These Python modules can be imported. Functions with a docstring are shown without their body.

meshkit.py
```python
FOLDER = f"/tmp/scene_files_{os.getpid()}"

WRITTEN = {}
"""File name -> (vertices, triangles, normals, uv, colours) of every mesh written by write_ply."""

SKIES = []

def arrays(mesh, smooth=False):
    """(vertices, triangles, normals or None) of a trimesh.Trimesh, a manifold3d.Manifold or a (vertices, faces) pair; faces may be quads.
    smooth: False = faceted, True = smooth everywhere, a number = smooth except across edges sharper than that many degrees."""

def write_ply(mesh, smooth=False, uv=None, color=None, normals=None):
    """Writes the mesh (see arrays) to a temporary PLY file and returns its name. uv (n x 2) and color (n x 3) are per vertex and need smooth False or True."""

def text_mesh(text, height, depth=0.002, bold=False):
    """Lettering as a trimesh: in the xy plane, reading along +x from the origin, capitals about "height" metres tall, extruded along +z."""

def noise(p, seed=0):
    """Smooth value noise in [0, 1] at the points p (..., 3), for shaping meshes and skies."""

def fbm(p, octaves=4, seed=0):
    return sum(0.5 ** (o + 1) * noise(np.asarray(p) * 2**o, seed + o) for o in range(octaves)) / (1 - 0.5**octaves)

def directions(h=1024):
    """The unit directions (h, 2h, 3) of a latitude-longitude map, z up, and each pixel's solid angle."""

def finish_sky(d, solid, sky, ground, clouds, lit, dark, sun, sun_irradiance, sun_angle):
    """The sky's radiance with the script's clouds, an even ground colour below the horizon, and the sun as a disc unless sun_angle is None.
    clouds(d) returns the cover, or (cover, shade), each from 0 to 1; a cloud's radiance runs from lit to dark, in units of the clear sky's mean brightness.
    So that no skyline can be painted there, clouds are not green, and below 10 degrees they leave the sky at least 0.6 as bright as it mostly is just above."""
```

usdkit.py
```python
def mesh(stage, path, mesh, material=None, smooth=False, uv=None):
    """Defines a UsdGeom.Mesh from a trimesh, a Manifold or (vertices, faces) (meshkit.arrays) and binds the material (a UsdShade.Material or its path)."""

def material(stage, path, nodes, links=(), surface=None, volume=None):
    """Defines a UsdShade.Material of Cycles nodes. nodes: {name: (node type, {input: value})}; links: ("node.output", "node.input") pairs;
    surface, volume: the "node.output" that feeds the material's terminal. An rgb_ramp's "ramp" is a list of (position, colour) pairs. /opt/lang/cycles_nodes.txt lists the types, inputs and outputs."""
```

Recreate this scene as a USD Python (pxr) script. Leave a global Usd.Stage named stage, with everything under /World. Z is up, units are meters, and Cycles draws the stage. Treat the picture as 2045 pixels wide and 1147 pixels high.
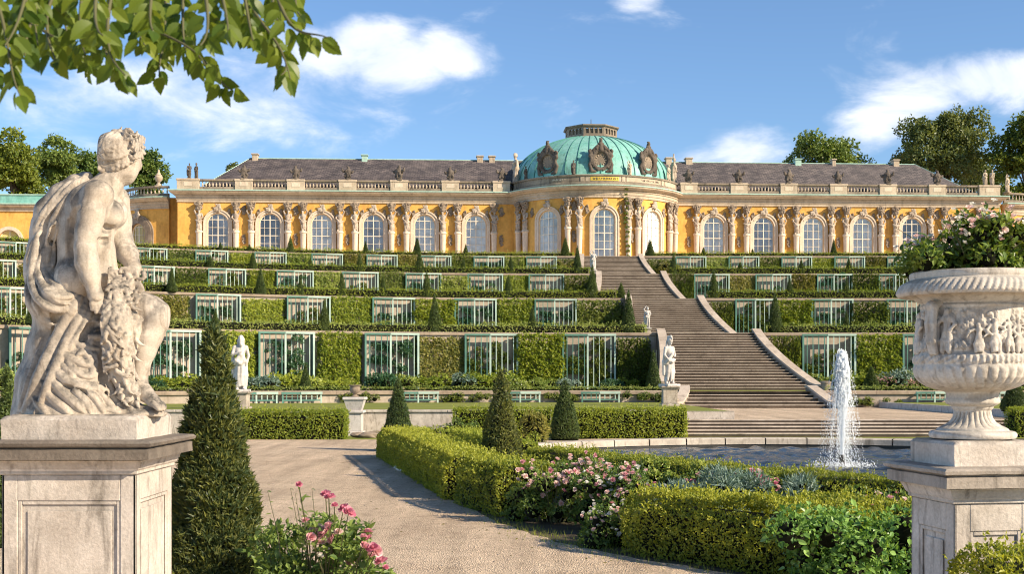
import math, random
import numpy as np, trimesh, usdkit, meshkit
import shapely.geometry as sg
from shapely.ops import unary_union
from pxr import Usd, UsdGeom, UsdLux, UsdShade, Gf, Sdf, Vt

stage = Usd.Stage.CreateInMemory()
UsdGeom.SetStageUpAxis(stage, 'Z')
UsdGeom.SetStageMetersPerUnit(stage, 1.0)
UsdGeom.Xform.Define(stage, '/World')
UsdGeom.Scope.Define(stage, '/World/Looks')

# ------------------------------------------------------------------ camera, sky, sun, exposure
EYE, FPX, CX, HY = 1.75, 2467.0, 1022.5, 760.0
cam = UsdGeom.Camera.Define(stage, '/World/camera')
cam.AddTranslateOp().Set(Gf.Vec3d(0, 0, EYE))
cam.AddRotateXOp().Set(90.0)
cam.CreateHorizontalApertureAttr(36.0)
cam.CreateVerticalApertureAttr(36.0 * 1147 / 2045)
cam.CreateFocalLengthAttr(36.0 * FPX / 2045)
cam.CreateVerticalApertureOffsetAttr(36.0 * (HY - 573.5) / 2045)
cam.CreateFStopAttr(8.0)
cam.CreateFocusDistanceAttr(14.0)
cam.CreateClippingRangeAttr(Gf.Vec2f(0.05, 3000))
cam.CreateExposureAttr(0.86)

SUN_AZ, SUN_EL = math.radians(61), math.radians(30)      # azimuth from -y (behind the camera) towards +x
SD = np.array([math.sin(SUN_AZ) * math.cos(SUN_EL), -math.cos(SUN_AZ) * math.cos(SUN_EL), math.sin(SUN_EL)])
sun = UsdLux.DistantLight.Define(stage, '/World/sun')
sun.CreateIntensityAttr(1.25)
sun.CreateAngleAttr(0.5)
sun.CreateNormalizeAttr(True)
sun.CreateColorAttr(Gf.Vec3f(1.0, 0.86, 0.66))
zx = SD; xx = np.cross([0, 0, 1.0], zx); xx /= np.linalg.norm(xx); yx = np.cross(zx, xx)
sun.AddTransformOp().Set(Gf.Matrix4d(*[float(v) for v in (*xx, 0, *yx, 0, *zx, 0, 0, 0, 0, 1)]))

def cloud_dir(px, py):
    d = np.array([(px - CX) / FPX, 1.0, (HY - py) / FPX]); return d / np.linalg.norm(d)

def make_sky():
    n = {'tc': ('texture_coordinate', {}),
         'sky': ('sky_texture', {'sky_type': 'single_scattering', 'sun_disc': False, 'sun_elevation': SUN_EL, 'sun_rotation': math.atan2(SD[0], SD[1]),
                                 'altitude': 100.0, 'air_density': 1.0, 'aerosol_density': 0.55, 'ozone_density': 1.6}),
         'map': ('mapping', {'mapping_type': 'point', 'scale': (1.0, 1.0, 2.1), 'location': (0.3, 0.1, 0.2)}),
         'n1': ('noise_texture', {'scale': 11.0, 'detail': 10.0, 'roughness': 0.60, 'distortion': 0.35}),
         'n2': ('noise_texture', {'scale': 2.0, 'detail': 3.0, 'roughness': 0.5})}
    l = [('tc.generated', 'map.vector'), ('map.vector', 'n1.vector'), ('map.vector', 'n2.vector'), ('tc.generated', 'sky.vector')]
    l = l[:-1]
    # clouds: fields of noise gathered into banks; each bank a direction on the sky and a spread
    banks = [((735, 80), 0.036, 1.0), ((650, 110), 0.044, 1.0), ((780, 120), 0.044, 1.0), ((900, 105), 0.036, 0.95), ((560, 170), 0.075, 0.80), ((420, 190), 0.07, .72), ((220, 190), 0.07, .6), ((60, 230), .06, .5), ((640, 200), .05, .6),
             ((1850, 210), 0.045, 0.85), ((1990, 160), 0.042, 1.0), ((1760, 240), 0.03, 0.7), ((1490, 296), 0.032, 0.8), ((1390, 312), 0.026, 0.65), ((1260, 0), 0.016, 0.7), ((965, 25), .022, .4), ((960, 300), .03, .35)]
    prev = None
    for i, (c, r, a) in enumerate(banks):
        d = cloud_dir(*c)
        n[f'sub{i}'] = ('vector_math', {'math_type': 'subtract', 'vector2': tuple(d)})
        n[f'scl{i}'] = ('vector_math', {'math_type': 'multiply', 'vector2': (1.0, 1.0, 2.3)})
        n[f'len{i}'] = ('vector_math', {'math_type': 'length'})
        n[f'mr{i}'] = ('map_range', {'from_min': 0.0, 'from_max': r * 2.1, 'to_min': a, 'to_max': 0.0, 'clamp': True, 'range_type': 'smoothstep'})
        l += [('tc.generated', f'sub{i}.vector1'), (f'sub{i}.vector', f'scl{i}.vector1'), (f'scl{i}.vector', f'len{i}.vector1'), (f'len{i}.value', f'mr{i}.value')]
        if prev:
            n[f'mx{i}'] = ('math', {'math_type': 'maximum'})
            l += [(prev, f'mx{i}.value1'), (f'mr{i}.result', f'mx{i}.value2')]
            prev = f'mx{i}.value'
        else:
            prev = f'mr{i}.result'
    n.update({'wide': ('map_range', {'from_min': 0.5, 'from_max': 0.75, 'to_min': 0.0, 'to_max': 0.5, 'clamp': True}),
              'mask': ('math', {'math_type': 'maximum'}),
              'shape': ('math', {'math_type': 'multiply_add', 'value2': 0.50}),      # mask*.62 + noise
              'cov': ('map_range', {'from_min': 0.60, 'from_max': 1.00, 'to_min': 0.0, 'to_max': 0.84, 'clamp': True, 'range_type': 'smoothstep'}),
              'shade': ('map_range', {'from_min': 0.35, 'from_max': 0.75, 'to_min': 0.0, 'to_max': 1.0, 'clamp': True}),
              'ccol': ('mix', {'color1': (5.8, 6.5, 8.0), 'color2': (9.4, 9.3, 9.4)}),
              'tint': ('mix', {'mix_type': 'multiply', 'fac': 1.0, 'color2': (0.84, 1.02, 1.22)}),
              'out': ('mix', {}),
              'bg': ('background_shader', {'strength': 0.080})})
    l += [('n2.fac', 'wide.value'), (prev, 'mask.value1'), ('wide.result', 'mask.value2'), ('mask.value', 'shape.value1'), ('n1.fac', 'shape.value3'),
          ('shape.value', 'cov.value'), ('n1.fac', 'shade.value'), ('shade.result', 'ccol.fac'), ('sky.color', 'tint.color1'),
          ('cov.result', 'out.fac'), ('tint.color', 'out.color1'), ('ccol.color', 'out.color2'), ('out.color', 'bg.color')]
    return usdkit.material(stage, '/World/Looks/sky_air', n, l, surface='bg.background')

dome = UsdLux.DomeLight.Define(stage, '/World/sky')
dome.CreateIntensityAttr(1.0)
UsdShade.MaterialBindingAPI.Apply(dome.GetPrim()).Bind(make_sky())
dome.GetPrim().SetCustomDataByKey('kind', 'structure')

# ------------------------------------------------------------------ helpers
_names = {}
def numbered(parent, name):
    k = (str(parent), name); i = _names.get(k, 0); _names[k] = i + 1
    return name if i == 0 else f'{name}_{i:03d}'

def ppath(parent):
    return '/World' if parent is None else str(parent.GetPath())

def tag(p, label=None, cat=None, group=None, kind=None):
    for k, v in (('label', label), ('category', cat), ('group', group), ('kind', kind)):
        if v: p.SetCustomDataByKey(k, v)
    return p

def setop(x, loc, rz, scl):
    x.AddTranslateOp().Set(Gf.Vec3d(*[float(v) for v in loc])); x.AddRotateZOp().Set(float(rz))
    x.AddScaleOp().Set(Gf.Vec3f(*[float(v) for v in np.broadcast_to(scl, 3)]))

def thing(name, label=None, cat=None, loc=(0, 0, 0), rz=0, scl=1, group=None, parent=None):
    x = UsdGeom.Xform.Define(stage, ppath(parent) + '/' + numbered(ppath(parent), name))
    setop(x, loc, rz, scl)
    return tag(x.GetPrim(), label, cat, group)

def copy_of(src, loc, rz=0, scl=1, label=None, cat=None, group=None, parent=None, name=None):
    name = name or src.GetName().rstrip('0123456789').rstrip('_')
    r = thing(name, label, cat, loc, rz, scl, group, parent)
    r.GetReferences().AddInternalReference(src.GetPath()); r.SetInstanceable(True)
    return r

class MB:
    """Collects shapes into one mesh."""
    def __init__(s): s.V, s.F, s.T, s.n = [], [], [], 0
    def add(s, v, f, t=None):
        v = np.asarray(v, float); f = np.asarray(f, int)
        if len(f) == 0: return s
        if f.shape[1] == 4: f = np.vstack([f[:, [0, 1, 2]], f[:, [0, 2, 3]]])
        s.V.append(v); s.F.append(f + s.n); s.n += len(v)
        s.T.append(np.zeros(len(v)) if t is None else np.broadcast_to(t, (len(v),)))
        return s
    def tm(s, m): return s.add(m.vertices, m.faces)
    def box(s, lo, hi, rot=0.0, at=(0, 0, 0), bev=0.0):
        lo, hi = np.minimum(lo, hi).astype(float), np.maximum(lo, hi).astype(float)
        if bev > 0:
            b = min(bev, *(hi - lo) * 0.45); p = []
            for sx in (0, 1):
                for sy in (0, 1):
                    for sz in (0, 1):
                        c = np.array([hi[0] if sx else lo[0], hi[1] if sy else lo[1], hi[2] if sz else lo[2]]); d = np.array([1 - 2 * sx, 1 - 2 * sy, 1 - 2 * sz]) * b
                        p += [c + d * m for m in ((0, 1, 1), (1, 0, 1), (1, 1, 0))]
            h = trimesh.convex.convex_hull(np.array(p)); v, f = np.array(h.vertices), np.array(h.faces)
        else:
            v = np.array([[(lo, hi)[i][0], (lo, hi)[j][1], (lo, hi)[k][2]] for i in (0, 1) for j in (0, 1) for k in (0, 1)])
            f = np.array([[0, 1, 3, 2], [4, 6, 7, 5], [0, 4, 5, 1], [2, 3, 7, 6], [0, 2, 6, 4], [1, 5, 7, 3]])
        if rot:
            c, q = math.cos(rot), math.sin(rot); v = v @ np.array([[c, q, 0], [-q, c, 0], [0, 0, 1]])
        return s.add(v + np.asarray(at), f)
    def hexa(s, p):           # 8 points: bottom 4 ccw, top 4 ccw
        return s.add(p, [[3, 2, 1, 0], [4, 5, 6, 7], [0, 1, 5, 4], [1, 2, 6, 5], [2, 3, 7, 6], [3, 0, 4, 7]])
    def tube(s, pts, rad, sides=6, t=None, cap=True):
        p = np.asarray(pts, float); r = np.broadcast_to(rad, (len(p),)).astype(float)
        tg = np.gradient(p, axis=0); tg /= np.linalg.norm(tg, axis=1, keepdims=True) + 1e-12
        a = np.cross(tg, np.where(np.abs(tg[:, 2:]) < 0.9, [0, 0, 1.0], [1.0, 0, 0])); a /= np.linalg.norm(a, axis=1, keepdims=True) + 1e-12
        b = np.cross(tg, a); an = np.arange(sides) * 2 * math.pi / sides
        v = (p[:, None] + r[:, None, None] * (np.cos(an)[None, :, None] * a[:, None] + np.sin(an)[None, :, None] * b[:, None])).reshape(-1, 3)
        i, j = np.meshgrid(np.arange(len(p) - 1), np.arange(sides), indexing='ij')
        q = np.stack([i * sides + j, i * sides + (j + 1) % sides, (i + 1) * sides + (j + 1) % sides, (i + 1) * sides + j], -1).reshape(-1, 4)
        s.add(v, q[:, ::-1], t)
        if cap:
            base = s.n - len(v); k = np.arange(1, sides - 1)
            s.F.append(np.stack([0 * k, k, k + 1], 1) + base)
            s.F.append(np.stack([0 * k, k + 1, k], 1) + base + (len(p) - 1) * sides)
        return s
    def lathe(s, prof, n=32, at=(0, 0, 0), a0=0.0, a1=2 * math.pi):
        pr = np.asarray(prof, float); full = abs(a1 - a0 - 2 * math.pi) < 1e-6
        an = a0 + (a1 - a0) * np.arange(n if full else n + 1) / n; m = len(an)
        v = np.stack([pr[:, None, 0] * np.cos(an), pr[:, None, 0] * np.sin(an), np.repeat(pr[:, 1:], m, 1)], -1).reshape(-1, 3) + np.asarray(at)
        i, j = np.meshgrid(np.arange(len(pr) - 1), np.arange(m if full else m - 1), indexing='ij')
        q = np.stack([i * m + j, i * m + (j + 1) % m, (i + 1) * m + (j + 1) % m, (i + 1) * m + j], -1).reshape(-1, 4)
        return s.add(v, q)
    def build(s, name, mat, parent=None, smooth=False, tint=False, kind=None):
        if not s.n: return None
        path = ppath(parent) + '/' + numbered(ppath(parent), name)
        m = usdkit.mesh(stage, path, (np.vstack(s.V), np.vstack(s.F)), mat, smooth=smooth)
        if tint:
            UsdGeom.PrimvarsAPI(m).CreatePrimvar('tint', Sdf.ValueTypeNames.FloatArray, 'vertex').Set(Vt.FloatArray.FromNumpy(np.concatenate(s.T).astype(np.float32)))
        if kind: tag(m.GetPrim(), kind=kind)
        return m.GetPrim()

def W(px, py, D):
    return np.array([(px - CX) / FPX * D, D, EYE - (py - HY) / FPX * D])
def gx(px, D): return (px - CX) / FPX * D

def extrude(poly, d):
    ms = [trimesh.creation.extrude_polygon(g, d, engine='earcut') for g in getattr(poly, 'geoms', [poly]) if g.geom_type == 'Polygon' and g.area > 1e-6]
    return trimesh.util.concatenate(ms)
def wall_mesh(poly, t, y0=0.0):
    """Polygon in (x, z), extruded to y in [y0, y0+t] (front face at y0, facing -y)."""
    m = extrude(poly, t); v = np.array(m.vertices)
    return np.stack([v[:, 0], y0 + t - v[:, 2], v[:, 1]], 1), np.array(m.faces)
def slices(poly, step):
    x0, z0, x1, z1 = poly.bounds; out = []
    n = max(1, math.ceil((x1 - x0) / step)); xs = np.linspace(x0, x1, n + 1)
    for a, b in zip(xs[:-1], xs[1:]):
        g = poly.intersection(sg.box(a, z0 - 1, b, z1 + 1))
        if g.area > 1e-6: out.append(g)
    return out

class Path:
    """A plan line; s runs along it, 'out' is to its right-hand side (towards -y for a line running to +x)."""
    def __init__(s, pts):
        s.p = np.asarray(pts, float); d = np.diff(s.p, axis=0); L = np.linalg.norm(d, axis=1)
        s.s = np.concatenate([[0], np.cumsum(L)]); t = d / L[:, None]
        nn = np.stack([t[:, 1], -t[:, 0]], 1); v = np.zeros_like(s.p); v[0], v[-1] = nn[0], nn[-1]
        m = nn[:-1] + nn[1:]; m /= np.linalg.norm(m, axis=1, keepdims=True)
        v[1:-1] = m / np.maximum((m * nn[1:]).sum(1, keepdims=True), 0.45); s.nrm = v
    def sweep(s, prof, closed=True):
        """prof: (out, z) points, closed loop"""
        pr = np.asarray(prof, float); n, k = len(s.p), len(pr)
        xy = s.p[:, None] + s.nrm[:, None] * pr[None, :, :1]
        v = np.concatenate([xy, np.broadcast_to(pr[None, :, 1:], (n, k, 1))], -1).reshape(-1, 3)
        i, j = np.meshgrid(np.arange(n - 1), np.arange(k if closed else k - 1), indexing='ij')
        q = np.stack([i * k + j, (i + 1) * k + j, (i + 1) * k + (j + 1) % k, i * k + (j + 1) % k], -1).reshape(-1, 4)
        f = np.vstack([q[:, [0, 1, 2]], q[:, [0, 2, 3]]])
        if closed:
            c = np.stack([np.zeros(k - 2, int), np.arange(1, k - 1), np.arange(2, k)], 1); f = np.vstack([f, c, c[:, ::-1] + (n - 1) * k])
        area = 0.5 * np.sum(pr[:, 0] * np.roll(pr[:, 1], -1) - np.roll(pr[:, 0], -1) * pr[:, 1])
        return v, (f if area > 0 else f[:, ::-1])
    def bend(s, v, s0=0.0):
        """v: (s, y (negative = out), z)"""
        v = np.asarray(v, float); ss = v[:, 0] + s0
        x = np.interp(ss, s.s, s.p[:, 0]); y = np.interp(ss, s.s, s.p[:, 1])
        nx = np.interp(ss, s.s, s.nrm[:, 0]); ny = np.interp(ss, s.s, s.nrm[:, 1])
        return np.stack([x - v[:, 1] * nx, y - v[:, 1] * ny, v[:, 2]], 1)

def arc(cx, cy, r, a0, a1, n):
    a = np.radians(np.linspace(a0, a1, n)); return np.stack([cx + r * np.cos(a), cy + r * np.sin(a)], 1)

# ------------------------------------------------------------------ sculpting field: smooth unions of round cones, meshed by surface nets
class Field:
    def __init__(s, lo, hi, h):
        s.lo, s.h = np.asarray(lo, float), h
        s.n = np.ceil((np.asarray(hi) - s.lo) / h).astype(int) + 1
        s.F = np.full(s.n, 2.0, np.float32)
    def _reg(s, lo, hi):
        a = np.clip(np.floor((lo - s.lo) / s.h).astype(int), 0, s.n); b = np.clip(np.ceil((hi - s.lo) / s.h).astype(int) + 1, 0, s.n)
        sl = tuple(slice(x, y) for x, y in zip(a, b))
        g = [(s.lo[k] + s.h * np.arange(a[k], b[k])).astype(np.float32).reshape([-1 if k == q else 1 for q in range(3)]) for k in range(3)]
        return sl, g, np.all(b > a)
    def _mix(s, sl, d, k, sub):
        f = s.F[sl]
        if sub: d = -d; h = np.maximum(k - np.abs(f - d), 0) / k; s.F[sl] = np.maximum(f, d) + h * h * k * 0.25
        else: h = np.maximum(k - np.abs(f - d), 0) / k; s.F[sl] = np.minimum(f, d) - h * h * k * 0.25
    def cap(s, a, b, ra, rb=None, k=0.02, sub=False):
        rb = ra if rb is None else rb; a, b = np.asarray(a, float), np.asarray(b, float); m = max(ra, rb) + k + 2 * s.h
        sl, g, ok = s._reg(np.minimum(a, b) - m, np.maximum(a, b) + m)
        if not ok: return s
        ba = b - a; L = max(float(ba @ ba), 1e-12); p = [g[i] - np.float32(a[i]) for i in range(3)]
        t = np.clip((p[0] * ba[0] + p[1] * ba[1] + p[2] * ba[2]) / L, 0, 1).astype(np.float32)
        d = np.sqrt((p[0] - t * ba[0]) ** 2 + (p[1] - t * ba[1]) ** 2 + (p[2] - t * ba[2]) ** 2) - (ra + (rb - ra) * t)
        s._mix(sl, d.astype(np.float32), k, sub); return s
    def chain(s, pts, rad, k=0.02):
        rad = np.broadcast_to(rad, (len(pts),))
        for i in range(len(pts) - 1): s.cap(pts[i], pts[i + 1], rad[i], rad[i + 1], k)
        return s
    def ell(s, c, r, k=0.02, rz=0.0, ry=0.0, sub=False):
        c, r = np.asarray(c, float), np.broadcast_to(r, 3).astype(float); m = r.max() + k + 2 * s.h
        sl, g, ok = s._reg(c - m, c + m)
        if not ok: return s
        x, y, z = (g[i] - np.float32(c[i]) for i in range(3))
        if rz: q, w = math.cos(rz), math.sin(rz); x, y = q * x + w * y, -w * x + q * y
        if ry: q, w = math.cos(ry), math.sin(ry); x, z = q * x + w * z, -w * x + q * z
        k0 = np.sqrt((x / r[0]) ** 2 + (y / r[1]) ** 2 + (z / r[2]) ** 2); k1 = np.sqrt((x / r[0] ** 2) ** 2 + (y / r[1] ** 2) ** 2 + (z / r[2] ** 2) ** 2)
        s._mix(sl, (k0 * (k0 - 1) / np.maximum(k1, 1e-6)).astype(np.float32), k, sub); return s
    def floor(s, z):
        i = int(np.clip(round((z - s.lo[2]) / s.h), 0, s.n[2])); zz = (s.lo[2] + s.h * np.arange(s.n[2])).astype(np.float32)
        s.F = np.maximum(s.F, (z - zz)[None, None, :]); return s
    def val(s, p):
        from scipy.ndimage import map_coordinates
        return map_coordinates(s.F, ((np.asarray(p) - s.lo) / s.h).T, order=1, mode='nearest')
    def mesh(s):
        F = s.F.copy(); F[[0, -1]] = np.maximum(F[[0, -1]], s.h * .5); F[:, [0, -1]] = np.maximum(F[:, [0, -1]], s.h * .5); F[:, :, [0, -1]] = np.maximum(F[:, :, [0, -1]], s.h * .5)
        S = F < 0; n = np.array(S.shape)
        cn = sum(S[i:n[0] - 1 + i, j:n[1] - 1 + j, k:n[2] - 1 + k].astype(np.int8) for i in (0, 1) for j in (0, 1) for k in (0, 1))
        mk = (cn > 0) & (cn < 8); idx = np.full(mk.shape, -1, np.int64); idx[mk] = np.arange(mk.sum())
        I = np.stack(np.nonzero(mk), 1); pos = np.zeros((len(I), 3)); c = np.zeros(len(I))
        cor = np.array([[i, j, k] for i in (0, 1) for j in (0, 1) for k in (0, 1)])
        vals = [F[I[:, 0] + q[0], I[:, 1] + q[1], I[:, 2] + q[2]] for q in cor]
        for a in range(8):
            for b in range(a + 1, 8):
                if np.abs(cor[a] - cor[b]).sum() != 1: continue
                fa, fb = vals[a], vals[b]; x = (fa < 0) != (fb < 0); t = np.where(x, fa / np.where(x, fa - fb, 1), 0)
                pos += np.where(x[:, None], cor[a] + t[:, None] * (cor[b] - cor[a]), 0); c += x
        V = s.lo + s.h * (I + pos / c[:, None]); Q = []
        for ax in range(3):
            u, w = (ax + 1) % 3, (ax + 2) % 3
            A = np.moveaxis(S, (ax, u, w), (0, 1, 2)); X = np.moveaxis(idx, (ax, u, w), (0, 1, 2))
            e = A[:-1, 1:-1, 1:-1] != A[1:, 1:-1, 1:-1]; i, j, k = np.nonzero(e); inside = A[i, j + 1, k + 1]
            q = np.stack([X[i, j, k], X[i, j + 1, k], X[i, j + 1, k + 1], X[i, j, k + 1]], 1)
            q[~inside] = q[~inside][:, ::-1]; Q.append(q)
        return V, np.vstack(Q)

def taubin(v, f, it=2):
    f = np.asarray(f); e = np.vstack([f[:, [0, 1]], f[:, [1, 2]], f[:, [2, 3]], f[:, [3, 0]]]) if f.shape[1] == 4 else np.vstack([f[:, [0, 1]], f[:, [1, 2]], f[:, [2, 0]]])
    e = np.vstack([e, e[:, ::-1]]); cnt = np.maximum(np.bincount(e[:, 0], minlength=len(v)), 1)
    for _ in range(it):
        for lam in (0.5, -0.52):
            m = np.stack([np.bincount(e[:, 0], v[e[:, 1], q], len(v)) for q in range(3)], 1) / cnt[:, None]; v = v + lam * (m - v)
    return v

# ------------------------------------------------------------------ foliage
def unit(v): return v / (np.linalg.norm(v, axis=-1, keepdims=True) + 1e-12)
def leaf_quads(mb, P, D, L, Wd, rng, fold=0.25, up=None, tint=None):
    """n folded leaf blades: base P, direction D, length L, width Wd."""
    n = len(P); D = unit(D); ref = unit(rng.normal(size=(n, 3))) if up is None else unit(up + 0.35 * rng.normal(size=(n, 3)))
    sd = unit(np.cross(D, ref)); nv = np.cross(sd, D); L = np.broadcast_to(L, (n,))[:, None]; Wd = np.broadcast_to(Wd, (n,))[:, None]
    v = np.stack([P, P + D * L * 0.45 + sd * Wd * 0.5 + nv * Wd * fold, P + D * L, P + D * L * 0.45 - sd * Wd * 0.5 + nv * Wd * fold], 1).reshape(-1, 3)
    b = 4 * np.arange(n)[:, None]; f = np.concatenate([b + [0, 2, 1], b + [0, 3, 2]])
    t = rng.random(n) if tint is None else tint
    return mb.add(v, f, np.repeat(t, 4))
def noise3(p, s, seed=0, o=3): return meshkit.fbm(np.asarray(p) * s, o, seed) - 0.5
# ------------------------------------------------------------------ materials
def stone(name, c1, c2, stain=(0.10, 0.08, 0.06), stain_amt=0.5, lichen=None, lichen_amt=0.0, scale=1.5, fine=40.0, bump=0.25, rough=0.85, streak=True):
    n = {'g': ('geometry', {}), 'n1': ('noise_texture', {'scale': scale, 'detail': 8.0, 'roughness': 0.62}), 'c': ('rgb_ramp', {'ramp': [(0.3, c1), (0.7, c2)]}),
         'm': ('mapping', {'mapping_type': 'point', 'scale': (3.0, 3.0, 0.7) if streak else (1.0, 1.0, 1.0)}), 'n2': ('noise_texture', {'scale': scale * 1.3, 'detail': 7.0, 'roughness': 0.65, 'distortion': 0.6}),
         'r2': ('map_range', {'from_min': 0.52, 'from_max': 0.72, 'to_min': 0.0, 'to_max': stain_amt, 'clamp': True}),
         'x1': ('mix', {'color2': stain}), 'n3': ('noise_texture', {'scale': fine, 'detail': 6.0, 'roughness': 0.6}),
         'r3': ('map_range', {'from_min': 0.3, 'from_max': 0.75, 'to_min': 0.82, 'to_max': 1.12, 'clamp': True}), 'x3': ('mix', {'mix_type': 'multiply', 'fac': 1.0}),
         'b': ('bump', {'strength': bump, 'distance': 0.01}), 'p': ('principled_bsdf', {'roughness': rough, 'specular_ior_level': 0.25})}
    l = [('g.position', 'n1.vector'), ('n1.fac', 'c.fac'), ('g.position', 'm.vector'), ('m.vector', 'n2.vector'), ('n2.fac', 'r2.value'), ('r2.result', 'x1.fac'), ('c.color', 'x1.color1'),
         ('g.position', 'n3.vector'), ('n3.fac', 'r3.value'), ('r3.result', 'x3.color2'), ('n3.fac', 'b.height'), ('b.normal', 'p.normal'), ('x3.color', 'p.base_color')]
    last = 'x1.color'
    if lichen:
        n.update({'sep': ('separate_xyz', {}), 'ru': ('map_range', {'from_min': -0.35, 'from_max': 0.45, 'to_min': 0.0, 'to_max': 1.0, 'clamp': True}),
                  'n4': ('noise_texture', {'scale': scale * 2.2, 'detail': 12.0, 'roughness': 0.74}), 'r4': ('map_range', {'from_min': 0.36, 'from_max': 0.60, 'to_min': 0.0, 'to_max': lichen_amt, 'clamp': True}),
                  'mu': ('math', {'math_type': 'multiply'}), 'x4': ('mix', {'color2': lichen})})
        l += [('g.normal', 'sep.vector'), ('sep.z', 'ru.value'), ('g.position', 'n4.vector'), ('n4.fac', 'r4.value'), ('ru.result', 'mu.value1'), ('r4.result', 'mu.value2'), ('mu.value', 'x4.fac'), (last, 'x4.color1')]
        last = 'x4.color'
    l.append((last, 'x3.color1'))
    return usdkit.material(stage, '/World/Looks/' + name, n, l, surface='p.BSDF')

def leafy(name, dark, light, trans=0.35, rough=0.45, tr_tint=(1.25, 1.2, 0.5), spec=0.35, patch=1.2, third=None, gain=1.4):
    dark, light = tuple(c * gain for c in dark), tuple(c * gain for c in light)
    n = {'a': ('attribute', {'attribute': 'tint'}), 'g': ('geometry', {}), 'nz': ('noise_texture', {'scale': patch, 'detail': 3.0}),
         'ad': ('math', {'math_type': 'multiply_add', 'value2': 0.9}), 'oi': ('object_info', {}), 'om': ('math', {'math_type': 'multiply_add', 'value2': 0.42, 'value3': -0.21}), 'oa': ('math', {'math_type': 'add'}), 'sb': ('math', {'math_type': 'subtract', 'value2': 0.45}),
         'c': ('rgb_ramp', {'ramp': [(0.0, dark), (1.0, light)] if third is None else [(0.0, dark), (0.62, light), (1.0, third)]}), 'tt': ('mix', {'mix_type': 'multiply', 'fac': 1.0, 'color2': tr_tint}),
         'p': ('principled_bsdf', {'roughness': rough, 'specular_ior_level': spec}), 't': ('translucent_bsdf', {}), 'm': ('mix_closure', {'fac': trans})}
    l = [('a.fac', 'ad.value3'), ('g.position', 'nz.vector'), ('nz.fac', 'ad.value1'), ('oi.random', 'om.value1'), ('ad.value', 'oa.value1'), ('om.value', 'oa.value2'), ('oa.value', 'sb.value1'), ('sb.value', 'c.fac'), ('c.color', 'p.base_color'), ('c.color', 'tt.color1'), ('tt.color', 't.color'), ('p.BSDF', 'm.closure1'), ('t.BSDF', 'm.closure2')]
    return usdkit.material(stage, '/World/Looks/' + name, n, l, surface='m.closure')

def plain(name, col, rough=0.6, spec=0.4, metallic=0.0, var=0.15, scale=6.0, bump=0.0):
    n = {'g': ('geometry', {}), 'n': ('noise_texture', {'scale': scale, 'detail': 5.0}), 'r': ('rgb_ramp', {'ramp': [(0.3, tuple(c * (1 - var) for c in col)), (0.7, tuple(min(1, c * (1 + var)) for c in col))]}),
         'b': ('bump', {'strength': bump, 'distance': 0.02}), 'p': ('principled_bsdf', {'roughness': rough, 'specular_ior_level': spec, 'metallic': metallic})}
    l = [('g.position', 'n.vector'), ('n.fac', 'r.fac'), ('r.color', 'p.base_color')]
    if bump: l += [('n.fac', 'b.height'), ('b.normal', 'p.normal')]
    return usdkit.material(stage, '/World/Looks/' + name, n, l, surface='p.BSDF')

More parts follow.
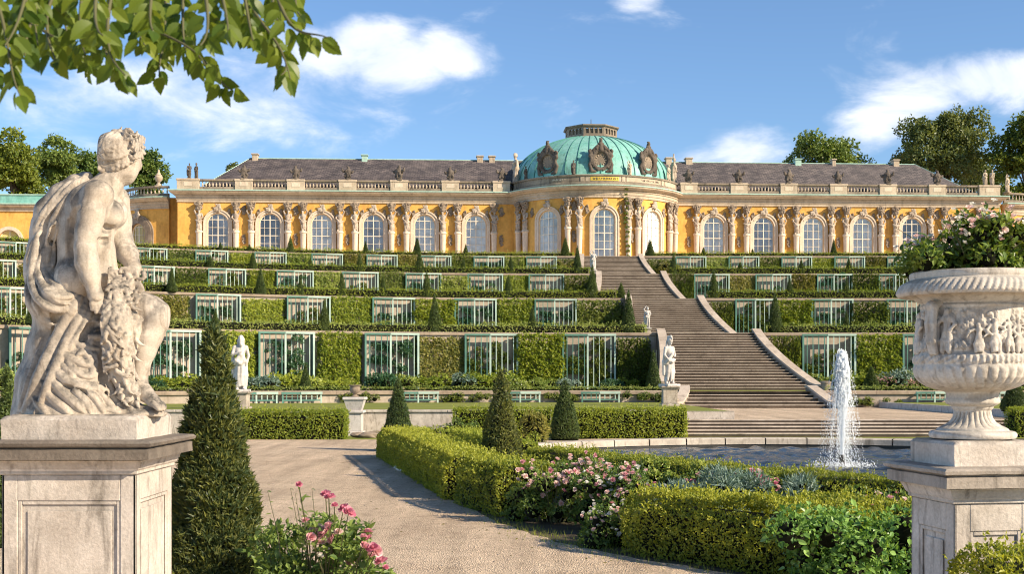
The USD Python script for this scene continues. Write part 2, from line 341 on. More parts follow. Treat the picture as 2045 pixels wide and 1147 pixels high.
M = {}
M['marble'] = stone('weathered_marble', (0.40, 0.325, 0.25), (0.60, 0.52, 0.43), stain=(0.15, 0.11, 0.075), stain_amt=0.85, lichen=(0.095, 0.085, 0.072), lichen_amt=1.0, scale=3.2, fine=90.0, bump=0.22, rough=0.7)
M['plinth'] = stone('plinth_sandstone', (0.44, 0.37, 0.31), (0.64, 0.57, 0.50), stain=(0.10, 0.08, 0.062), stain_amt=0.85, lichen=(0.18, 0.16, 0.13), lichen_amt=0.7, scale=2.6, fine=60.0, bump=0.4)
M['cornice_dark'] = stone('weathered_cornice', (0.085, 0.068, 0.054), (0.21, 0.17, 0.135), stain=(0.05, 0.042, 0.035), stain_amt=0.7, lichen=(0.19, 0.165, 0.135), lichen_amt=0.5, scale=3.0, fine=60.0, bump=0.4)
M['cornice_mid'] = stone('greyed_cornice', (0.24, 0.20, 0.165), (0.42, 0.36, 0.30), stain=(0.09, 0.075, 0.06), stain_amt=0.8, lichen=(0.20, 0.175, 0.145), lichen_amt=0.6, scale=3.0, fine=60.0, bump=0.4)
M['urn'] = stone('urn_marble', (0.46, 0.40, 0.33), (0.62, 0.56, 0.49), stain=(0.15, 0.12, 0.09), stain_amt=0.8, lichen=(0.28, 0.26, 0.23), lichen_amt=0.7, scale=3.5, fine=80.0, bump=0.25, rough=0.7)
M['white_stone'] = stone('pale_statue_stone', (0.42, 0.38, 0.345), (0.60, 0.56, 0.52), stain=(0.18, 0.15, 0.125), stain_amt=0.7, scale=2.0, fine=30.0, bump=0.2)
M['tan'] = stone('tan_sandstone', (0.40, 0.31, 0.22), (0.56, 0.45, 0.33), stain=(0.16, 0.12, 0.09), stain_amt=0.6, scale=0.5, fine=6.0, bump=0.1)
M['tan_light'] = stone('pale_sandstone', (0.55, 0.44, 0.33), (0.68, 0.56, 0.43), stain=(0.30, 0.22, 0.15), stain_amt=0.4, scale=0.5, fine=6.0, bump=0.1)
M['attic'] = stone('sooty_attic_stone', (0.16, 0.13, 0.10), (0.34, 0.26, 0.19), stain=(0.05, 0.042, 0.035), stain_amt=0.8, scale=0.4, fine=5.0, bump=0.1)
M['sooty'] = stone('sooty_sculpture', (0.07, 0.056, 0.046), (0.15, 0.12, 0.095), stain=(0.03, 0.025, 0.02), stain_amt=0.6, scale=1.2, fine=9.0, bump=0.2)
M['herm'] = stone('herm_stone', (0.30, 0.235, 0.175), (0.52, 0.43, 0.34), stain=(0.12, 0.09, 0.07), stain_amt=0.8, scale=1.3, fine=8.0, bump=0.15)
M['capital'] = stone('weathered_capital', (0.17, 0.125, 0.09), (0.33, 0.26, 0.19), stain=(0.09, 0.07, 0.055), stain_amt=0.7, scale=1.6, fine=9.0, bump=0.2)
M['yellow'] = stone('yellow_render', (0.64, 0.335, 0.070), (0.75, 0.425, 0.115), stain=(0.42, 0.21, 0.06), stain_amt=0.75, scale=0.45, fine=3.0, bump=0.03)
M['slate'] = stone('slate_roof', (0.085, 0.075, 0.085), (0.17, 0.145, 0.14), stain=(0.05, 0.048, 0.05), stain_amt=0.5, scale=0.8, fine=4.5, bump=0.4, streak=False)
M['slate'] = usdkit.material(stage, '/World/Looks/slate_courses', {
    'g': ('geometry', {}), 'm': ('mapping', {'mapping_type': 'point', 'rotation': (math.pi / 2, 0.0, 0.0)}), 'k': ('brick_texture', {'scale': 1.0, 'brick_width': 0.55, 'row_height': 0.1615, 'mortar_size': 0.02, 'color1': (0.085, 0.072, 0.078), 'color2': (0.175, 0.145, 0.14), 'mortar': (0.025, 0.022, 0.024)}),
    'n': ('noise_texture', {'scale': 0.7, 'detail': 8.0, 'roughness': 0.65}), 'r': ('rgb_ramp', {'ramp': [(0.3, (0.55, 0.55, 0.6)), (0.7, (1.4, 1.35, 1.3))]}), 'x': ('mix', {'mix_type': 'multiply', 'fac': 1.0}), 'p': ('principled_bsdf', {'roughness': 0.6, 'specular_ior_level': 0.4})},
    [('g.position', 'm.vector'), ('m.vector', 'k.vector'), ('g.position', 'n.vector'), ('n.fac', 'r.fac'), ('k.color', 'x.color1'), ('r.color', 'x.color2'), ('x.color', 'p.base_color')], surface='p.BSDF')
M['copper'] = stone('copper_patina', (0.14, 0.37, 0.31), (0.25, 0.47, 0.41), stain=(0.10, 0.19, 0.145), stain_amt=0.8, scale=0.8, fine=3.0, bump=0.05, rough=0.5)
M['copper_seam'] = plain('copper_seam', (0.045, 0.17, 0.14), rough=0.6)
M['copper_pale'] = stone('pale_copper', (0.30, 0.46, 0.38), (0.42, 0.56, 0.47), stain=(0.15, 0.22, 0.18), stain_amt=0.5, scale=0.5, fine=4.0, bump=0.05)
M['gold'] = plain('gilding', (0.75, 0.48, 0.08), rough=0.4, metallic=0.6)
M['sash'] = plain('cream_sash', (0.72, 0.63, 0.50), rough=0.5, var=0.05)
M['curtain'] = plain('pale_blind', (0.84, 0.85, 0.86), rough=0.9, var=0.2, scale=1.2)
M['curtain_warm'] = plain('warm_blind', (0.70, 0.55, 0.22), rough=0.9, var=0.1, scale=1.2)
M['teal'] = plain('pale_green_paint', (0.085, 0.19, 0.15), rough=0.5, var=0.2, scale=1.5)
M['teal_light'] = plain('faded_green_paint', (0.36, 0.46, 0.39), rough=0.5, var=0.18, scale=1.5)
M['terrace_wall'] = stone('terrace_render', (0.32, 0.255, 0.195), (0.48, 0.40, 0.32), stain=(0.20, 0.15, 0.11), stain_amt=0.6, scale=0.6, fine=8.0, bump=0.15)
M['coping'] = stone('coping_stone', (0.24, 0.175, 0.125), (0.38, 0.30, 0.22), stain=(0.14, 0.11, 0.08), stain_amt=0.6, scale=0.9, fine=10.0, bump=0.15)
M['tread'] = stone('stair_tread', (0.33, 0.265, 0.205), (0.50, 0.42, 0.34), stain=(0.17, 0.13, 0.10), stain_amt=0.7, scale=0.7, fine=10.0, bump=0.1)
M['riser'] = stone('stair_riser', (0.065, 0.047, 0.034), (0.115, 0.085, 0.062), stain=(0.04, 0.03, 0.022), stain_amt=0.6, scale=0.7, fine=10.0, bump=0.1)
M['parapet'] = stone('stair_parapet', (0.19, 0.15, 0.115), (0.32, 0.26, 0.205), stain=(0.11, 0.09, 0.07), stain_amt=0.6, scale=0.9, fine=10.0, bump=0.15)
M['rim'] = stone('basin_rim', (0.34, 0.29, 0.235), (0.54, 0.47, 0.39), stain=(0.14, 0.115, 0.085), stain_amt=0.8, scale=1.2, fine=12.0, bump=0.15)
M['basin_in'] = plain('wet_basin', (0.035, 0.030, 0.024), rough=0.4)
M['soil'] = stone('bed_soil', (0.055, 0.042, 0.028), (0.10, 0.078, 0.05), stain=(0.05, 0.06, 0.02), stain_amt=0.7, scale=3.0, fine=60.0, bump=0.6, streak=False)
M['lawn'] = stone('lawn', (0.15, 0.17, 0.025), (0.22, 0.22, 0.035), stain=(0.09, 0.12, 0.02), stain_amt=0.6, scale=1.0, fine=30.0, bump=0.8, streak=False)
M['bark'] = stone('bark', (0.06, 0.045, 0.032), (0.12, 0.09, 0.065), scale=3.0, fine=30.0, bump=0.6)
M['twig'] = plain('twig', (0.09, 0.085, 0.035), rough=0.7)
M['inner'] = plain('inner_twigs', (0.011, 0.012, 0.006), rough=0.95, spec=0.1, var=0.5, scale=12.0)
# foliage
M['box'] = leafy('box_leaves', (0.045, 0.065, 0.008), (0.125, 0.135, 0.016), patch=1.5, gain=2.9)
M['box_near'] = leafy('box_leaves_golden', (0.040, 0.056, 0.008), (0.135, 0.135, 0.016), patch=2.0, gain=3.0)
M['yew'] = leafy('yew_needles', (0.016, 0.030, 0.010), (0.060, 0.078, 0.018), trans=0.2, patch=2.0, gain=2.1)
M['yew_warm'] = leafy('yew_needles_bronzed', (0.018, 0.028, 0.010), (0.085, 0.085, 0.018), trans=0.25, patch=2.5, gain=2.3)
M['ivy'] = leafy('ivy_leaves', (0.030, 0.052, 0.010), (0.115, 0.130, 0.025), patch=0.9, gain=1.9)
M['ivy_yellow'] = leafy('ivy_leaves_yellowing', (0.055, 0.065, 0.012), (0.19, 0.165, 0.04), patch=0.9, gain=1.9)
M['fig'] = leafy('shrub_leaves', (0.016, 0.045, 0.020), (0.05, 0.095, 0.045), patch=1.2, gain=2.0)
M['bed'] = leafy('bed_foliage', (0.045, 0.07, 0.012), (0.16, 0.17, 0.045), patch=0.7, gain=2.8)
M['grey_leaf'] = leafy('lavender_foliage', (0.05, 0.085, 0.06), (0.17, 0.22, 0.19), trans=0.2, patch=2.0, gain=1.6)
M['rose_leaf'] = leafy('rose_leaves', (0.025, 0.050, 0.010), (0.10, 0.13, 0.03), patch=3.0, gain=2.3)
M['lush'] = leafy('lush_leaves', (0.028, 0.062, 0.012), (0.11, 0.17, 0.04), patch=3.0, rough=0.35, gain=2.8)
M['urn_leaf'] = leafy('urn_plant_leaves', (0.025, 0.048, 0.010), (0.10, 0.125, 0.022), patch=5.0, rough=0.35, gain=2.7)
M['tree'] = leafy('broadleaf_crown', (0.022, 0.042, 0.010), (0.075, 0.095, 0.020), patch=0.25, trans=0.3, gain=2.7)
M['tree_dark'] = leafy('dark_crown', (0.018, 0.032, 0.012), (0.070, 0.078, 0.022), patch=0.25, trans=0.3, gain=2.7)
M['tree_gold'] = leafy('yellowing_crown', (0.035, 0.055, 0.010), (0.105, 0.120, 0.016), patch=0.3, trans=0.35, gain=2.2)
M['branch_leaf'] = leafy('branch_leaves', (0.045, 0.080, 0.010), (0.13, 0.165, 0.018), trans=0.5, rough=0.4, patch=4.0, gain=1.45)
M['pink'] = leafy('rose_petals_pink', (0.55, 0.22, 0.25), (0.78, 0.48, 0.47), trans=0.3, tr_tint=(1, 0.9, 0.9), spec=0.2, gain=1.0)
M['magenta'] = leafy('rose_petals_deep', (0.50, 0.12, 0.20), (0.68, 0.30, 0.36), trans=0.3, tr_tint=(1, 0.8, 0.8), spec=0.2, gain=1.0)
M['blush'] = leafy('petals_blush', (0.70, 0.46, 0.42), (0.84, 0.68, 0.60), trans=0.3, tr_tint=(1, 0.95, 0.9), spec=0.2, gain=1.0)
M['white_petal'] = leafy('petals_white', (0.70, 0.66, 0.58), (0.85, 0.82, 0.74), trans=0.3, tr_tint=(1, 1, 0.95), spec=0.2, gain=1.0)

def gravel_mat():
    n = {'g': ('geometry', {}), 'n1': ('noise_texture', {'scale': 0.55, 'detail': 7.0, 'roughness': 0.65}), 'c': ('rgb_ramp', {'ramp': [(0.3, (0.46, 0.35, 0.245)), (0.7, (0.64, 0.505, 0.365))]}),
         'v': ('voronoi_texture', {'scale': 75.0}), 'v2': ('voronoi_texture', {'scale': 24.0, 'feature': 'f1'}), 'r': ('rgb_ramp', {'ramp': [(0.0, (0.62, 0.6, 0.58)), (0.5, (1.0, 1.0, 1.0)), (1.0, (1.35, 1.3, 1.25))]}),
         'sc': ('separate_color', {}), 'mp': ('mapping', {'mapping_type': 'point', 'rotation': (0.0, 0.0, 0.16), 'scale': (2.6, 0.22, 1.0)}), 'n5': ('noise_texture', {'scale': 1.0, 'detail': 5.0, 'roughness': 0.6}), 'r5': ('map_range', {'from_min': 0.35, 'from_max': 0.65, 'to_min': 0.80, 'to_max': 1.14, 'clamp': True}), 'x5': ('mix', {'mix_type': 'multiply', 'fac': 1.0}), 'x': ('mix', {'mix_type': 'multiply', 'fac': 0.9}), 'n2': ('noise_texture', {'scale': 4.5, 'detail': 6.0, 'roughness': 0.7}),
         'r2': ('map_range', {'from_min': 0.5, 'from_max': 0.75, 'to_min': 0.0, 'to_max': 0.6, 'clamp': True}), 'x2': ('mix', {'color2': (0.25, 0.18, 0.125)}),
         'ad': ('math', {'math_type': 'multiply_add', 'value2': 0.6}), 'b': ('bump', {'strength': 1.0, 'distance': 0.02}), 'p': ('principled_bsdf', {'roughness': 0.95, 'specular_ior_level': 0.15})}
    l = [('g.position', 'n1.vector'), ('n1.fac', 'c.fac'), ('g.position', 'v.vector'), ('v.color', 'sc.color'), ('sc.r', 'r.fac'), ('g.position', 'n2.vector'), ('n2.fac', 'r2.value'), ('r2.result', 'x2.fac'), ('c.color', 'x2.color1'),
         ('g.position', 'mp.vector'), ('mp.vector', 'n5.vector'), ('n5.fac', 'r5.value'), ('x2.color', 'x5.color1'), ('r5.result', 'x5.color2'), ('x5.color', 'x.color1'), ('r.color', 'x.color2'), ('x.color', 'p.base_color'), ('g.position', 'v2.vector'), ('v2.distance', 'ad.value1'), ('v.distance', 'ad.value3'), ('ad.value', 'b.height'), ('b.normal', 'p.normal')]
    return usdkit.material(stage, '/World/Looks/gravel', n, l, surface='p.BSDF')
M['gravel'] = gravel_mat()
M['curtain_grey'] = plain('grey_blind', (0.52, 0.55, 0.60), rough=0.9, var=0.3, scale=0.9)
M['curtain_dim'] = plain('dim_blind', (0.36, 0.39, 0.44), rough=0.9, var=0.4, scale=0.8)
M['water'] = usdkit.material(stage, '/World/Looks/pond_water', {
    'g': ('geometry', {}), 'm': ('mapping', {'mapping_type': 'point', 'scale': (1.0, 2.2, 1.0)}), 'n': ('noise_texture', {'scale': 9.0, 'detail': 3.0, 'roughness': 0.55, 'distortion': 0.4}),
    'b': ('bump', {'strength': 0.5, 'distance': 0.03}), 'p': ('principled_bsdf', {'base_color': (0.025, 0.030, 0.030), 'roughness': 0.05, 'specular_ior_level': 0.6, 'ior': 1.33})},
    [('g.position', 'm.vector'), ('m.vector', 'n.vector'), ('n.fac', 'b.height'), ('b.normal', 'p.normal')], surface='p.BSDF')
M['foam'] = usdkit.material(stage, '/World/Looks/white_water', {
    'p': ('principled_bsdf', {'base_color': (0.86, 0.88, 0.90), 'roughness': 0.3}), 't': ('translucent_bsdf', {'color': (0.85, 0.88, 0.9)}), 'm': ('mix_closure', {'fac': 0.45})},
    [('p.BSDF', 'm.closure1'), ('t.BSDF', 'm.closure2')], surface='m.closure')
M['glass'] = usdkit.material(stage, '/World/Looks/window_glass', {
    'f': ('fresnel', {'IOR': 1.5}), 't': ('transparent_bsdf', {}), 'g': ('glossy_bsdf', {'roughness': 0.03}), 'm': ('mix_closure', {})},
    [('f.fac', 'm.fac'), ('t.BSDF', 'm.closure1'), ('g.BSDF', 'm.closure2')], surface='m.closure')
M['nozzle'] = plain('bronze_nozzle', (0.05, 0.04, 0.03), rough=0.4, metallic=0.6)
# ------------------------------------------------------------------ ground, basin, terraces, stairs
rng = np.random.default_rng(7)
BC, BR = (7.0, 26.2), 7.9          # basin centre and inner radius
def sheet(name, poly, z, mat, parent=None, kind='structure'):
    mb = MB()
    for g in getattr(poly, 'geoms', [poly]):
        if g.area < 1e-6: continue
        v, f = trimesh.creation.triangulate_polygon(g, engine='earcut')
        v3 = np.column_stack([v, np.full(len(v), z)]); n = np.cross(v3[f[:, 1]] - v3[f[:, 0]], v3[f[:, 2]] - v3[f[:, 0]])[:, 2]
        f = np.where((n < 0)[:, None], f[:, ::-1], f); mb.add(v3, f)
    return tag(mb.build(name, mat, parent), kind=kind)
basin_hole = sg.Point(BC).buffer(BR + 0.2, quad_segs=24)
sheet('ground', sg.box(-600, -60, 600, 900).difference(basin_hole), -0.02, M['lawn'])
PATH_EDGE = [(7.5, 2.0), (4.0, 8.2), (2.45, 10.6), (1.08, 12.3), (0.42, 13.5), (-0.25, 15.4), (-0.95, 18.4), (-2.0, 23.2), (-3.06, 27.9), (-3.35, 33.0), (-3.4, 36.4)]
wob = np.random.default_rng(3)
pe = []
for (a, b) in zip(PATH_EDGE[:-1], PATH_EDGE[1:]):
    for t in np.linspace(0, 1, 9)[:-1]:
        pe.append((a[0] + (b[0] - a[0]) * t + wob.uniform(-.06, .06), a[1] + (b[1] - a[1]) * t))
pe.append(PATH_EDGE[-1])
path_poly = sg.Polygon([(-30, -8), (9, -8)] + pe + [(-30, 36.4)])
sheet('gravel_path', path_poly, 0.0, M['gravel'])
bed_poly = sg.Polygon([(9, -8)] + [(x, y) for x, y in pe if True] + [(-3.4, 36.4), (3, 37.2), (30, 37.2), (30, -8)]).difference(sg.Point(BC).buffer(BR + 1.9, quad_segs=24)).difference(path_poly)
sheet('garden_bed', bed_poly, -0.008, M['soil'])
sheet('basin_walk', sg.Point(BC).buffer(BR + 3.6, quad_segs=32).difference(sg.Point(BC).buffer(BR + 0.25, quad_segs=24)).difference(path_poly).intersection(sg.box(-10, 22, 40, 38.4)), 0.004, M['gravel'])

# water basin
bt = thing('fountain_basin', 'round stone pool with pale kerb behind the low hedge at the right', 'basin', (BC[0], BC[1], 0))
nst = 44
for i in range(nst):        # kerb stones
    a0, a1 = 2 * math.pi * i / nst + .002, 2 * math.pi * (i + 1) / nst - .002
    mb = MB().lathe([(BR + .1, -0.02), (BR, -0.02), (BR, 0.125), (BR + .03, 0.15), (BR + .50, 0.15), (BR + .53, 0.12), (BR + .53, -0.1)], 4, a0=a0, a1=a1)
    mb.build('kerb_stone', M['rim'], bt, smooth=30)
MB().lathe([(BR + .03, -0.55), (BR + .03, -0.021)], 88).build('inner_wall', M['basin_in'], bt)
MB().lathe([(BR + .9, -0.01), (BR + .9, 0.045), (BR + 1.55, 0.05), (BR + 1.6, -0.01)], 88).build('outer_step', M['rim'], bt)
mb = MB(); rr_ = np.concatenate([[0.0], np.linspace(.05, 1, 110)]) * (BR + .01); na = 260; an = np.arange(na) * 2 * math.pi / na
rw = np.random.default_rng(17); X = (rr_[:, None] * np.cos(an)).ravel(); Y = (rr_[:, None] * np.sin(an)).ravel(); Zw = np.zeros_like(X)
for k in range(26):         # wind ripples and rings from the falling water
    a_ = rw.uniform(0, 2 * math.pi); wl = rw.uniform(.28, 1.1); Zw += wl * .0085 * np.sin((X * math.cos(a_) + Y * math.sin(a_)) * 2 * math.pi / wl + rw.uniform(0, 6.28))
Zw += .010 * np.sin(np.hypot(X, Y) * 2 * math.pi / .42) * np.exp(-np.hypot(X, Y) / 2.2)
i, j = np.meshgrid(np.arange(len(rr_) - 1), np.arange(na), indexing='ij')
mb.add(np.column_stack([X + BC[0], Y + BC[1], Zw - .09]), np.stack([i * na + j, (i + 1) * na + j, (i + 1) * na + (j + 1) % na, i * na + (j + 1) % na], -1).reshape(-1, 4))
tag(mb.build('pond_water', M['water'], smooth=True), kind='structure')

# terraces
TD = [57.5, 69.5, 88.5, 105.0, 122.0]; TZ = [1.24, 4.4, 7.6, 10.8, 14.0]; TQ = [0.010, 0.012, 0.009, 0.007, 0.0055]
def lip(i, x): x = np.asarray(x, float); return TD[i] - TQ[i] * np.maximum(0, 4 - x) ** 2 + 0.0008 * np.maximum(0, x - 14) ** 2 * 0
XR = [(-34, 30), (-36, 38), (-46, 46), (-56, 54), (-64, 62)]
STAIR = [ # foot y, foot z, top y, top z, steps, left top, left flare, right top, right flare
    (56.0, 0.48, 58.2, 1.24, 5, 8.3, 0.6, 13.9, 0.5), (63.0, 1.24, 69.5, 4.4, 21, 8.55, 0.7, 13.55, 1.85), (82.6, 4.4, 88.5, 7.6, 21, 8.5, 0.9, 13.3, 1.6),
    (99.2, 7.6, 105.0, 10.8, 21, 7.55, 0.9, 12.66, 1.35), (116.2, 10.8, 122.0, 14.0, 21, 7.05, 0.8, 12.5, 1.35)]
LAWN_Z, PLAZA_Z = 0.72, 0.48
sheet('lawn', sg.box(-60, 40.25, 7.25, 57.4), LAWN_Z, M['lawn'])
sheet('lawn', sg.box(17.2, 40.25, 60, 57.4), LAWN_Z, M['lawn'])
sheet('plaza', sg.box(7.25, 40.2, 17.2, 57.6), PLAZA_Z, M['gravel'])
def xs_of(a, b, n=36): return np.linspace(a, b, n)
for i in range(5):
    x = xs_of(XR[i][0] - 30, XR[i][1] + 30, 90); y0 = lip(i, x) + 0.1
    y1 = lip(i + 1, x) + 0.3 if i < 4 else np.full_like(x, 500.0)
    p = np.concatenate([np.column_stack([x, y0]), np.column_stack([x, y1])[::-1]])
    sheet('terrace_ground', sg.Polygon(p), TZ[i], M['lawn'] if i < 4 else M['gravel'])
WORD = ['low', 'lowest high', 'second', 'third', 'topmost']
def terrace_wall(i, a, b, side):
    t = thing('terrace_wall', f'beige retaining wall of the {WORD[i]} terrace to the {side} of the stairs', 'wall')
    x = xs_of(a, b, 40); pts = np.column_stack([x, lip(i, x)]); P = Path(pts); zb = TZ[i - 1] if i else (LAWN_Z if side == 'left' else PLAZA_Z)
    zb -= 0.05
    v, f = P.sweep([(0.0, zb), (0.0, TZ[i] - 0.14), (-0.45, TZ[i] - 0.14), (-0.45, zb)]); MB().add(v, f).build('wall_face', M['terrace_wall'], t)
    # coping stones, each its own
    L = P.s[-1]; step = [2.6, 2.6, 3.4, 4.2, 5.0][i]; n = int(L / step)
    for k in range(n):
        s0, s1 = L * k / n + .006, L * (k + 1) / n - .006
        q = P.bend(np.array([[s, 0, 0] for s in np.linspace(s0, s1, 3)])); v, f = Path(q[:, :2]).sweep([(0.10, TZ[i] - 0.138), (0.10, TZ[i] + 0.0), (0.06, TZ[i] + 0.03), (-0.5, TZ[i] + 0.03), (-0.5, TZ[i] - 0.138)])
        MB().add(v, f).build('coping_stone', M['coping'], t)
    return t
for i in range(5):
    L, R = STAIR[i][5] - .42, STAIR[i][7] + .42
    terrace_wall(i, XR[i][0], L, 'left'); terrace_wall(i, R, XR[i][1], 'right')
# retaining wall of the lawn
t = thing('lawn_wall', 'long low pale retaining wall below the lawn behind the clipped hedges', 'wall')
MB().box((-30, 40.0, -0.1), (5.25, 40.3, 0.71)).build('wall_face', M['plinth'], t)
for k in range(24):
    a, b = -30 + 35.25 * k / 24, -30 + 35.25 * (k + 1) / 24
    MB().box((a + .006, 39.94, 0.712), (b - .006, 40.36, 0.79), bev=.015).build('coping_stone', M['plinth'], t)
MB().box((5.262, 40.26, .40), (7.25, 40.5, .735)).build('wall_return', M['plinth'], t)
tt = copy_of(t, (46.9, 0, 0), label='low pale retaining wall beyond the urn at the right edge', cat='wall')

tk = thing('lawn_kerb', 'low stone kerb between the plaza and the right hand lawn', 'kerb'); MB().box((17.0, 40.4, .40), (17.2, 57.3, .74), bev=.01).build('kerb_stone', M['plinth'], tk); MB().box((17.22, 40.4, .2), (17.3, 57.3, .70)).build('backing', M['plinth'], tk)
def flight(k, yF, zF, yT, zT, n, LT, LF, RT, RF, label):
    t = thing('stone_staircase', label, 'staircase')
    run, rise = (yT - yF) / n, (zT - zF) / n
    Lx = lambda y: LT - LF * max(0, min(1.3, (yT - y) / (yT - yF))) ** 1.9
    Rx = lambda y: RT + RF * max(0, min(1.3, (yT - y) / (yT - yF))) ** 1.9
    for j in range(n):
        ya, yb = yF + j * run, yF + (j + 1) * run; z0, z1 = zF + j * rise - (0.05 if j == 0 else rise * .5), zF + (j + 1) * rise
        s = UsdGeom.Xform.Define(stage, ppath(t) + '/' + numbered(ppath(t), 'step')).GetPrim()
        la, lb, ra, rb = Lx(ya), Lx(yb), Rx(ya), Rx(yb)
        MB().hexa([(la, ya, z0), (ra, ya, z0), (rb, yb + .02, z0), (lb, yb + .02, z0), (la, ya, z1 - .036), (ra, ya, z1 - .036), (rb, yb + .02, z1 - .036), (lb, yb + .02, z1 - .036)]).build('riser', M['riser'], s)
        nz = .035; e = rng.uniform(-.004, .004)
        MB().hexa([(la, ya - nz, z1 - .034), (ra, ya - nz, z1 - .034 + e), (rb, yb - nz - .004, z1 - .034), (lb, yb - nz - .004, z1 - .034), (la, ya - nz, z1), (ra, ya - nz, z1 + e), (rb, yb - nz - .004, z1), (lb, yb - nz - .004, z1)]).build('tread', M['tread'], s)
    # flaring side walls
    for side, fn, sg_ in (('l', Lx, -1), ('r', Rx, 1)):
        ys = np.linspace(yT + .3, yF - .5, 22); w = .38; pts = []
        for y in ys:
            u = (y - yF) / (yT - yF); z = zF + (zT - zF) * np.clip(u, 0, 1) + .30 + .08 * math.sin(max(0, min(1, u)) * math.pi)
            if u > .97: z = min(z, zT + .26)
            x = fn(y); pts.append([(x if sg_ > 0 else x - w, y), (x + w if sg_ > 0 else x, y), z])
        mb = MB()
        mb2 = MB()
        for (p, q) in zip(pts[:-1], pts[1:]):
            (a0, a1, za), (b0, b1, zb) = p, q
            mb.hexa([(*b0, zF - .05), (*b1, zF - .05), (*a1, zF - .05), (*a0, zF - .05), (*b0, zb - .1), (*b1, zb - .1), (*a1, za - .1), (*a0, za - .1)])
            g = .05
            mb2.hexa([(b0[0] - g, b0[1], zb - .098), (b1[0] + g, b1[1], zb - .098), (a1[0] + g, a1[1], za - .098), (a0[0] - g, a0[1], za - .098), (b0[0] - g, b0[1], zb), (b1[0] + g, b1[1], zb), (a1[0] + g, a1[1], za), (a0[0] - g, a0[1], za)])
        o = mb.build('side_wall', M['parapet'], t); mb2.build('side_coping', M['tread'], t)
        a0, a1, z = pts[-1]; c = ((a0[0] + a1[0]) / 2, a0[1] - .05)
        MB().lathe([(0.0, zF - .05), (.24, zF - .05), (.24, zF + .34), (.27, zF + .36), (.27, zF + .44), (.18, zF + .47), (0, zF + .47)], 16, at=(c[0], c[1], 0)).build('end_scroll', M['parapet'], t, smooth=35)
    return t
FL = ['short broad lowest flight of pale steps above the plaza', 'broad first long flight of brown steps with a right wall flaring to the plaza', 'second long flight of brown steps from the bottom',
      'third long flight of brown steps from the bottom', 'top flight of brown steps leading to the domed pavilion']
for k, a in enumerate(STAIR): flight(k, *a, FL[k])
# wide shallow steps from the basin to the plaza
t = thing('plaza_steps', 'wide shallow pale steps rising from the pool to the plaza', 'steps')
for j in range(5):
    ya = 38.45 + .36 * j; z1 = (j + 1) * PLAZA_Z / 5
    s = UsdGeom.Xform.Define(stage, ppath(t) + '/' + numbered(ppath(t), 'step')).GetPrim()
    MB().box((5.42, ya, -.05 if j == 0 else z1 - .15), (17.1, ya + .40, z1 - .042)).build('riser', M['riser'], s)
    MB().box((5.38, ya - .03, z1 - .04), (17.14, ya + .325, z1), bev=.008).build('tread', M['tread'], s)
MB().box((5.3, 38.3, -.05), (5.40, 40.2, .5)).build('cheek_wall', M['plinth'], t)
# ------------------------------------------------------------------ palace
PX, PY, PZ, PROT = 9.25, 137.0, 14.0, 3.0
pal = thing('palace', 'long yellow baroque palace with green copper dome on the topmost terrace', 'palace', (PX, PY, PZ), PROT)
def pw(x, y, z):
    c, s = math.cos(math.radians(PROT)), math.sin(math.radians(PROT)); return np.array([PX + c * x - s * y, PY + s * x + c * y, PZ + z])
RC, RR = (0.0, 4.2), 10.0
ra = math.degrees(math.acos(9.07 / 10.0))
WX0, WX1 = 9.07, 45.7
rot_pts = arc(*RC, RR, 180 + ra, 360 - ra, 33)
cabL = arc(-47.0, 8.0, 6.5, 180, 270, 15)
cabR = arc(47.0, 8.0, 6.5, 270, 360, 15)
main = np.vstack([[(-45.7, 1.5)], [(-45.7, 0.0)], rot_pts, [(45.7, 0.0)], [(45.7, 1.5)]])
full = np.vstack([cabL, [(-45.72, 1.5)], [(-45.7, 0.0)], rot_pts, [(45.7, 0.0)], [(45.72, 1.5)], cabR])
PM, PR_, PF = Path(main), Path(rot_pts), Path(full)
PCL, PCR = Path(cabL), Path(cabR)

def arch_poly(cx, w, z0, zs): 
    return unary_union([sg.box(cx - w / 2, z0, cx + w / 2, zs), sg.Point(cx, zs).buffer(w / 2, quad_segs=10)]).intersection(sg.box(cx - w, z0, cx + w, zs + w))
TOPW = 7.25
WIN = [13.25 + 5.63 * k for k in range(6)]
ROT_S = [PR_.s[-1] / 2 + RR * math.radians(a) for a in (-34, 1.5, 35)]
WZ0, WZS, WW = 0.15, 4.85, 2.3
# walls with real openings
poly = sg.box(-WX1, -.2, -WX0, TOPW)
for x in WIN: poly = poly.difference(arch_poly(-x, WW, WZ0, WZS))
MB().add(*wall_mesh(poly, .55)).build('wall', M['yellow'], pal)
v, f = wall_mesh(poly, .55); v[:, 0] *= -1; MB().add(v, f[:, ::-1]).build('wall', M['yellow'], pal)
S = PR_.s[-1]
poly = sg.box(0, -.2, S, TOPW)
for x in ROT_S: poly = poly.difference(arch_poly(x, WW, 0.0, WZS))
mb = MB()
for g in slices(poly, .45): v, f = wall_mesh(g, .5); mb.add(PR_.bend(v), f)
mb.build('wall', M['yellow'], pal)
for P in (PCL, PCR):
    poly = sg.box(0, -.2, P.s[-1], TOPW); wc = P.s[-1] * (.63 if P is PCL else .37)
    poly = poly.difference(arch_poly(wc, 2.2, 1.3, 4.0)); mb = MB()
    for g in slices(poly, .5): v, f = wall_mesh(g, .5); mb.add(P.bend(v), f)
    mb.build('wall', M['yellow'], pal)
for s in (-1, 1):
    MB().box((s * 45.75, -.02, -.2), (s * 44.9, 1.6, TOPW)).build('corner_pier', M['yellow'], pal)
MB().box((-45, 1.2, 0), (45, 16.0, 8.6)).build('rear_block', M['attic'], pal)
MB().lathe([(9.2, 0), (9.2, 9.2), (0, 9.2)], 40, at=(RC[0], RC[1] + .2, 0)).build('inner_drum', M['yellow'], pal)
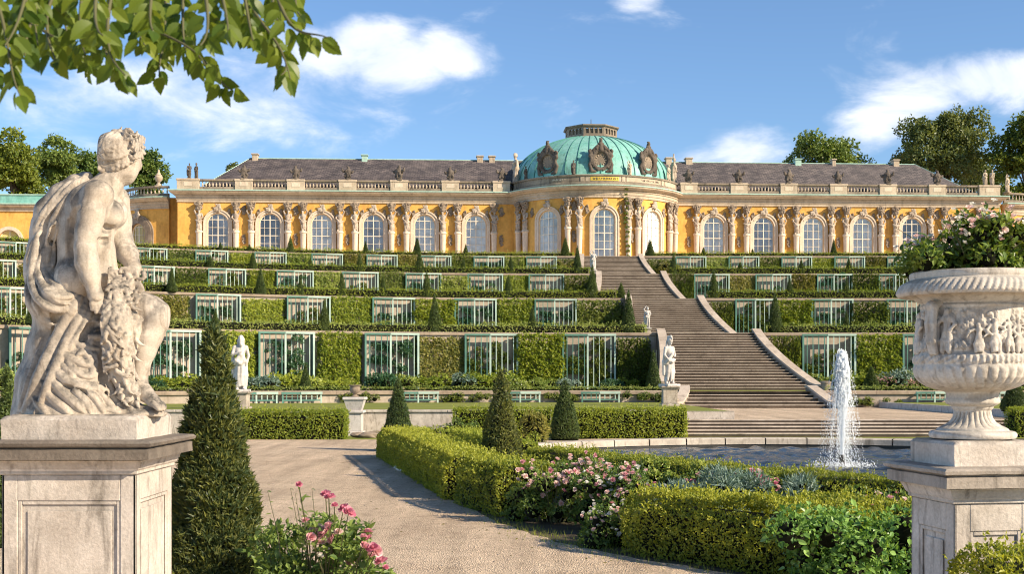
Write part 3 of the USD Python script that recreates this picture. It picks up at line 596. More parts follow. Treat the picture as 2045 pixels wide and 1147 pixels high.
MB().box((-53.2, 8, 0), (-45, 16, 8.0)).build('rear_wing', M['yellow'], pal); MB().box((53.2, 8, 0), (45, 16, 8.0)).build('rear_wing', M['yellow'], pal)
for q in (-47, 47): MB().lathe([(5.7, 0), (5.7, 8.0), (0, 8.0)], 40, at=(q, 8, 0)).build('corner_drum', M['yellow'], pal)

# windows
def window(P, s, z0, zs, w, style='door', curtain='curtain'):
    x = UsdGeom.Xform.Define(stage, ppath(pal) + '/' + numbered(ppath(pal), 'window')).GetPrim()
    def put(polyg, y0, t, step=1.2, sheet=False):
        mb = MB()
        for g in slices(polyg, step):
            v, f = wall_mesh(g, t, y0)
            if sheet: n_ = np.cross(v[f[:, 1]] - v[f[:, 0]], v[f[:, 2]] - v[f[:, 0]]); f = f[n_[:, 1] < -.5 * np.abs(n_).sum(1)]
            mb.add(P.bend(v) if P else v, f)
        return mb
    op = arch_poly(s, w, z0, zs)
    ring = op.buffer(.30, quad_segs=10).difference(op.buffer(.02)).intersection(sg.box(s - 9, z0 - .02 if style == 'door' else z0 - .5, s + 9, 20))
    ring2 = op.buffer(.42, quad_segs=10).difference(op.buffer(.28)).intersection(sg.box(s - 9, z0 - .02 if style == 'door' else z0 - .6, s + 9, 20))
    if style == 'door':
        put(ring, -.16, .3, .6).build('surround', M['tan_light'], x); put(ring2, -.24, .2, .6).build('moulding', M['tan_light'], x)
    else:
        put(op.buffer(.75, quad_segs=6).difference(op.buffer(.02)), -.28, .4, .5).build('surround', M['capital'], x)
        put(op.buffer(.95, quad_segs=6).difference(op.buffer(.62)), -.20, .24, .5).build('moulding', M['capital'], x)
    # sashes
    bars = [op.difference(op.buffer(-.09))]
    bars.append(sg.box(s - .045, z0, s + .045, zs + w / 2))
    for q in (-.27, .27): bars.append(sg.box(s + q * w - .016, z0, s + q * w + .016, zs + w / 2))
    zz = np.arange(z0 + .86, zs + w / 2 - .2, .86)
    for j, z in enumerate(zz): bars.append(sg.box(s - w / 2, z - (.035 if j % 2 else .016), s + w / 2, z + (.035 if j % 2 else .016)))
    fr = unary_union(bars).intersection(op.buffer(-.004))
    put(fr, .06, .08, 1.0).build('frame', M['sash'], x)
    put(op.buffer(-.003), .11, .012, 1.0, True).build('pane', M['glass'], x)
    put(op.buffer(-.003), .145, .02, 1.0).build('blind', M[curtain], x)
    return x
PWL, PWR = Path([(-WX1, 0), (-WX0, 0)]), Path([(WX0, 0), (WX1, 0)])
BL = ['curtain', 'curtain', 'curtain_grey', 'curtain', 'curtain_dim', 'curtain_grey', 'curtain', 'curtain_grey', 'curtain', 'curtain', 'curtain_dim', 'curtain']
for q, x in enumerate(WIN): window(None, -x, WZ0, WZS, WW, curtain=BL[q])
for q, x in enumerate(WIN): window(None, x, WZ0, WZS, WW, curtain=BL[6 + q])
for s in ROT_S: window(PR_, s, 0.0, WZS, WW)
window(PCL, PCL.s[-1] * .63, 1.3, 4.0, 2.2, 'oval', 'curtain_warm'); window(PCR, PCR.s[-1] * .37, 1.3, 4.0, 2.2, 'oval', 'curtain_warm')

# entablature, cornice, copper edge, balustrade base
def sw(P, prof, name, mat): v, f = P.sweep(prof); return MB().add(v, f).build(name, mat, pal)
mainE = Path(np.vstack([[(-45.7, 6.5)], [(-45.7, 0.0)], rot_pts, [(45.7, 0.0)], [(45.7, 6.5)]]))
E_LO = [(-.3, 7.2), (.12, 7.2), (.12, 7.45), (.20, 7.5), (.20, 7.75), (.30, 7.82), (.30, 8.0), (-.3, 8.0)]
E_HI = [(-.3, 8.0), (.45, 8.0), (.62, 8.12), (.80, 8.2), (.86, 8.36), (-.3, 8.36)]
E_CU = [(-.3, 8.362), (.92, 8.362), (.92, 8.47), (.4, 8.56), (-.3, 8.56)]
for P, dz, w in ((mainE, 0.0, 1.0), (PCL, -.55, .8), (PCR, -.55, .8)):
    for pr, nm, mt in ((E_LO, 'architrave', 'tan'), (E_HI, 'cornice', 'tan'), (E_CU, 'copper_edge', 'copper_pale')):
        sw(P, [(o, z + dz) for o, z in pr], nm, M[mt])
wingL, wingR = Path([(-45.7, 6.5), (-45.7, 0), (-9.3, 0)]), Path([(9.3, 0), (45.7, 0), (45.7, 6.5)])
for P, dz in ((wingL, 0), (wingR, 0), (PCL, -.55), (PCR, -.55)):
    sw(P, [(-.25, 8.56 + dz), (.12, 8.56 + dz), (.12, 8.86 + dz), (.06, 8.90 + dz), (-.25, 8.90 + dz)], 'balustrade_base', M['attic'])
    sw(P, [(-.27, 9.50 + dz), (.06, 9.50 + dz), (.16, 9.56 + dz), (.16, 9.72 + dz), (-.27, 9.72 + dz)], 'handrail', M['attic'])
sw(PR_, [(-.6, 8.56), (.10, 8.56), (.10, 8.85), (.0, 8.92), (.0, 9.45), (.12, 9.5), (.14, 9.66), (-.6, 9.66)], 'attic', M['attic'])
BAL = [(.05, 8.90), (.06, 8.96), (.085, 9.02), (.10, 9.12), (.055, 9.26), (.05, 9.36), (.075, 9.44), (.075, 9.50)]
PED = sorted([-(WIN[0] - 2.815 - 0.0)] + [-(x + 2.815) for x in WIN[:-1]] + [WIN[0] - 2.815] + [x + 2.815 for x in WIN[:-1]])
ends = [-44.6, 44.6]
pedx = sorted(PED + ends)
for x in pedx:
    w = .95 if abs(x) < 44 else 1.2
    p = UsdGeom.Xform.Define(stage, ppath(pal) + '/' + numbered(ppath(pal), 'balustrade_pedestal')).GetPrim()
    MB().box((x - w, -.24, 8.562), (x + w, .30, 9.52), bev=.02).box((x - w - .06, -.30, 9.522), (x + w + .06, .34, 9.76), bev=.03).build('block', M['tan'], p)
    MB().box((x - .45, -.262, 8.95), (x + .45, -.2, 9.4)).build('panel', M['tan_light'], p)
def balusters(x0, x1):
    n = max(2, int((x1 - x0) / .36)); mb = MB()
    for k in range(n): mb.lathe(BAL, 6, at=(x0 + (x1 - x0) * (k + .5) / n, 0.08, 0))
    mb.build('balusters', M['tan'], pal, kind='stuff')
for a, b in zip(pedx[:-1], pedx[1:]):
    if a * b < 0: continue
    balusters(a + .97, b - .97)
for P in (PCL, PCR):
    mb = MB(); n = 22
    for k in range(n): q = P.bend([[P.s[-1] * (k + .5) / n, .08, 0]])[0]; mb.lathe(BAL, 6, at=(q[0], q[1], -.55))
    mb.build('balusters', M['tan'], pal, kind='stuff')
# attic panels and the marks of the inscription on the rotunda
def attic_put(a0, a1, z0, z1, d, mat, name, parent=pal):
    s0, s1 = S / 2 + RR * math.radians(a0), S / 2 + RR * math.radians(a1); mb = MB()
    for g in slices(sg.box(s0, z0, s1, z1), .4): v, f = wall_mesh(g, d + .04, -d); mb.add(PR_.bend(v), f)
    return mb.build(name, mat, parent)
attic_put(-13, -10.6, 8.93, 9.44, .06, M['tan'], 'attic_pier'); attic_put(-10, 12, 8.95, 9.43, .03, M['tan'], 'attic_panel'); attic_put(12.6, 14.6, 8.93, 9.44, .06, M['tan'], 'attic_pier')
attic_put(15.5, 42, 8.95, 9.43, .03, M['tan'], 'attic_panel'); attic_put(43, 45, 8.93, 9.44, .06, M['tan'], 'attic_pier'); attic_put(47, 62, 8.95, 9.43, .03, M['tan'], 'attic_panel')
attic_put(-33, -14, 8.95, 9.43, .03, M['attic'], 'attic_panel'); attic_put(-60, -35, 8.95, 9.43, .03, M['attic'], 'attic_panel')
gp = attic_put(-7, 10.5, 8.99, 9.40, .06, M['gold'], 'gilded_panel')
def glyphs(a0, a1, z, h, mat, seed, d):
    r = np.random.default_rng(seed); mb = MB(); a = a0
    while a < a1:
        w = r.uniform(.55, .95)
        for k in range(r.integers(2, 4)):
            c = np.radians(a + r.uniform(0, w)); L = r.uniform(.5, 1.0) * h; tl = r.uniform(-.5, .5)
            p0 = PR_.bend([[S / 2 + RR * c - math.sin(tl) * L / 2, -d, z - math.cos(tl) * L / 2]])[0]; p1 = PR_.bend([[S / 2 + RR * c + math.sin(tl) * L / 2, -d, z + math.cos(tl) * L / 2]])[0]
            mb.tube([p0, p1], .022, 4)
        a += w + .35
    mb.build('inscription', mat, pal)
glyphs(-5.5, 9, 9.2, .26, M['sooty'], 3, .066); glyphs(26, 40, 9.2, .26, M['sooty'], 5, .035); glyphs(-31, -22, 9.2, .22, M['tan_light'], 9, .035)

# dome of copper gores with standing seams
DB, DH, DR = 9.62, 5.5, 9.15
th = np.linspace(0, 1.225, 22); prof = [(DR * math.cos(a), DB + DH / math.sin(1.225) * math.sin(a)) for a in th]
dm = UsdGeom.Xform.Define(stage, ppath(pal) + '/dome').GetPrim()
NG = 44
for k in range(NG):
    a0, a1 = 2 * math.pi * k / NG, 2 * math.pi * (k + 1) / NG
    MB().lathe(prof, 2, at=(*RC, 0), a0=a0, a1=a1).build('copper_panel', M['copper'], dm, smooth=40)
    MB().tube([(RC[0] + (r + .03) * math.cos(a0), RC[1] + (r + .03) * math.sin(a0), z) for r, z in prof], .055, 5).build('standing_seam', M['copper_seam'], dm)
MB().lathe([(DR + .5, DB + .02), (DR + .45, DB + .14), (DR + .1, DB + .22), (DR - .3, DB + .26)], 64, at=(*RC, 0)).build('base_flashing', M['copper_pale'], dm, smooth=30)
# lantern ring
lt = UsdGeom.Xform.Define(stage, ppath(pal) + '/lantern').GetPrim()
zt = prof[-1][1]; r8 = 3.05
oct_ = [(r8 * math.cos(math.radians(22.5 + 45 * k)), RC[1] + r8 * math.sin(math.radians(22.5 + 45 * k))) for k in range(9)]
def octp(f): return Path([(x * f, RC[1] + (y - RC[1]) * f) for x, y in oct_])
for k in range(8):
    a, b = np.array(oct_[k]), np.array(oct_[k + 1]); L = np.linalg.norm(b - a); pg = sg.box(0, zt - .05, L, zt + 1.15)
    for q in range(4): pg = pg.difference(arch_poly(.42 + (L - .84) * q / 3, .36, zt + .35, zt + .8))
    v, f = wall_mesh(pg, .25); P = Path([a, b]); v = P.bend(v); MB().add(v, f).build('pierced_wall', M['attic'], lt)
for prof_, nm in (([(3.35, zt - .25), (3.4, zt - .05), (3.15, zt + .05), (2.6, zt + .05)], 'base_moulding'), ([(2.7, zt + 1.12), (3.15, zt + 1.12), (3.3, zt + 1.22), (3.3, zt + 1.34), (2.7, zt + 1.36)], 'cap_moulding')):
    MB().lathe([(r * 1.0, z) for r, z in prof_], 8, at=(*RC, 0), a0=math.radians(22.5), a1=math.radians(382.5)).build(nm, M['attic'], lt)
MB().lathe([(2.85, zt), (2.85, zt + .9), (0, zt + 1.1)], 8, at=(*RC, 0), a0=math.radians(22.5), a1=math.radians(382.5)).build('inner_drum', M['attic'], lt)
MB().tube([(0, RC[1], zt + 1.0), (0, RC[1], zt + 2.5)], [.07, .03], 6).build('lightning_rod', M['sooty'], lt)

# slate roofs laid in courses
def roof(sx):
    x = UsdGeom.Xform.Define(stage, ppath(pal) + '/' + numbered(ppath(pal), 'roof')).GetPrim()
    e0, e1, r0, r1 = 43.2, 7.0, 39.2, 7.0; yz = lambda t: (1.4 + 6.8 * t, 9.25 + 4.2 * t); N = 26; mb = MB(); hip = MB(); back = MB()
    for k in range(N):
        t0, t1 = k / N, (k + 1.0) / N; (ya, za), (yb, zb) = yz(t0), yz(t1); xa, xb = e0 + (r0 - e0) * t0, e0 + (r0 - e0) * t1
        l = .12
        v = [(-xa, ya - .03, za + l), (-e1, ya - .03, za + l), (-e1, yb, zb), (-xb, yb, zb), (-xa, ya - .03, za - .04), (-e1, ya - .03, za - .04)]
        mb.add(v, [[0, 1, 2], [0, 2, 3], [4, 5, 1], [4, 1, 0]])
        yq, yr = 15.0 - (ya - 1.4), 15.0 - (yb - 1.4)
        hip.add([(-xa, ya, za + l), (-xb, yb, zb), (-xb, yr, zb), (-xa, yq, za + l), (-xa, ya, za - .04), (-xa, yq, za - .04)], [[0, 1, 2], [0, 2, 3], [4, 0, 3], [4, 3, 5]])
        back.add([(-xa, yq, za), (-e1, yq, za), (-e1, yr, zb), (-xb, yr, zb)], [[1, 0, 3], [1, 3, 2]])
    for m, nm in ((mb, 'front_courses'), (hip, 'hip_courses'), (back, 'rear_courses')):
        if sx > 0: m.V = [v * [-1, 1, 1] for v in m.V]; m.F = [f[:, ::-1] for f in m.F]
        m.build(nm, M['slate'], x)
    q = -sx
    MB().tube([(sx * e0, 1.4, 9.3), (sx * r0, 8.2, 13.5)], .07, 6).build('hip_ridge', M['copper_pale'], x)
    MB().tube([(sx * r0, 8.2, 13.5), (sx * r1, 8.2, 13.5)], .08, 6).build('ridge', M['copper_pale'], x)
    ch = [(-38.6, .75), (-26.0, .75), (-12.6, .8), (-11.2, .8)] if sx < 0 else [(9.6, .8), (12.0, .9), (25.0, .85), (29.3, .5), (36.8, .8)]
    for cx, w in ch:
        h = .28; w *= .85
        MB().box((cx - w / 2, 7.6, 12.6), (cx + w / 2, 8.5, 13.55 + h), bev=.02).box((cx - w / 2 - .1, 7.5, 13.552 + h), (cx + w / 2 + .1, 8.6, 13.7 + h), bev=.03).build('chimney', M['copper_pale'] if cx in (-26.0, 25.0) else M['tan'], x)
roof(-1); roof(1)

# low side wings
def side_wing(sx):
    t = thing('side_wing', 'low yellow side wing with green copper parapet at the far left' if sx < 0 else 'low yellow side wing behind the urn flowers at the far right', 'building', (PX, PY, PZ), PROT)
    x0, x1 = (-75, -52.6) if sx < 0 else (52.6, 75)
    pg = sg.box(x0, -.2, x1, 6.9)
    wx = [-58.4, -66] if sx < 0 else [58.0, 65]
    for q in wx: pg = pg.difference(arch_poly(q, 2.4, 0.0, 3.6))
    v, f = wall_mesh(pg, .5, 6.5); MB().add(v, f).build('wall', M['yellow'], t)
    MB().box((x0, 7.4, 0), (x1, 15, 7.4)).build('rear_block', M['yellow'], t)
    P = Path([(x0, 6.5), (x1, 6.5)])
    for pr, nm, mt in (([(-.3, 6.9), (.15, 6.9), (.2, 7.3), (.55, 7.45), (.6, 7.65), (-.3, 7.65)], 'cornice', 'tan'), ([(-.3, 7.652), (.7, 7.652), (.7, 7.78), (-.3, 7.85)], 'copper_edge', 'copper_pale'),
                       ([(-.3, 7.852), (.1, 7.852), (.1, 8.75), (-.3, 8.75)], 'copper_parapet', 'copper'), ([(-.35, 8.752), (.2, 8.752), (.2, 8.88), (-.35, 8.88)], 'parapet_cap', 'copper_pale')):
        v, f = P.sweep(pr); MB().add(v, f).build(nm, M[mt], t)
    for q in wx:
        w = UsdGeom.Xform.Define(stage, ppath(t) + '/' + numbered(ppath(t), 'niche')).GetPrim(); op = arch_poly(q, 2.4, 0.0, 3.6)
        v, f = wall_mesh(op.buffer(.4).difference(op.buffer(.01)).intersection(sg.box(-99, 0, 99, 9)), .2, 6.38); MB().add(v, f).build('surround', M['tan_light'], w)
        v, f = wall_mesh(op.buffer(-.01), .03, 6.85); MB().add(v, f).build('back_panel', M['curtain' if sx > 0 else 'curtain_warm'], w)
        fr = unary_union([op.difference(op.buffer(-.08)), sg.box(q - .05, 0, q + .05, 5)] + [sg.box(q - 2, z - .03, q + 2, z + .03) for z in (1, 2, 3, 4)]).intersection(op.buffer(-.012))
        v, f = wall_mesh(fr, .06, 6.75); MB().add(v, f).build('frame', M['sash'], w)
side_wing(-1); side_wing(1)
# ------------------------------------------------------------------ sculpture
def smooth_mesh(fd, it=1, amp=0.0, sc=20.0, seed=0):
    v, f = fd.mesh()
    if it: v = taubin(v, f, it)
    if amp:
        a, b, n = meshkit.arrays((v, f), True); v = v + n * (noise3(v, sc, seed, 4) * amp)[:, None]
    return v, f

def figure_field(h=0.022, seed=0, arms='side', head='bare', drape=1.0, lean=0.04, turn=0.0):
    """a standing draped stone figure 1.8 m tall, facing -y"""
    r = np.random.default_rng(seed); F = Field((-.55, -.42, -.05), (.55, .42, 2.15), h); k = .05
    hx = lean
    F.chain([(-.10, .02, .06), (-.10, -.02, .50), (-.09 + hx, 0, .92)], [.055, .075, .105], k); F.chain([(.12, -.06, .06), (.13, -.08, .50), (.08 + hx, 0, .92)], [.05, .07, .10], k)
    F.cap((-.10, -.02, .03), (-.12, -.14, .02), .05, .035, k); F.cap((.12, -.1, .03), (.15, -.22, .02), .05, .035, k)
    F.ell((hx, 0, .95), (.18, .13, .14), k); F.cap((hx, 0, 1.0), (hx * .3, 0, 1.22), .135, .13, k); F.ell((0, 0, 1.33), (.18, .125, .16), k)
    F.cap((-.17, .01, 1.45), (.17, .01, 1.45), .065, .065, k); F.cap((0, 0, 1.46), (.01, -.01, 1.60), .06, .05, .03)
    hd = np.array([.02 + turn * .03, -.02, 1.70]); F.ell(hd, (.078, .095, .11), .03); F.cap(hd + [turn * .03, -.085, -.01], hd + [turn * .03, -.10, -.03], .016, .02, .02); F.cap(hd + [0, -.04, -.09], hd + [0, -.06, -.095], .04, .035, .03)
    if head == 'beard':
        F.chain([hd + [0, -.07, -.07], hd + [.01, -.09, -.17], hd + [.01, -.08, -.25]], [.06, .06, .03], .03); F.chain([hd + [.0, .05, .08], hd + [.05, .05, 0], hd + [.07, .06, -.2]], [.08, .07, .05], .03)
        F.chain([hd + [-.02, .05, .06], hd + [-.07, .04, -.05], hd + [-.08, .05, -.25]], [.06, .06, .05], .03)
    elif head == 'helmet':
        F.ell(hd + [0, .01, .05], (.105, .125, .10), .02); F.chain([hd + [0, -.12, .10], hd + [0, -.04, .20], hd + [0, .10, .18], hd + [0, .16, .02]], [.03, .05, .05, .03], .03); F.chain([hd + [-.07, .08, 0], hd + [-.09, .10, -.18]], [.06, .05], .03)
    else:
        F.ell(hd + [0, .03, .03], (.095, .10, .105), .02); F.ell(hd + [0, .13, .02], (.05, .05, .05), .03)
    def arm(s, e, w): F.chain([(s * .20, .01, 1.44), e, w], [.06, .048, .036], .04); F.cap(w, np.array(w) + unit(np.array(w) - np.array(e)) * .09, .036, .02, .02)
    if arms == 'side': arm(-1, (-.27, -.02, 1.16), (-.20, -.16, .98)); arm(1, (.26, -.02, 1.17), (.12, -.17, 1.12))
    elif arms == 'cross': arm(-1, (-.27, -.05, 1.18), (-.02, -.18, 1.26)); arm(1, (.27, -.02, 1.16), (.22, -.10, .92))
    elif arms == 'up': arm(-1, (-.30, -.02, 1.62), (-.14, -.03, 1.88)); arm(1, (.28, -.04, 1.22), (.10, -.16, 1.05))
    elif arms == 'horn': arm(-1, (-.30, -.02, 1.30), (-.36, -.06, 1.58)); arm(1, (.27, -.04, 1.20), (.16, -.14, 1.0)); F.chain([(-.38, -.05, 1.55), (-.46, -.04, 1.75), (-.40, -.04, 1.98), (-.28, -.04, 2.05)], [.05, .06, .05, .02], .03)
    if drape:
        for q in range(int(16 * drape)):
            a = r.uniform(0, 2 * math.pi); x0, y0 = hx + .15 * math.cos(a), .11 * math.sin(a); b = a + r.uniform(-.5, .5)
            x1, y1 = .19 * math.cos(b), .15 * math.sin(b)
            F.chain([(x0, y0, r.uniform(.85, 1.0)), ((x0 + x1) / 2 + r.uniform(-.02, .02), (y0 + y1) / 2, .5), (x1, y1, r.uniform(.03, .25))], [.04, .05, .045], .03)
        F.chain([(.18, -.05, 1.42), (.02, -.15, 1.2), (-.14, -.14, 1.0), (-.2, -.03, .85)], [.04, .05, .06, .07], .04); F.chain([(-.2, -.02, .98), (-.02, -.17, .90), (.18, -.10, .98)], [.05, .06, .05], .04)
        F.chain([(-.22, .03, 1.35), (-.26, .05, .9), (-.24, .06, .4)], [.04, .06, .06], .04)
        F.chain([(.0, .12, 1.45), (.02, .14, .9), (.03, .13, .1)], [.08, .12, .13], .06)
    return F
fig_cache = {}
def figure_mesh(**kw):
    k = tuple(sorted(kw.items()))
    if k not in fig_cache: fig_cache[k] = smooth_mesh(figure_field(**kw), 1)
    return fig_cache[k]

# --- herms of the facade: one of each kind with its parts, then copies
def herm_proto(seed):
    r = np.random.default_rng(seed); F = Field((-.75, -.55, -.3), (.75, .4, 3.1), .035); k = .06; s = 1 if seed % 2 else -1
    F.cap((0, 0, -.2), (0, 0, .35), .22, .27, k); F.ell((.03 * s, -.02, .75), (.30, .23, .30), k); F.cap((.02 * s, 0, .8), (-.03 * s, -.02, 1.25), .22, .22, k); F.ell((-.03 * s, -.03, 1.42), (.30, .21, .26), k)
    F.cap((-.28, 0, 1.62), (.28, 0, 1.62), .10, .10, k); hd = np.array([.05 * s, -.12, 1.92]); F.cap((0, -.03, 1.62), hd, .09, .09, .04); F.ell(hd, (.125, .15, .17), .03); F.ell(hd + [0, .06, .08], (.16, .16, .14), .03); F.cap(hd + [0, -.1, -.1], hd + [0, -.16, -.26], .08, .05, .04)
    F.chain([(-.30 * s, 0, 1.6), (-.46 * s, -.08, 1.95), (-.26 * s, -.06, 2.25)], [.10, .085, .06], .05); F.chain([(.31 * s, 0, 1.6), (.42 * s, -.12, 1.22), (.18 * s, -.24, 1.0)], [.10, .085, .06], .05)
    for q in range(12):
        a = r.uniform(-math.pi, 0); F.chain([(.24 * math.cos(a), .2 * math.sin(a), r.uniform(.6, 1.0)), (.26 * math.cos(a + .4), .22 * math.sin(a + .4), .3), (.25 * math.cos(a + .5), .2 * math.sin(a + .5), -.15)], [.06, .08, .06], .04)
    F.chain([(-.32, -.08, .95), (0, -.28, .72), (.33, -.1, .9)], [.08, .10, .08], .05)
    for q in range(10): F.ell((r.uniform(-.3, .3), r.uniform(-.3, -.1), r.uniform(-.25, .0)), r.uniform(.06, .10), .04)
    fig = smooth_mesh(F, 1)
    C = Field((-.8, -.6, 1.95), (.8, .3, 3.05), .04); C.cap((0, .0, 2.1), (0, 0, 2.75), .25, .33, .05); C.ell((0, 0, 2.85), (.46, .36, .12), .05)
    for q in range(44):
        a = r.uniform(0, 2 * math.pi); z = r.uniform(2.12, 2.8); R = .24 + .16 * (z - 2.1); C.ell((R * math.cos(a) * 1.15, R * math.sin(a), z), (r.uniform(.06, .11), r.uniform(.06, .10), r.uniform(.07, .13)), .03)
    for s2 in (-1, 1): C.chain([(s2 * .30, -.2, 2.55), (s2 * .46, -.22, 2.7), (s2 * .44, -.26, 2.86), (s2 * .33, -.26, 2.82)], [.05, .06, .06, .04], .03)
    return fig, smooth_mesh(C, 0)
herm_src = []
HZ = 4.25
for sd in (1, 2, 3, 4):
    herm_src.append(herm_proto(sd))
herm_first = {}
def place_herm(x, y, rz, kind):
    if kind in herm_first: return copy_of(herm_first[kind], (x, y, 0), rz, parent=pal, name='herm')
    t = thing('herm', loc=(x, y, 0), rz=rz, parent=pal); fig, cap = herm_src[kind]
    MB().add(fig[0] + [0, 0, HZ], fig[1]).build('figure', M['herm'], t, smooth=True)
    MB().add(cap[0] + [0, 0, HZ], cap[1]).build('capital', M['capital'], t, smooth=True)
    MB().lathe([(.40, 0), (.40, .22), (.34, .30), (.30, .36), (.25, .5), (.29, 2.4), (.33, HZ - .45), (.40, HZ - .40), (.40, HZ - .25), (.33, HZ - .15)], 14).box((-.42, -.42, -.3), (.42, .42, .02)).build('pier', M['tan_light'], t, smooth=35)
    herm_first[kind] = t; return t
hr = np.random.default_rng(11); hk = 0
mid = [WIN[0] - 2.815] + [x + 2.815 for x in WIN]
for sx in (-1, 1):
    for m in mid:
        for d in (-.82, .82):
            if sx * m + d > 44.9 or sx * m + d < -44.9: continue
            if abs(sx * m + d) < 9.75: continue
            place_herm(sx * m + d, -.30, 0, hk % 4); hk += int(hr.integers(1, 4))
for a in (-57, -50.5, -20.5, -13.5, 16, 22.5, 50, 57):
    s = S / 2 + RR * math.radians(a); p = PR_.bend([[s, -.30, 0]])[0]; place_herm(p[0], p[1], a, hk % 4); hk += int(hr.integers(1, 4))
# --- carved ornaments on the wall
def ornament(seed, w, h, n, vertical=False):
    r = np.random.default_rng(seed); C = Field((-w, -.25, -h), (w, .1, h), .045); C.ell((0, 0, 0), (w * .45, .10, h * .55), .04)
    for q in range(n):
        a = r.uniform(0, 2 * math.pi); rr = r.uniform(.3, .8); C.ell((w * rr * math.cos(a), r.uniform(-.10, .0), h * rr * math.sin(a)), (r.uniform(.07, .14), r.uniform(.06, .1), r.uniform(.07, .15)), .03)
    return smooth_mesh(C, 0)
orn = {'keystone_mask': (ornament(1, .48, .62, 26), M['herm']), 'carved_drop': (ornament(2, .26, .85, 22), M['capital']), 'carved_scroll': (ornament(3, .42, .62, 24), M['capital'])}
orn_first = {}
def place_orn(kind, x, y, z, rz=0, scl=1):
    if kind in orn_first:
        p = copy_of(orn_first[kind], (x, y, z), rz, scl, parent=pal, name=kind); return
    t = thing(kind, loc=(x, y, z), rz=rz, scl=scl, parent=pal); MB().add(*orn[kind][0]).build('relief', orn[kind][1], t, smooth=True); orn_first[kind] = t
for sx in (-1, 1):
    for x in WIN: place_orn('keystone_mask', sx * x, -.24, 6.55)
    for m in mid[:-1]:
        place_orn('carved_drop', sx * m, -.05, 3.1, 0, (1, 1, hr.uniform(.8, 1.1)))
        place_orn('carved_scroll', sx * m, -.02, 6.3)
        for d in (-1.62, 1.62):
            if abs(sx * m + d) > 9.8: place_orn('carved_scroll', sx * m + d, -.02, 5.95, 0, (.8, 1, 1.0))
for a in (-34, 1.5, 35): p = PR_.bend([[S / 2 + RR * math.radians(a), -.26, 0]])[0]; place_orn('keystone_mask', p[0], p[1], 6.6, a)
for a in (-53.7, -17, 19.2, 53.5):
    p = PR_.bend([[S / 2 + RR * math.radians(a), -.03, 0]])[0]; place_orn('carved_drop', p[0], p[1], 3.0, a); place_orn('carved_scroll', p[0], p[1], 6.3, a)
for a in (-46, -25, -9, 11.5, 27, 45): p = PR_.bend([[S / 2 + RR * math.radians(a), -.03, 0]])[0]; place_orn('carved_scroll', p[0], p[1], 5.9, a, (.75, 1, 1))
for P, q in ((PCL, .63), (PCR, .37)):
    p = P.bend([[P.s[-1] * q, -.3, 0]])[0]; place_orn('keystone_mask', p[0], p[1], 6.1, (-90 if P is PCL else 0) + 90 * q + (0 if P is PCL else 0), 1.25)
# --- round dormers on the dome
def oculus(seed):
    r = np.random.default_rng(seed); C = Field((-1.5, -.6, -1.5), (1.5, .6, 2.5), .055)
    for q in range(40):
        a = 2 * math.pi * q / 40; C.ell((.88 * math.cos(a), -.05, 1.0 * math.sin(a)), .20, .05)
    for s in (-1, 1):
        C.chain([(s * .9, 0, .9), (s * 1.15, -.1, .45), (s * 1.0, -.15, .1), (s * 1.2, -.05, -.5), (s * 1.0, -.1, -1.15), (s * .6, -.1, -1.25)], [.18, .2, .15, .17, .22, .15], .06); C.chain([(s * 1.1, 0, .55), (s * 1.22, -.1, .95), (s * 1.12, -.12, 1.1)], [.15, .14, .12], .05); C.chain([(s * .8, -.05, 1.0), (s * .35, -.1, 1.45)], [.2, .2], .06)
        C.ell((s * .45, -.2, 1.2), .15, .05)
    C.cap((0, -.1, 1.1), (0, -.05, 1.95), .30, .20, .08); C.ell((0, -.12, 2.1), (.18, .18, .2), .05); C.ell((0, -.1, 1.75), (.36, .2, .14), .06); C.ell((0, -.08, 2.3), (.22, .15, .08), .04)
    for q in range(50):
        a = r.uniform(0, 2 * math.pi); C.ell((1.05 * math.cos(a), -.15, 1.1 * math.sin(a)), r.uniform(.08, .16), .03)
    return smooth_mesh(C, 0)
ocm = oculus(4)
for a in (-38, 0, 37):
    x = UsdGeom.Xform.Define(stage, ppath(pal) + '/' + numbered(ppath(pal), 'dormer')).GetPrim(); rr = 8.95; A = math.radians(a)
    xx_ = UsdGeom.Xformable(x); xx_.AddTranslateOp().Set(Gf.Vec3d(RC[0] + rr * math.sin(A), RC[1] - rr * math.cos(A), 11.35)); xx_.AddRotateZOp().Set(float(a))
    MB().add(*ocm).build('carved_frame', M['sooty'], x, smooth=True)
    MB().lathe([(0, 0), (.72, 0), (.78, .1)], 24).build('disc', M['attic'], x)
    g = x.GetChildren()[-1]; UsdGeom.Xformable(g).AddRotateXOp().Set(90.0); 
    mb = MB(); rg = np.random.default_rng(5)
    for k in range(12): b = 2 * math.pi * k / 12; mb.tube([(.42 * math.cos(b), -.03, .42 * math.sin(b)), (.62 * math.cos(b), -.03, .62 * math.sin(b))], .03, 4)
    mb.build('numerals', M['tan'], x)
    MB().box((-1.25, .0, -2.2), (1.25, 1.6, -1.15), bev=.2).build('base_apron', M['copper'], x)
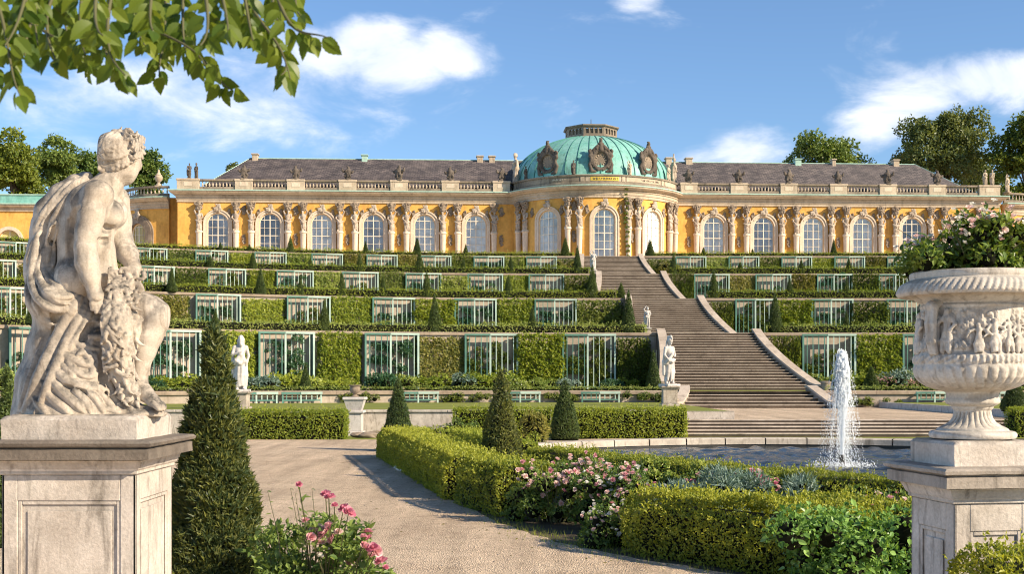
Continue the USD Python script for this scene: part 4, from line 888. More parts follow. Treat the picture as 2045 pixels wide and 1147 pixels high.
# --- statues standing on the balustrade and the dome edge (things of their own)
def trophy(seed):
    r = np.random.default_rng(seed); C = Field((-.85, -.6, -.05), (.85, .6, 1.75), .045); C.cap((0, 0, 0), (0, 0, .16), .38, .30, .04); C.chain([(0, 0, .2), (r.uniform(-.08, .08), 0, .6), (r.uniform(-.08, .08), 0, .98)], [.22, .33, .34], .07)
    s = 1 if r.random() < .5 else -1
    C.chain([(-.25 * s, 0, .95), (-.55 * s, -.1, 1.0), (-.6 * s, -.12, 1.2)], [.16, .12, .10], .06); C.chain([(.25 * s, 0, .92), (.5 * s, -.05, .85), (.62 * s, -.05, .98)], [.16, .13, .11], .06)
    C.ell((r.uniform(-.1, .1), -.03, 1.32), (.17, .17, .20), .05); C.ell((0, 0, 1.5), (.12, .12, .10), .05); C.chain([(.15, -.2, .7), (.3, -.25, .45), (.2, -.2, .2)], [.12, .12, .1], .05); C.chain([(-.2, -.15, .6), (-.32, -.2, .35)], [.12, .1], .05)
    for q in range(30): a = r.uniform(0, 6.28); C.ell((.34 * math.cos(a), .3 * math.sin(a), r.uniform(.2, 1.1)), r.uniform(.06, .12), .03)
    return smooth_mesh(C, 0)
SIDE = {-1: 'left', 1: 'right'}; ORD = ['first', 'second', 'third', 'fourth', 'fifth', 'sixth', 'seventh', 'eighth', 'ninth', 'tenth', 'eleventh', 'twelfth', 'thirteenth', 'fourteenth', 'fifteenth', 'sixteenth']
tro = [trophy(s) for s in (1, 2, 3)]
for sx in (-1, 1):
    for k, m in enumerate(sorted(abs(q) for q in PED if q * sx > 0)):
        t = thing('roof_sculpture', f'dark stone putto group on the balustrade, {ORD[k]} to the {SIDE[sx]} of the dome', 'sculpture', pw(sx * m, .03, 9.76), PROT + hr.uniform(-25, 25), hr.uniform(.95, 1.08), 'putto groups on the roof balustrade')
        MB().add(*tro[(k + (sx > 0)) % 3]).build('figures', M['sooty'], t, smooth=True); MB().box((-.42, -.3, -.02), (.42, .3, .06)).build('base', M['attic'], t)
def roof_fig(lx, ly, lz, h, mat, label, rz=0, **kw):
    t = thing('roof_statue', label, 'statue', pw(lx, ly, lz), PROT + rz, h / 1.8); fm = figure_mesh(h=.035, **kw)
    MB().add(*fm).build('figure', M[mat], t, smooth=True); MB().box((-.3, -.26, -.06), (.3, .26, .03)).build('base', M['attic'], t)
roof_fig(-44.5, .05, 9.78, 1.65, 'sooty', 'left dark figure of the pair on the left end of the balustrade', 20, seed=1, arms='side', drape=.5)
roof_fig(-43.75, .05, 9.78, 1.6, 'sooty', 'right dark figure of the pair on the left end of the balustrade', -30, seed=2, arms='cross', head='helmet')
roof_fig(44.2, .05, 9.78, 1.7, 'tan', 'left figure of the pair on the right end of the balustrade', 10, seed=3, arms='side')
roof_fig(45.0, .05, 9.78, 1.7, 'tan', 'right figure of the pair on the right end of the balustrade', -30, seed=4, arms='cross')
roof_fig(47.3, 1.2, 9.2, 1.9, 'tan', 'pale statue on the rounded corner at the right end of the roof', 30, seed=5, arms='up')
def edge(a, h, mat, lab, rr=9.55, z=9.66, **kw):
    A = math.radians(a); roof_fig(RC[0] + rr * math.sin(A), RC[1] - rr * math.cos(A), z, h, mat, lab, a, **kw)
edge(-68, 3.1, 'herm', 'tall pale statue at the left edge of the green dome', seed=6, arms='cross', head='helmet'); edge(70, 3.0, 'herm', 'tall pale statue raising a horn at the right edge of the green dome', seed=7, arms='horn')
edge(-55, 1.55, 'sooty', 'small dark figure at the foot of the dome, left of the left dormer', seed=8); edge(-18, 1.6, 'sooty', 'small dark figure at the foot of the dome between left and middle dormer', seed=9, arms='cross')
edge(19, 1.6, 'tan', 'small figure at the foot of the dome between middle and right dormer', seed=10, arms='up'); edge(57, 1.9, 'tan', 'small figure at the foot of the dome beside the horn statue', seed=11)
# urn shaped finials on the curved corner
t = thing('roof_vase', 'small pale stone vase finial on the curved corner left of the paired figures', 'vase', pw(-48.2, 1.8, 9.2), 0)
MB().lathe([(.28, 0), (.28, .2), (.15, .3), (.15, .4), (.42, .7), (.46, .95), (.36, 1.1), (.40, 1.15), (.25, 1.3), (.12, 1.5), (.1, 1.75), (.0, 1.85)], 16).build('body', M['tan'], t, smooth=40); MB().box((-.35, -.35, -.1), (.35, .35, .03)).build('base', M['tan'], t)
t = thing('roof_vase', 'pinkish white stone bust above the copper parapet behind the foreground statue', 'bust', pw(-57.2, 6.4, 8.88), 0)
fm = figure_mesh(h=.035, seed=12); MB().add(fm[0] * [1.5, 1.4, 1.0], fm[1]).build('body', M['white_stone'], t, smooth=True); MB().box((-.5, -.35, -.1), (.5, .35, .03)).build('base', M['tan'], t)

# --- garden statues on pedestals
def pedestal_mb(w, h, at=(0, 0, 0)):
    parts = {}
    parts['die'] = MB().box((-w * .8, -w * .8, .12 * h), (w * .8, w * .8, h * .84), bev=.01)
    parts['plinth'] = MB().box((-w, -w, -.05), (w, w, .12 * h), bev=.02)
    parts['cornice'] = MB().box((-w * .92, -w * .92, h * .842), (w * .92, w * .92, h * .9), bev=.015).box((-w * 1.05, -w * 1.05, h * .902), (w * 1.05, w * 1.05, h), bev=.02)
    return parts
def garden_statue(px, D, zb, ph, h, label, plabel, mat='white_stone', w=.36, rz=0, **kw):
    x = gx(px, D); tp = thing('statue_pedestal', plabel, 'pedestal', (x, D, zb))
    for n_, mb in pedestal_mb(w, ph).items(): mb.build(n_, M['marble'], tp)
    ts = thing('garden_statue', label, 'statue', (x, D, zb + ph + .05), rz, h / 1.8); fm = figure_mesh(**kw)
    MB().add(*fm).build('figure', M[mat], ts, smooth=True); MB().box((-.34, -.28, -.06), (.34, .28, .03), bev=.015).build('base', M[mat], ts)
garden_statue(480, 45.0, LAWN_Z, .62, 1.95, 'pale robed statue of a bearded man among the greenery at left', 'stone pedestal under the bearded robed statue', head='beard', seed=21, arms='cross', drape=1.4, rz=10)
garden_statue(1337, 50.0, LAWN_Z, .80, 1.85, 'white helmeted statue standing left of the lowest stairs', 'stone pedestal under the white helmeted statue', head='helmet', seed=22, arms='side', drape=.6, rz=35)
garden_statue(1185, 113.0, 10.8, 1.0, 1.75, 'small white statue at the left of the top flight of steps', 'tall thin pedestal of the small white statue by the top steps', seed=23, arms='up', w=.3)
garden_statue(1293, 72.0, 4.4, .35, 1.2, 'slender small white figure left of the second flight of steps', 'low base of the slender white figure by the second flight', seed=24, arms='up', w=.22, drape=.3)
# small urn on a white pedestal by the lawn wall
x = gx(709, 39.6)
t = thing('urn_pedestal', 'slim white stone pedestal against the low lawn wall', 'pedestal', (x, 39.6, 0))
for n_, mb in {'die': MB().box((-.24, -.24, .12), (.24, .24, .70), bev=.01), 'plinth': MB().box((-.30, -.30, -.05), (.30, .30, .12), bev=.015), 'waist_moulding': MB().box((-.31, -.31, .702), (.31, .31, .78), bev=.015), 'cap_block': MB().hexa([(-.22, -.22, .782), (.22, -.22, .782), (.22, .22, .782), (-.22, .22, .782), (-.32, -.32, 1.12), (.32, -.32, 1.12), (.32, .32, 1.12), (-.32, .32, 1.12)]).box((-.36, -.36, 1.122), (.36, .36, 1.21), bev=.015)}.items(): mb.build(n_, M['white_stone'], t)
t = thing('small_urn', 'small weathered pinkish urn on the slim white pedestal', 'urn', (x, 39.6, 1.21))
MB().lathe([(.12, 0), (.12, .03), (.06, .07), (.07, .10), (.16, .17), (.18, .26), (.15, .33), (.20, .37), (.20, .39), (.15, .39), (.12, .34), (0, .34)], 20).build('bowl', M['capital'], t, smooth=40); MB().box((-.13, -.13, -.01), (.13, .13, .012)).build('base', M['capital'], t)
# ------------------------------------------------------------------ the seated marble statue in the foreground, its pedestal
D0 = 7.03; PS = D0 / FPX
def J(px, py, y=0.0): return W(px, py, D0 + y)
def ch(F, pts, k=0.02):                 # (px, py, depth, radius px)
    F.chain([J(*p[:3]) for p in pts], [p[3] * PS for p in pts], k); return F
def el(F, px, py, y, rx, rz, ry, k=0.02, tilt=0.0): F.ell(J(px, py, y), (rx * PS, ry, rz * PS), k, ry=tilt); return F
def hits(F, P2, d0=6.35, d1=7.75, n=160):
    P2 = np.asarray(P2, float); ds = np.linspace(d0, d1, n)
    pts = np.stack([(P2[:, None, 0] - CX) / FPX * ds, np.broadcast_to(ds, (len(P2), n)), EYE - (P2[:, None, 1] - HY) / FPX * ds], -1)
    v = F.val(pts.reshape(-1, 3)).reshape(len(P2), n) < 0; ok = v.any(1); return np.where(ok, ds[np.argmax(v, 1)], np.nan)
def spline(pts, m=6):
    p = np.asarray(pts, float); t = np.arange(len(p)); tt = np.linspace(0, len(p) - 1, (len(p) - 1) * m + 1)
    from scipy.interpolate import CubicSpline
    return CubicSpline(t, p, axis=0)(tt) if len(p) > 2 else np.stack([np.interp(tt, t, p[:, q]) for q in range(p.shape[1])], 1)
def stroke(F, B, pts, r, k=0.012, sink=0.35, taper=True, sub=False):
    """a fold drawn over the surface of B: image polyline, radius in px"""
    p = spline(pts); d = hits(B, p[:, :2]); ok = ~np.isnan(d)
    if ok.sum() < 2: return
    d = np.interp(np.arange(len(p)), np.nonzero(ok)[0], d[ok]); n = len(p)
    from scipy.ndimage import gaussian_filter1d
    d = gaussian_filter1d(d, 1.5, mode='nearest')
    rr = np.full(n, float(r)) * (np.clip(np.sin(np.linspace(.12, math.pi - .12, n)) * 1.6, .45, 1) if taper else 1)
    P = [W(a[0], a[1], q + sink * s * PS) for a, q, s in zip(p, d, rr)]
    for i in range(n - 1): F.cap(P[i], P[i + 1], rr[i] * PS, rr[i + 1] * PS, k, sub)
LO, HI = J(15, 838, -.42), J(352, 250, .42)
LO = np.array([min(J(20, 838, d)[0] for d in (-.4, .45)) - .02, D0 - .42, 1.53]); HI = np.array([J(345, 838, .3)[0] + .05, D0 + .42, 3.24])
VH = 0.0058
# ---- flesh
B = Field(LO, HI, VH)
ch(B, [(160, 545, 0, 46), (168, 490, 0, 44)], .03); ch(B, [(152, 560, .08, 42), (152, 560, -.08, 42)], .03)
ch(B, [(168, 485, -.04, 42), (180, 425, -.05, 46)], .03); ch(B, [(172, 480, .06, 40), (200, 425, .08, 42)], .03)
ch(B, [(150, 440, .0, 42), (160, 500, .0, 40)], .04)
ch(B, [(186, 400, -.10, 30), (226, 398, .15, 30)], .03); ch(B, [(172, 405, -.06, 36), (190, 420, .0, 40)], .03)
el(B, 222, 428, -.05, 25, 29, .075, .025); el(B, 232, 426, .08, 22, 28, .07, .025)             # chest
ch(B, [(206, 460, -.03, 22), (202, 500, -.02, 22)], .04); ch(B, [(205, 505, .0, 24), (210, 545, .02, 26)], .04)
ch(B, [(200, 385, -.01, 30), (214, 372, .0, 26), (232, 345, .01, 26)], .025); ch(B, [(222, 362, .0, 20), (182, 384, -.07, 22)], .025)   # neck, trapezius
ch(B, [(228, 362, .02, 13), (240, 392, .05, 8)], .02)                                                  # neck tendon
# near arm
ch(B, [(194, 390, -.145, 29), (184, 425, -.17, 26), (175, 470, -.19, 23), (171, 498, -.20, 21)], .02); el(B, 197, 387, -.14, 28, 24, .08, .025)
ch(B, [(171, 498, -.20, 21), (174, 525, -.20, 22.5), (181, 552, -.19, 18.5), (187, 577, -.175, 13.5)], .02)
el(B, 182, 432, -.180, 22, 32, .065, .02)
ch(B, [(187, 577, -.175, 14), (191, 590, -.17, 16)], .012)
for q, (dx, dy) in enumerate(((-8, 24), (-2, 30), (5, 30), (11, 25))):
    ch(B, [(186 + q * 4, 592, -.175 + .008 * q, 6), (187 + q * 4 + dx * .4, 606, -.185 + .008 * q, 5.2), (190 + q * 4 + dx * .7, 594 + dy, -.17 + .006 * q, 4.2)], .006)
ch(B, [(196, 588, -.15, 6), (206, 600, -.15, 5.5), (210, 612, -.14, 4.5)], .006)
# far arm and hand
ch(B, [(230, 402, .15, 28), (236, 440, .17, 26), (243, 482, .17, 22)], .02); ch(B, [(243, 482, .17, 22), (255, 508, .13, 21), (268, 535, .06, 14)], .02); ch(B, [(268, 535, .06, 13), (262, 548, .02, 15)], .012)
for q in range(4):
    ch(B, [(262 - q * 6, 545 - q * 2, -.02 + .02 * q, 6), (252 - q * 7, 558 - q, -.07 + .015 * q, 5.5), (248 - q * 7, 574 - q * 2, -.085 + .012 * q, 4.5)], .006)
ch(B, [(270, 548, .0, 6), (276, 562, -.03, 5.5), (274, 576, -.05, 4.5)], .006)
# far leg, bare
ch(B, [(178, 585, .06, 46), (240, 605, .05, 42), (300, 622, .02, 31), (316, 628, .01, 27)], .025); el(B, 318, 634, -.01, 22, 24, .07, .02)
ch(B, [(314, 640, .0, 26), (296, 672, .0, 27), (288, 700, .0, 23), (281, 735, .0, 16.5), (279, 762, .0, 15.5)], .02); el(B, 284, 682, .02, 20, 36, .05, .02)
ch(B, [(279, 768, .0, 16), (290, 786, -.03, 16), (306, 802, -.06, 13), (318, 812, -.08, 10)], .015); el(B, 272, 782, .02, 12, 13, .035, .015)
for q in range(5):
    ch(B, [(306 + q * 4.5, 806, -.12 + .027 * q, 6 - .3 * q), (314 + q * 4.2, 814, -.135 + .028 * q, 5.2 - .3 * q), (317 + q * 4, 818, -.14 + .028 * q, 4.6 - .3 * q)], .006)
# muscle lines
Bs = B
for pts, r in (([(139, 440), (140, 480), (142, 530)], 5), ([(205, 452), (214, 457), (226, 455)], 4), ([(160, 414), (148, 430), (146, 462)], 4), ([(196, 478), (204, 482), (214, 479)], 3)):
    stroke(B, Bs, pts, r, .02, -.2, sub=True)
body = B
# ---- head (turned away to the right)
H = Field(J(165, 400, -.32) - [0, 0, .02], J(300, 250, .32) + [.03, 0, .03], 0.0045)
el(H, 236, 308, .02, 44, 44, .115, .02); el(H, 250, 332, .03, 27, 34, .085, .03); el(H, 262, 322, .045, 17, 22, .065, .02)
ch(H, [(244, 345, .02, 20), (254, 356, .04, 12)], .02); el(H, 255, 358, .05, 9, 9, .03, .015)
ch(H, [(274, 318, .06, 5), (278, 329, .075, 5), (276, 335, .075, 6)], .012); ch(H, [(266, 313, .0, 5), (276, 314, .06, 5)], .012); ch(H, [(266, 345, .03, 5), (270, 344, .07, 4.5)], .01); ch(H, [(264, 350, .04, 4.5), (267, 350, .07, 4)], .01)
el(H, 268, 322, .0, 5, 4, .02, .01, 0); ch(H, [(232, 345, .01, 26), (214, 372, .0, 26)], .03)
ear = None
# ---- hair
G = Field(J(165, 370, -.32), J(305, 245, .34) + [.03, 0, .03], 0.0045)
rh = np.random.default_rng(5)
el(G, 231, 303, .015, 45, 40, .128, .02); el(G, 205, 318, .0, 22, 22, .10, .02)
G0 = Field(G.lo, G.lo + G.h * (G.n - 1), G.h); G0.F = G.F.copy()
for pts, r in (([(196, 334), (214, 341), (236, 335), (258, 322), (276, 312)], 8), ([(192, 322), (212, 330), (236, 325), (262, 312), (278, 300)], 7), ([(200, 312), (218, 316), (240, 312), (262, 300)], 6), ([(206, 300), (222, 294), (232, 298), (236, 304)], 5),
               ([(212, 286), (216, 272), (232, 264), (250, 263)], 5), ([(204, 300), (212, 282), (228, 272), (248, 270)], 5), ([(216, 300), (226, 286), (240, 278), (256, 278)], 5), ([(238, 306), (252, 302), (264, 292), (270, 282)], 5),
               ([(210, 322), (224, 308), (240, 306), (252, 314), (262, 322)], 4), ([(228, 328), (246, 322), (254, 316), (240, 314)], 4), ([(222, 318), (232, 322), (246, 318)], 3.5), ([(198, 340), (210, 346), (222, 342)], 8)):
    stroke(G, G0, pts, r, .003, -.25)
for q in range(74):                        # curls over the brow
    px, py = rh.uniform(246, 290), rh.uniform(264, 312); 
    if (px - 252) * .5 + 266 > py + 3: continue
    c = (px, py, rh.uniform(-.07, .12)); a = rh.uniform(0, 6.28); R = rh.uniform(4.5, 8.5)
    ch(G, [(c[0] + R * math.cos(a + t), c[1] + R * math.sin(a + t), c[2] - .006 * t, 4.2 - .35 * t) for t in (0, 1.1, 2.2, 3.3, 4.4)], .005)
for q in range(44):                        # loose curls at the back
    px, py = rh.uniform(182, 222), rh.uniform(288, 342); a = rh.uniform(0, 6.28); R = rh.uniform(4, 8)
    ch(G, [(px + R * math.cos(a + t), py + R * math.sin(a + t), rh.uniform(-.06, .06), 4.5 - .4 * t) for t in (0, 1.2, 2.4, 3.6)], .006)
for q in range(150):                       # carved wavy strands running round the head
    u = rh.random(); x0 = 196 + 66 * u; y0 = rh.uniform(268, 326) + (6 if u < .3 else 0); n_ = rh.integers(3, 5); w_ = rh.uniform(3, 6) * (1 if q % 2 else -1); dx, dy = rh.uniform(6, 9), -rh.uniform(.5, 4.5)
    stroke(G, G0, [(x0 + dx * j, y0 + dy * j + w_ * (j % 2)) for j in range(n_)], rh.uniform(2.6, 4.2), .0015, -.55)
for ph in (0, math.pi):                    # twisted roll of hair above the nape
    tt = np.linspace(0, 1, 26); bx = np.interp(tt, [0, .25, .5, .75, 1], [190, 212, 236, 258, 277]); by = np.interp(tt, [0, .25, .5, .75, 1], [331, 338, 332, 320, 308]); hd_ = hits(G0, np.column_stack([bx, by - 3])); ok = ~np.isnan(hd_); hd_ = np.interp(tt, tt[ok], hd_[ok])
    P_ = [W(x_ + 1.5 * math.cos(ph + 30 * t_), y_ + 5 * math.sin(ph + 30 * t_), d_ - .004 + .010 * math.cos(ph + 30 * t_)) for x_, y_, d_, t_ in zip(bx, by, hd_, tt)]
    G.chain(P_, [5.4 * PS] * 26, .002)
# ---- cloth and rock
C = Field(LO, HI, VH)
ch(C, [(172, 352, .02, 9), (150, 366, .0, 15), (124, 392, .0, 24), (102, 425, .02, 30), (90, 462, .02, 26), (86, 505, .02, 29), (84, 545, .0, 32), (92, 590, -.02, 36), (112, 612, -.04, 40)], .04)
ch(C, [(168, 352, .1, 10), (128, 392, .12, 26), (95, 450, .12, 28), (84, 530, .12, 32), (92, 600, .1, 40)], .05); ch(C, [(176, 352, -.03, 9), (150, 380, -.05, 12), (128, 415, -.07, 12), (112, 455, -.08, 10), (104, 480, -.07, 7)], .02)
ch(C, [(238, 380, .1, 8), (246, 400, .14, 8), (247, 425, .15, 6)], .02)
el(C, 128, 600, .0, 56, 44, .22, .05); ch(C, [(170, 600, .0, 40), (190, 640, .04, 52)], .06)
ch(C, [(118, 640, .04, 44), (110, 700, .05, 44), (92, 770, .05, 46), (80, 830, .04, 50)], .06); ch(C, [(96, 640, .10, 28), (80, 690, .12, 24), (66, 760, .12, 32), (56, 830, .1, 34)], .04)
ch(C, [(190, 640, .05, 55), (180, 700, .05, 70), (160, 770, .03, 86), (150, 830, .02, 100)], .06); ch(C, [(190, 830, .0, 60), (240, 838, .0, 45), (285, 836, -.02, 26)], .05); ch(C, [(205, 690, .10, 40), (230, 780, .10, 45)], .05)
ch(C, [(272, 822, -.06, 14), (300, 826, -.07, 12), (316, 830, -.06, 12)], .015); el(C, 292, 826, .0, 40, 13, .14, .02)
ch(C, [(205, 560, .0, 24), (240, 565, .0, 22), (268, 580, .02, 20)], .03)                                # cloth over the lap
C0 = Field(C.lo, C.lo + C.h * (C.n - 1), C.h); C0.F = C.F.copy()
FOLDS = [
 # cape
 ([(168, 352), (138, 378), (110, 408), (84, 448)], 7), ([(160, 366), (134, 396), (112, 428), (96, 462)], 6), ([(150, 356), (120, 384), (92, 418), (72, 452)], 6), ([(176, 358), (150, 390), (130, 420), (118, 450)], 5),
 ([(112, 444), (100, 470), (95, 500), (92, 530)], 7), ([(84, 455), (72, 490), (66, 525), (60, 560)], 8), ([(96, 480), (84, 510), (74, 545), (72, 580)], 6), ([(74, 470), (62, 500), (54, 530)], 6), ([(106, 478), (108, 510), (100, 540)], 5),
 # hips
 ([(62, 535), (66, 572), (84, 604), (118, 618), (160, 604)], 9), ([(72, 525), (80, 560), (100, 588), (136, 592), (166, 574)], 8), ([(86, 530), (96, 556), (118, 572), (150, 568)], 6), ([(56, 555), (60, 595), (80, 630), (112, 644), (150, 632)], 9),
 ([(100, 545), (120, 560), (145, 556), (166, 546)], 5), ([(66, 590), (80, 622), (104, 652), (120, 664)], 7), ([(95, 575), (112, 600), (140, 606)], 5),
 # long diagonal strips
 ([(168, 572), (142, 622), (112, 682), (80, 752), (48, 822)], 13), ([(176, 588), (156, 640), (124, 706), (98, 770), (70, 826)], 11), ([(160, 600), (130, 660), (100, 716), (70, 776), (40, 826)], 10), ([(186, 600), (172, 640), (150, 680), (132, 706)], 8), ([(150, 622), (122, 676), (92, 742), (60, 806)], 6),
 ([(120, 640), (100, 690), (78, 740), (56, 790)], 8), ([(84, 690), (66, 740), (50, 790), (36, 826)], 8),
 # lower swirl
 ([(112, 690), (140, 716), (172, 728), (196, 724)], 8), ([(100, 722), (124, 752), (160, 770), (196, 776), (220, 790)], 9), ([(84, 764), (104, 796), (128, 816), (140, 830)], 8), ([(94, 744), (124, 782), (150, 806), (172, 830)], 9), ([(140, 772), (166, 796), (182, 830)], 8), ([(168, 776), (194, 800), (208, 830)], 8),
 ([(190, 776), (214, 800), (232, 826)], 7), ([(126, 700), (150, 740), (176, 752), (190, 744)], 7), ([(150, 722), (170, 706), (184, 730), (180, 756)], 7), ([(66, 792), (84, 816), (100, 830)], 7), ([(116, 720), (136, 742), (150, 752)], 6), ([(200, 726), (204, 762), (214, 790)], 7),
 ([(150, 650), (170, 668), (196, 672), (206, 664)], 8), ([(136, 672), (164, 690), (196, 696)], 7), ([(196, 640), (186, 668), (180, 700)], 6), ([(150, 690), (176, 700), (190, 720)], 5), ([(210, 700), (216, 740), (222, 780), (240, 806)], 7), ([(188, 700), (192, 730), (190, 760)], 5),
 ([(232, 800), (250, 812), (270, 820)], 6), ([(190, 812), (215, 818), (245, 826)], 5), ([(180, 560), (210, 552), (236, 556)], 5), ([(200, 575), (225, 580), (250, 590)], 5), ([(178, 545), (190, 538), (208, 540)], 4)]
for pts, r in FOLDS: stroke(C, C0, pts, r, .004, -.15)
for pts, r in (([(196, 650), (176, 660), (160, 690)], 7), ([(104, 620), (110, 650), (104, 690)], 6), ([(172, 786), (150, 776), (128, 770)], 4), ([(206, 700), (202, 750), (212, 800)], 6), ([(108, 450), (104, 470), (100, 490)], 4)):
    stroke(C, C0, pts, r, .012, .0, sub=True)
# cut the cloth back where the bare back and the arm show
for a in ([(143, 425, -.02, 24), (150, 480, -.03, 30), (150, 532, -.03, 30)],):
    for p, q in zip(a[:-1], a[1:]): C.cap(J(*p[:3]) + [0, -.16, 0], J(*q[:3]) + [0, -.16, 0], p[3] * PS, q[3] * PS, .02, True)
# ---- hanging fleece of leafy locks, and the knot in the hand
L = Field(J(185, 822, -.34) - [0, 0, .02], J(315, 520, .2) + [.08, 0, 0], 0.005); rl = np.random.default_rng(8)
ch(L, [(232, 600, -.10, 26), (228, 650, -.13, 36), (234, 700, -.12, 32), (244, 745, -.10, 24), (258, 785, -.08, 20), (266, 800, -.07, 14)], .02); ch(L, [(250, 620, -.06, 24), (264, 660, -.06, 20), (266, 690, -.06, 12)], .02); ch(L, [(246, 570, -.05, 24), (236, 600, -.08, 26)], .02); ch(L, [(225, 572, -.04, 14), (215, 590, -.05, 14)], .02)
L0 = Field(L.lo, L.lo + L.h * (L.n - 1), L.h); L0.F = L.F.copy()
pts = np.column_stack([rl.uniform(192, 288, 900), rl.uniform(600, 806, 900)]); hd = hits(L0, pts); ok = ~np.isnan(hd); cnt = 0; used = []
for (a, b), d in zip(pts[ok], hd[ok]):
    if any((a - u) ** 2 + (b - w) ** 2 < 90 for u, w in used[-400:]): continue
    used.append((a, b)); s = rl.uniform(7, 12); ang = rl.normal(1.6, .45); ca, sa = math.cos(ang), math.sin(ang); bd = rl.normal() * .35
    P_ = [W(a - .5 * s * ca, b - .5 * s * sa, d + .006), W(a + .4 * s * ca, b + .4 * s * sa, d - .006), W(a + 1.2 * s * (ca - bd * sa), b + 1.2 * s * (sa + bd * ca), d - .006), W(a + 1.9 * s * (ca - 2 * bd * sa), b + 1.9 * s * (sa + 2 * bd * ca), d + .004)]
    L.chain(P_, [s * .34 * PS, s * .46 * PS, s * .34 * PS, s * .10 * PS], .0025)
for q in range(46):                        # knot of locks
    px, py = rl.uniform(216, 282), rl.uniform(538, 600); a = rl.uniform(0, 6.28); R = rl.uniform(5, 10); d = hits(L0, [(px, py)])[0]; d = (D0 - .09) if np.isnan(d) else d - .005
    if np.isnan(d): continue
    ch(L, [(px + R * math.cos(a + t), py + R * math.sin(a + t), d - D0, 4.6 - .4 * t) for t in (0, 1.0, 2.0, 3.0)], .004)
ZB = 1.556
for F in (body, C, L): F.floor(ZB - .012)
st = thing('marble_statue', 'large weathered marble statue of a seated half-draped youth on the left pedestal', 'statue', (0, 0, 0))
for F, nm, amp in ((body, 'figure', .0012), (H, 'head', .0006), (G, 'hair', .001), (C, 'drapery', .0035), (L, 'fleece', .0025)):
    v, f = smooth_mesh(F, 1, amp, 26.0, 3); MB().add(v, f).build(nm, M['marble'], st, smooth=True)
MB().box((-2.74, 6.75, 1.535), (-2.06, 7.36, 1.562), bev=.008).build('base', M['marble'], st)

def pedestal(name, label, cx, cy, w, d, ztop, rz, mats, corn=.11, zbase=-.05):
    """plinth block, moulded cornice, panelled die"""
    t = thing(name, label, 'pedestal', (cx, cy, 0), rz)
    hw, hd = w / 2, d / 2
    sq = lambda e: [(-hw - e, -hd - e), (hw + e, -hd - e), (hw + e, hd + e), (-hw - e, hd + e)]
    def ring(levels, nm, mat, rough_=.0):
        mb = MB(); V = []
        for e, z in levels: V += [(*p, z) for p in sq(e)]
        n = len(levels); F = []
        for i in range(n - 1):
            for j in range(4): F.append([i * 4 + j, i * 4 + (j + 1) % 4, (i + 1) * 4 + (j + 1) % 4, (i + 1) * 4 + j])
        F.append([(n - 1) * 4 + j for j in range(4)]); F.append([3, 2, 1, 0]); mb.add(V, F)
        m = trimesh.Trimesh(np.vstack(mb.V), np.vstack(mb.F), process=True)
        for _ in range(4): m = m.subdivide() if len(m.faces) < 9000 else m
        v = np.array(m.vertices); v = v + np.stack([noise3(v + [9, 3, 1], 11, 5, 4), noise3(v, 11, 6, 4), noise3(v, 11, 8, 4) * .6], 1) * (.012 if rough_ else .004)
        return MB().add(v, m.faces).build(nm, mat, t, smooth=28)
    z0 = ztop
    ring([(0.0, z0 - .130), (0.004, z0 - .02), (-.008, z0 - .006), (-.02, z0)], 'plinth', mats[0], 1)
    zc = z0 - .132
    ring([(.045, zc - .105), (corn - .012, zc - .10), (corn - .012, zc - .045), (corn - .03, zc - .040), (corn - .02, zc - .034), (corn, zc - .028), (corn + .004, zc - .012), (corn - .01, zc), (corn - .08, zc + .004)], 'cornice', mats[1], 1)
    ring([(.005, zc - .185), (.012, zc - .18), (.012, zc - .165), (.022, zc - .155), (.034, zc - .13), (.042, zc - .112), (.05, zc - .107)], 'bed_moulding', mats[0])
    zt = zc - .187; fr = .085; dp = .018
    MB().box((-hw + dp, -hd + dp, zbase), (hw - dp, hd - dp, zt - .005)).build('core', mats[0], t)
    # stiles and rails of the panels, raised field with moulding
    for k, (L_, off) in enumerate(((w, hd), (d, hw), (w, hd), (d, hw))):
        a = math.pi / 2 * k; hl = L_ / 2; zp = zt - .14; mb = MB()
        for lo, hi in (((-hl, -off, zbase), (-hl + fr, -off + dp - .001, zt)), ((hl - fr, -off, zbase), (hl, -off + dp - .001, zt)), ((-hl + fr, -off, zp), (hl - fr, -off + dp - .001, zt))): mb.box(lo, hi, rot=a, bev=.004)
        mb.build('frame', mats[0], t)
        mb = MB()
        for lo, hi in (((-hl + fr, -off + .006, zbase), (-hl + fr + .022, -off + dp - .002, zp)), ((hl - fr - .022, -off + .006, zbase), (hl - fr, -off + dp - .002, zp)), ((-hl + fr + .022, -off + .006, zp - .022), (hl - fr - .022, -off + dp - .002, zp))): mb.box(lo, hi, rot=a, bev=.004)
        mb.build('panel_moulding', mats[0], t)
        MB().box((-hl + fr + .05, -off + .009, zbase), (hl - fr - .05, -off + dp - .003, zp - .055), rot=a, bev=.006).build('panel', mats[0], t)
    return t
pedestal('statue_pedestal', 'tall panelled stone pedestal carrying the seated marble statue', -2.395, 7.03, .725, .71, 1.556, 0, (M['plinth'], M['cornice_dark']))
URN = np.array([gx(1942, 6.5), 6.5, 1.44])
pedestal('urn_pedestal', 'panelled stone pedestal carrying the large garden urn at right', URN[0], URN[1], .455, .455, 1.44, 9.3, (M['plinth'], M['cornice_mid']), corn=.105)
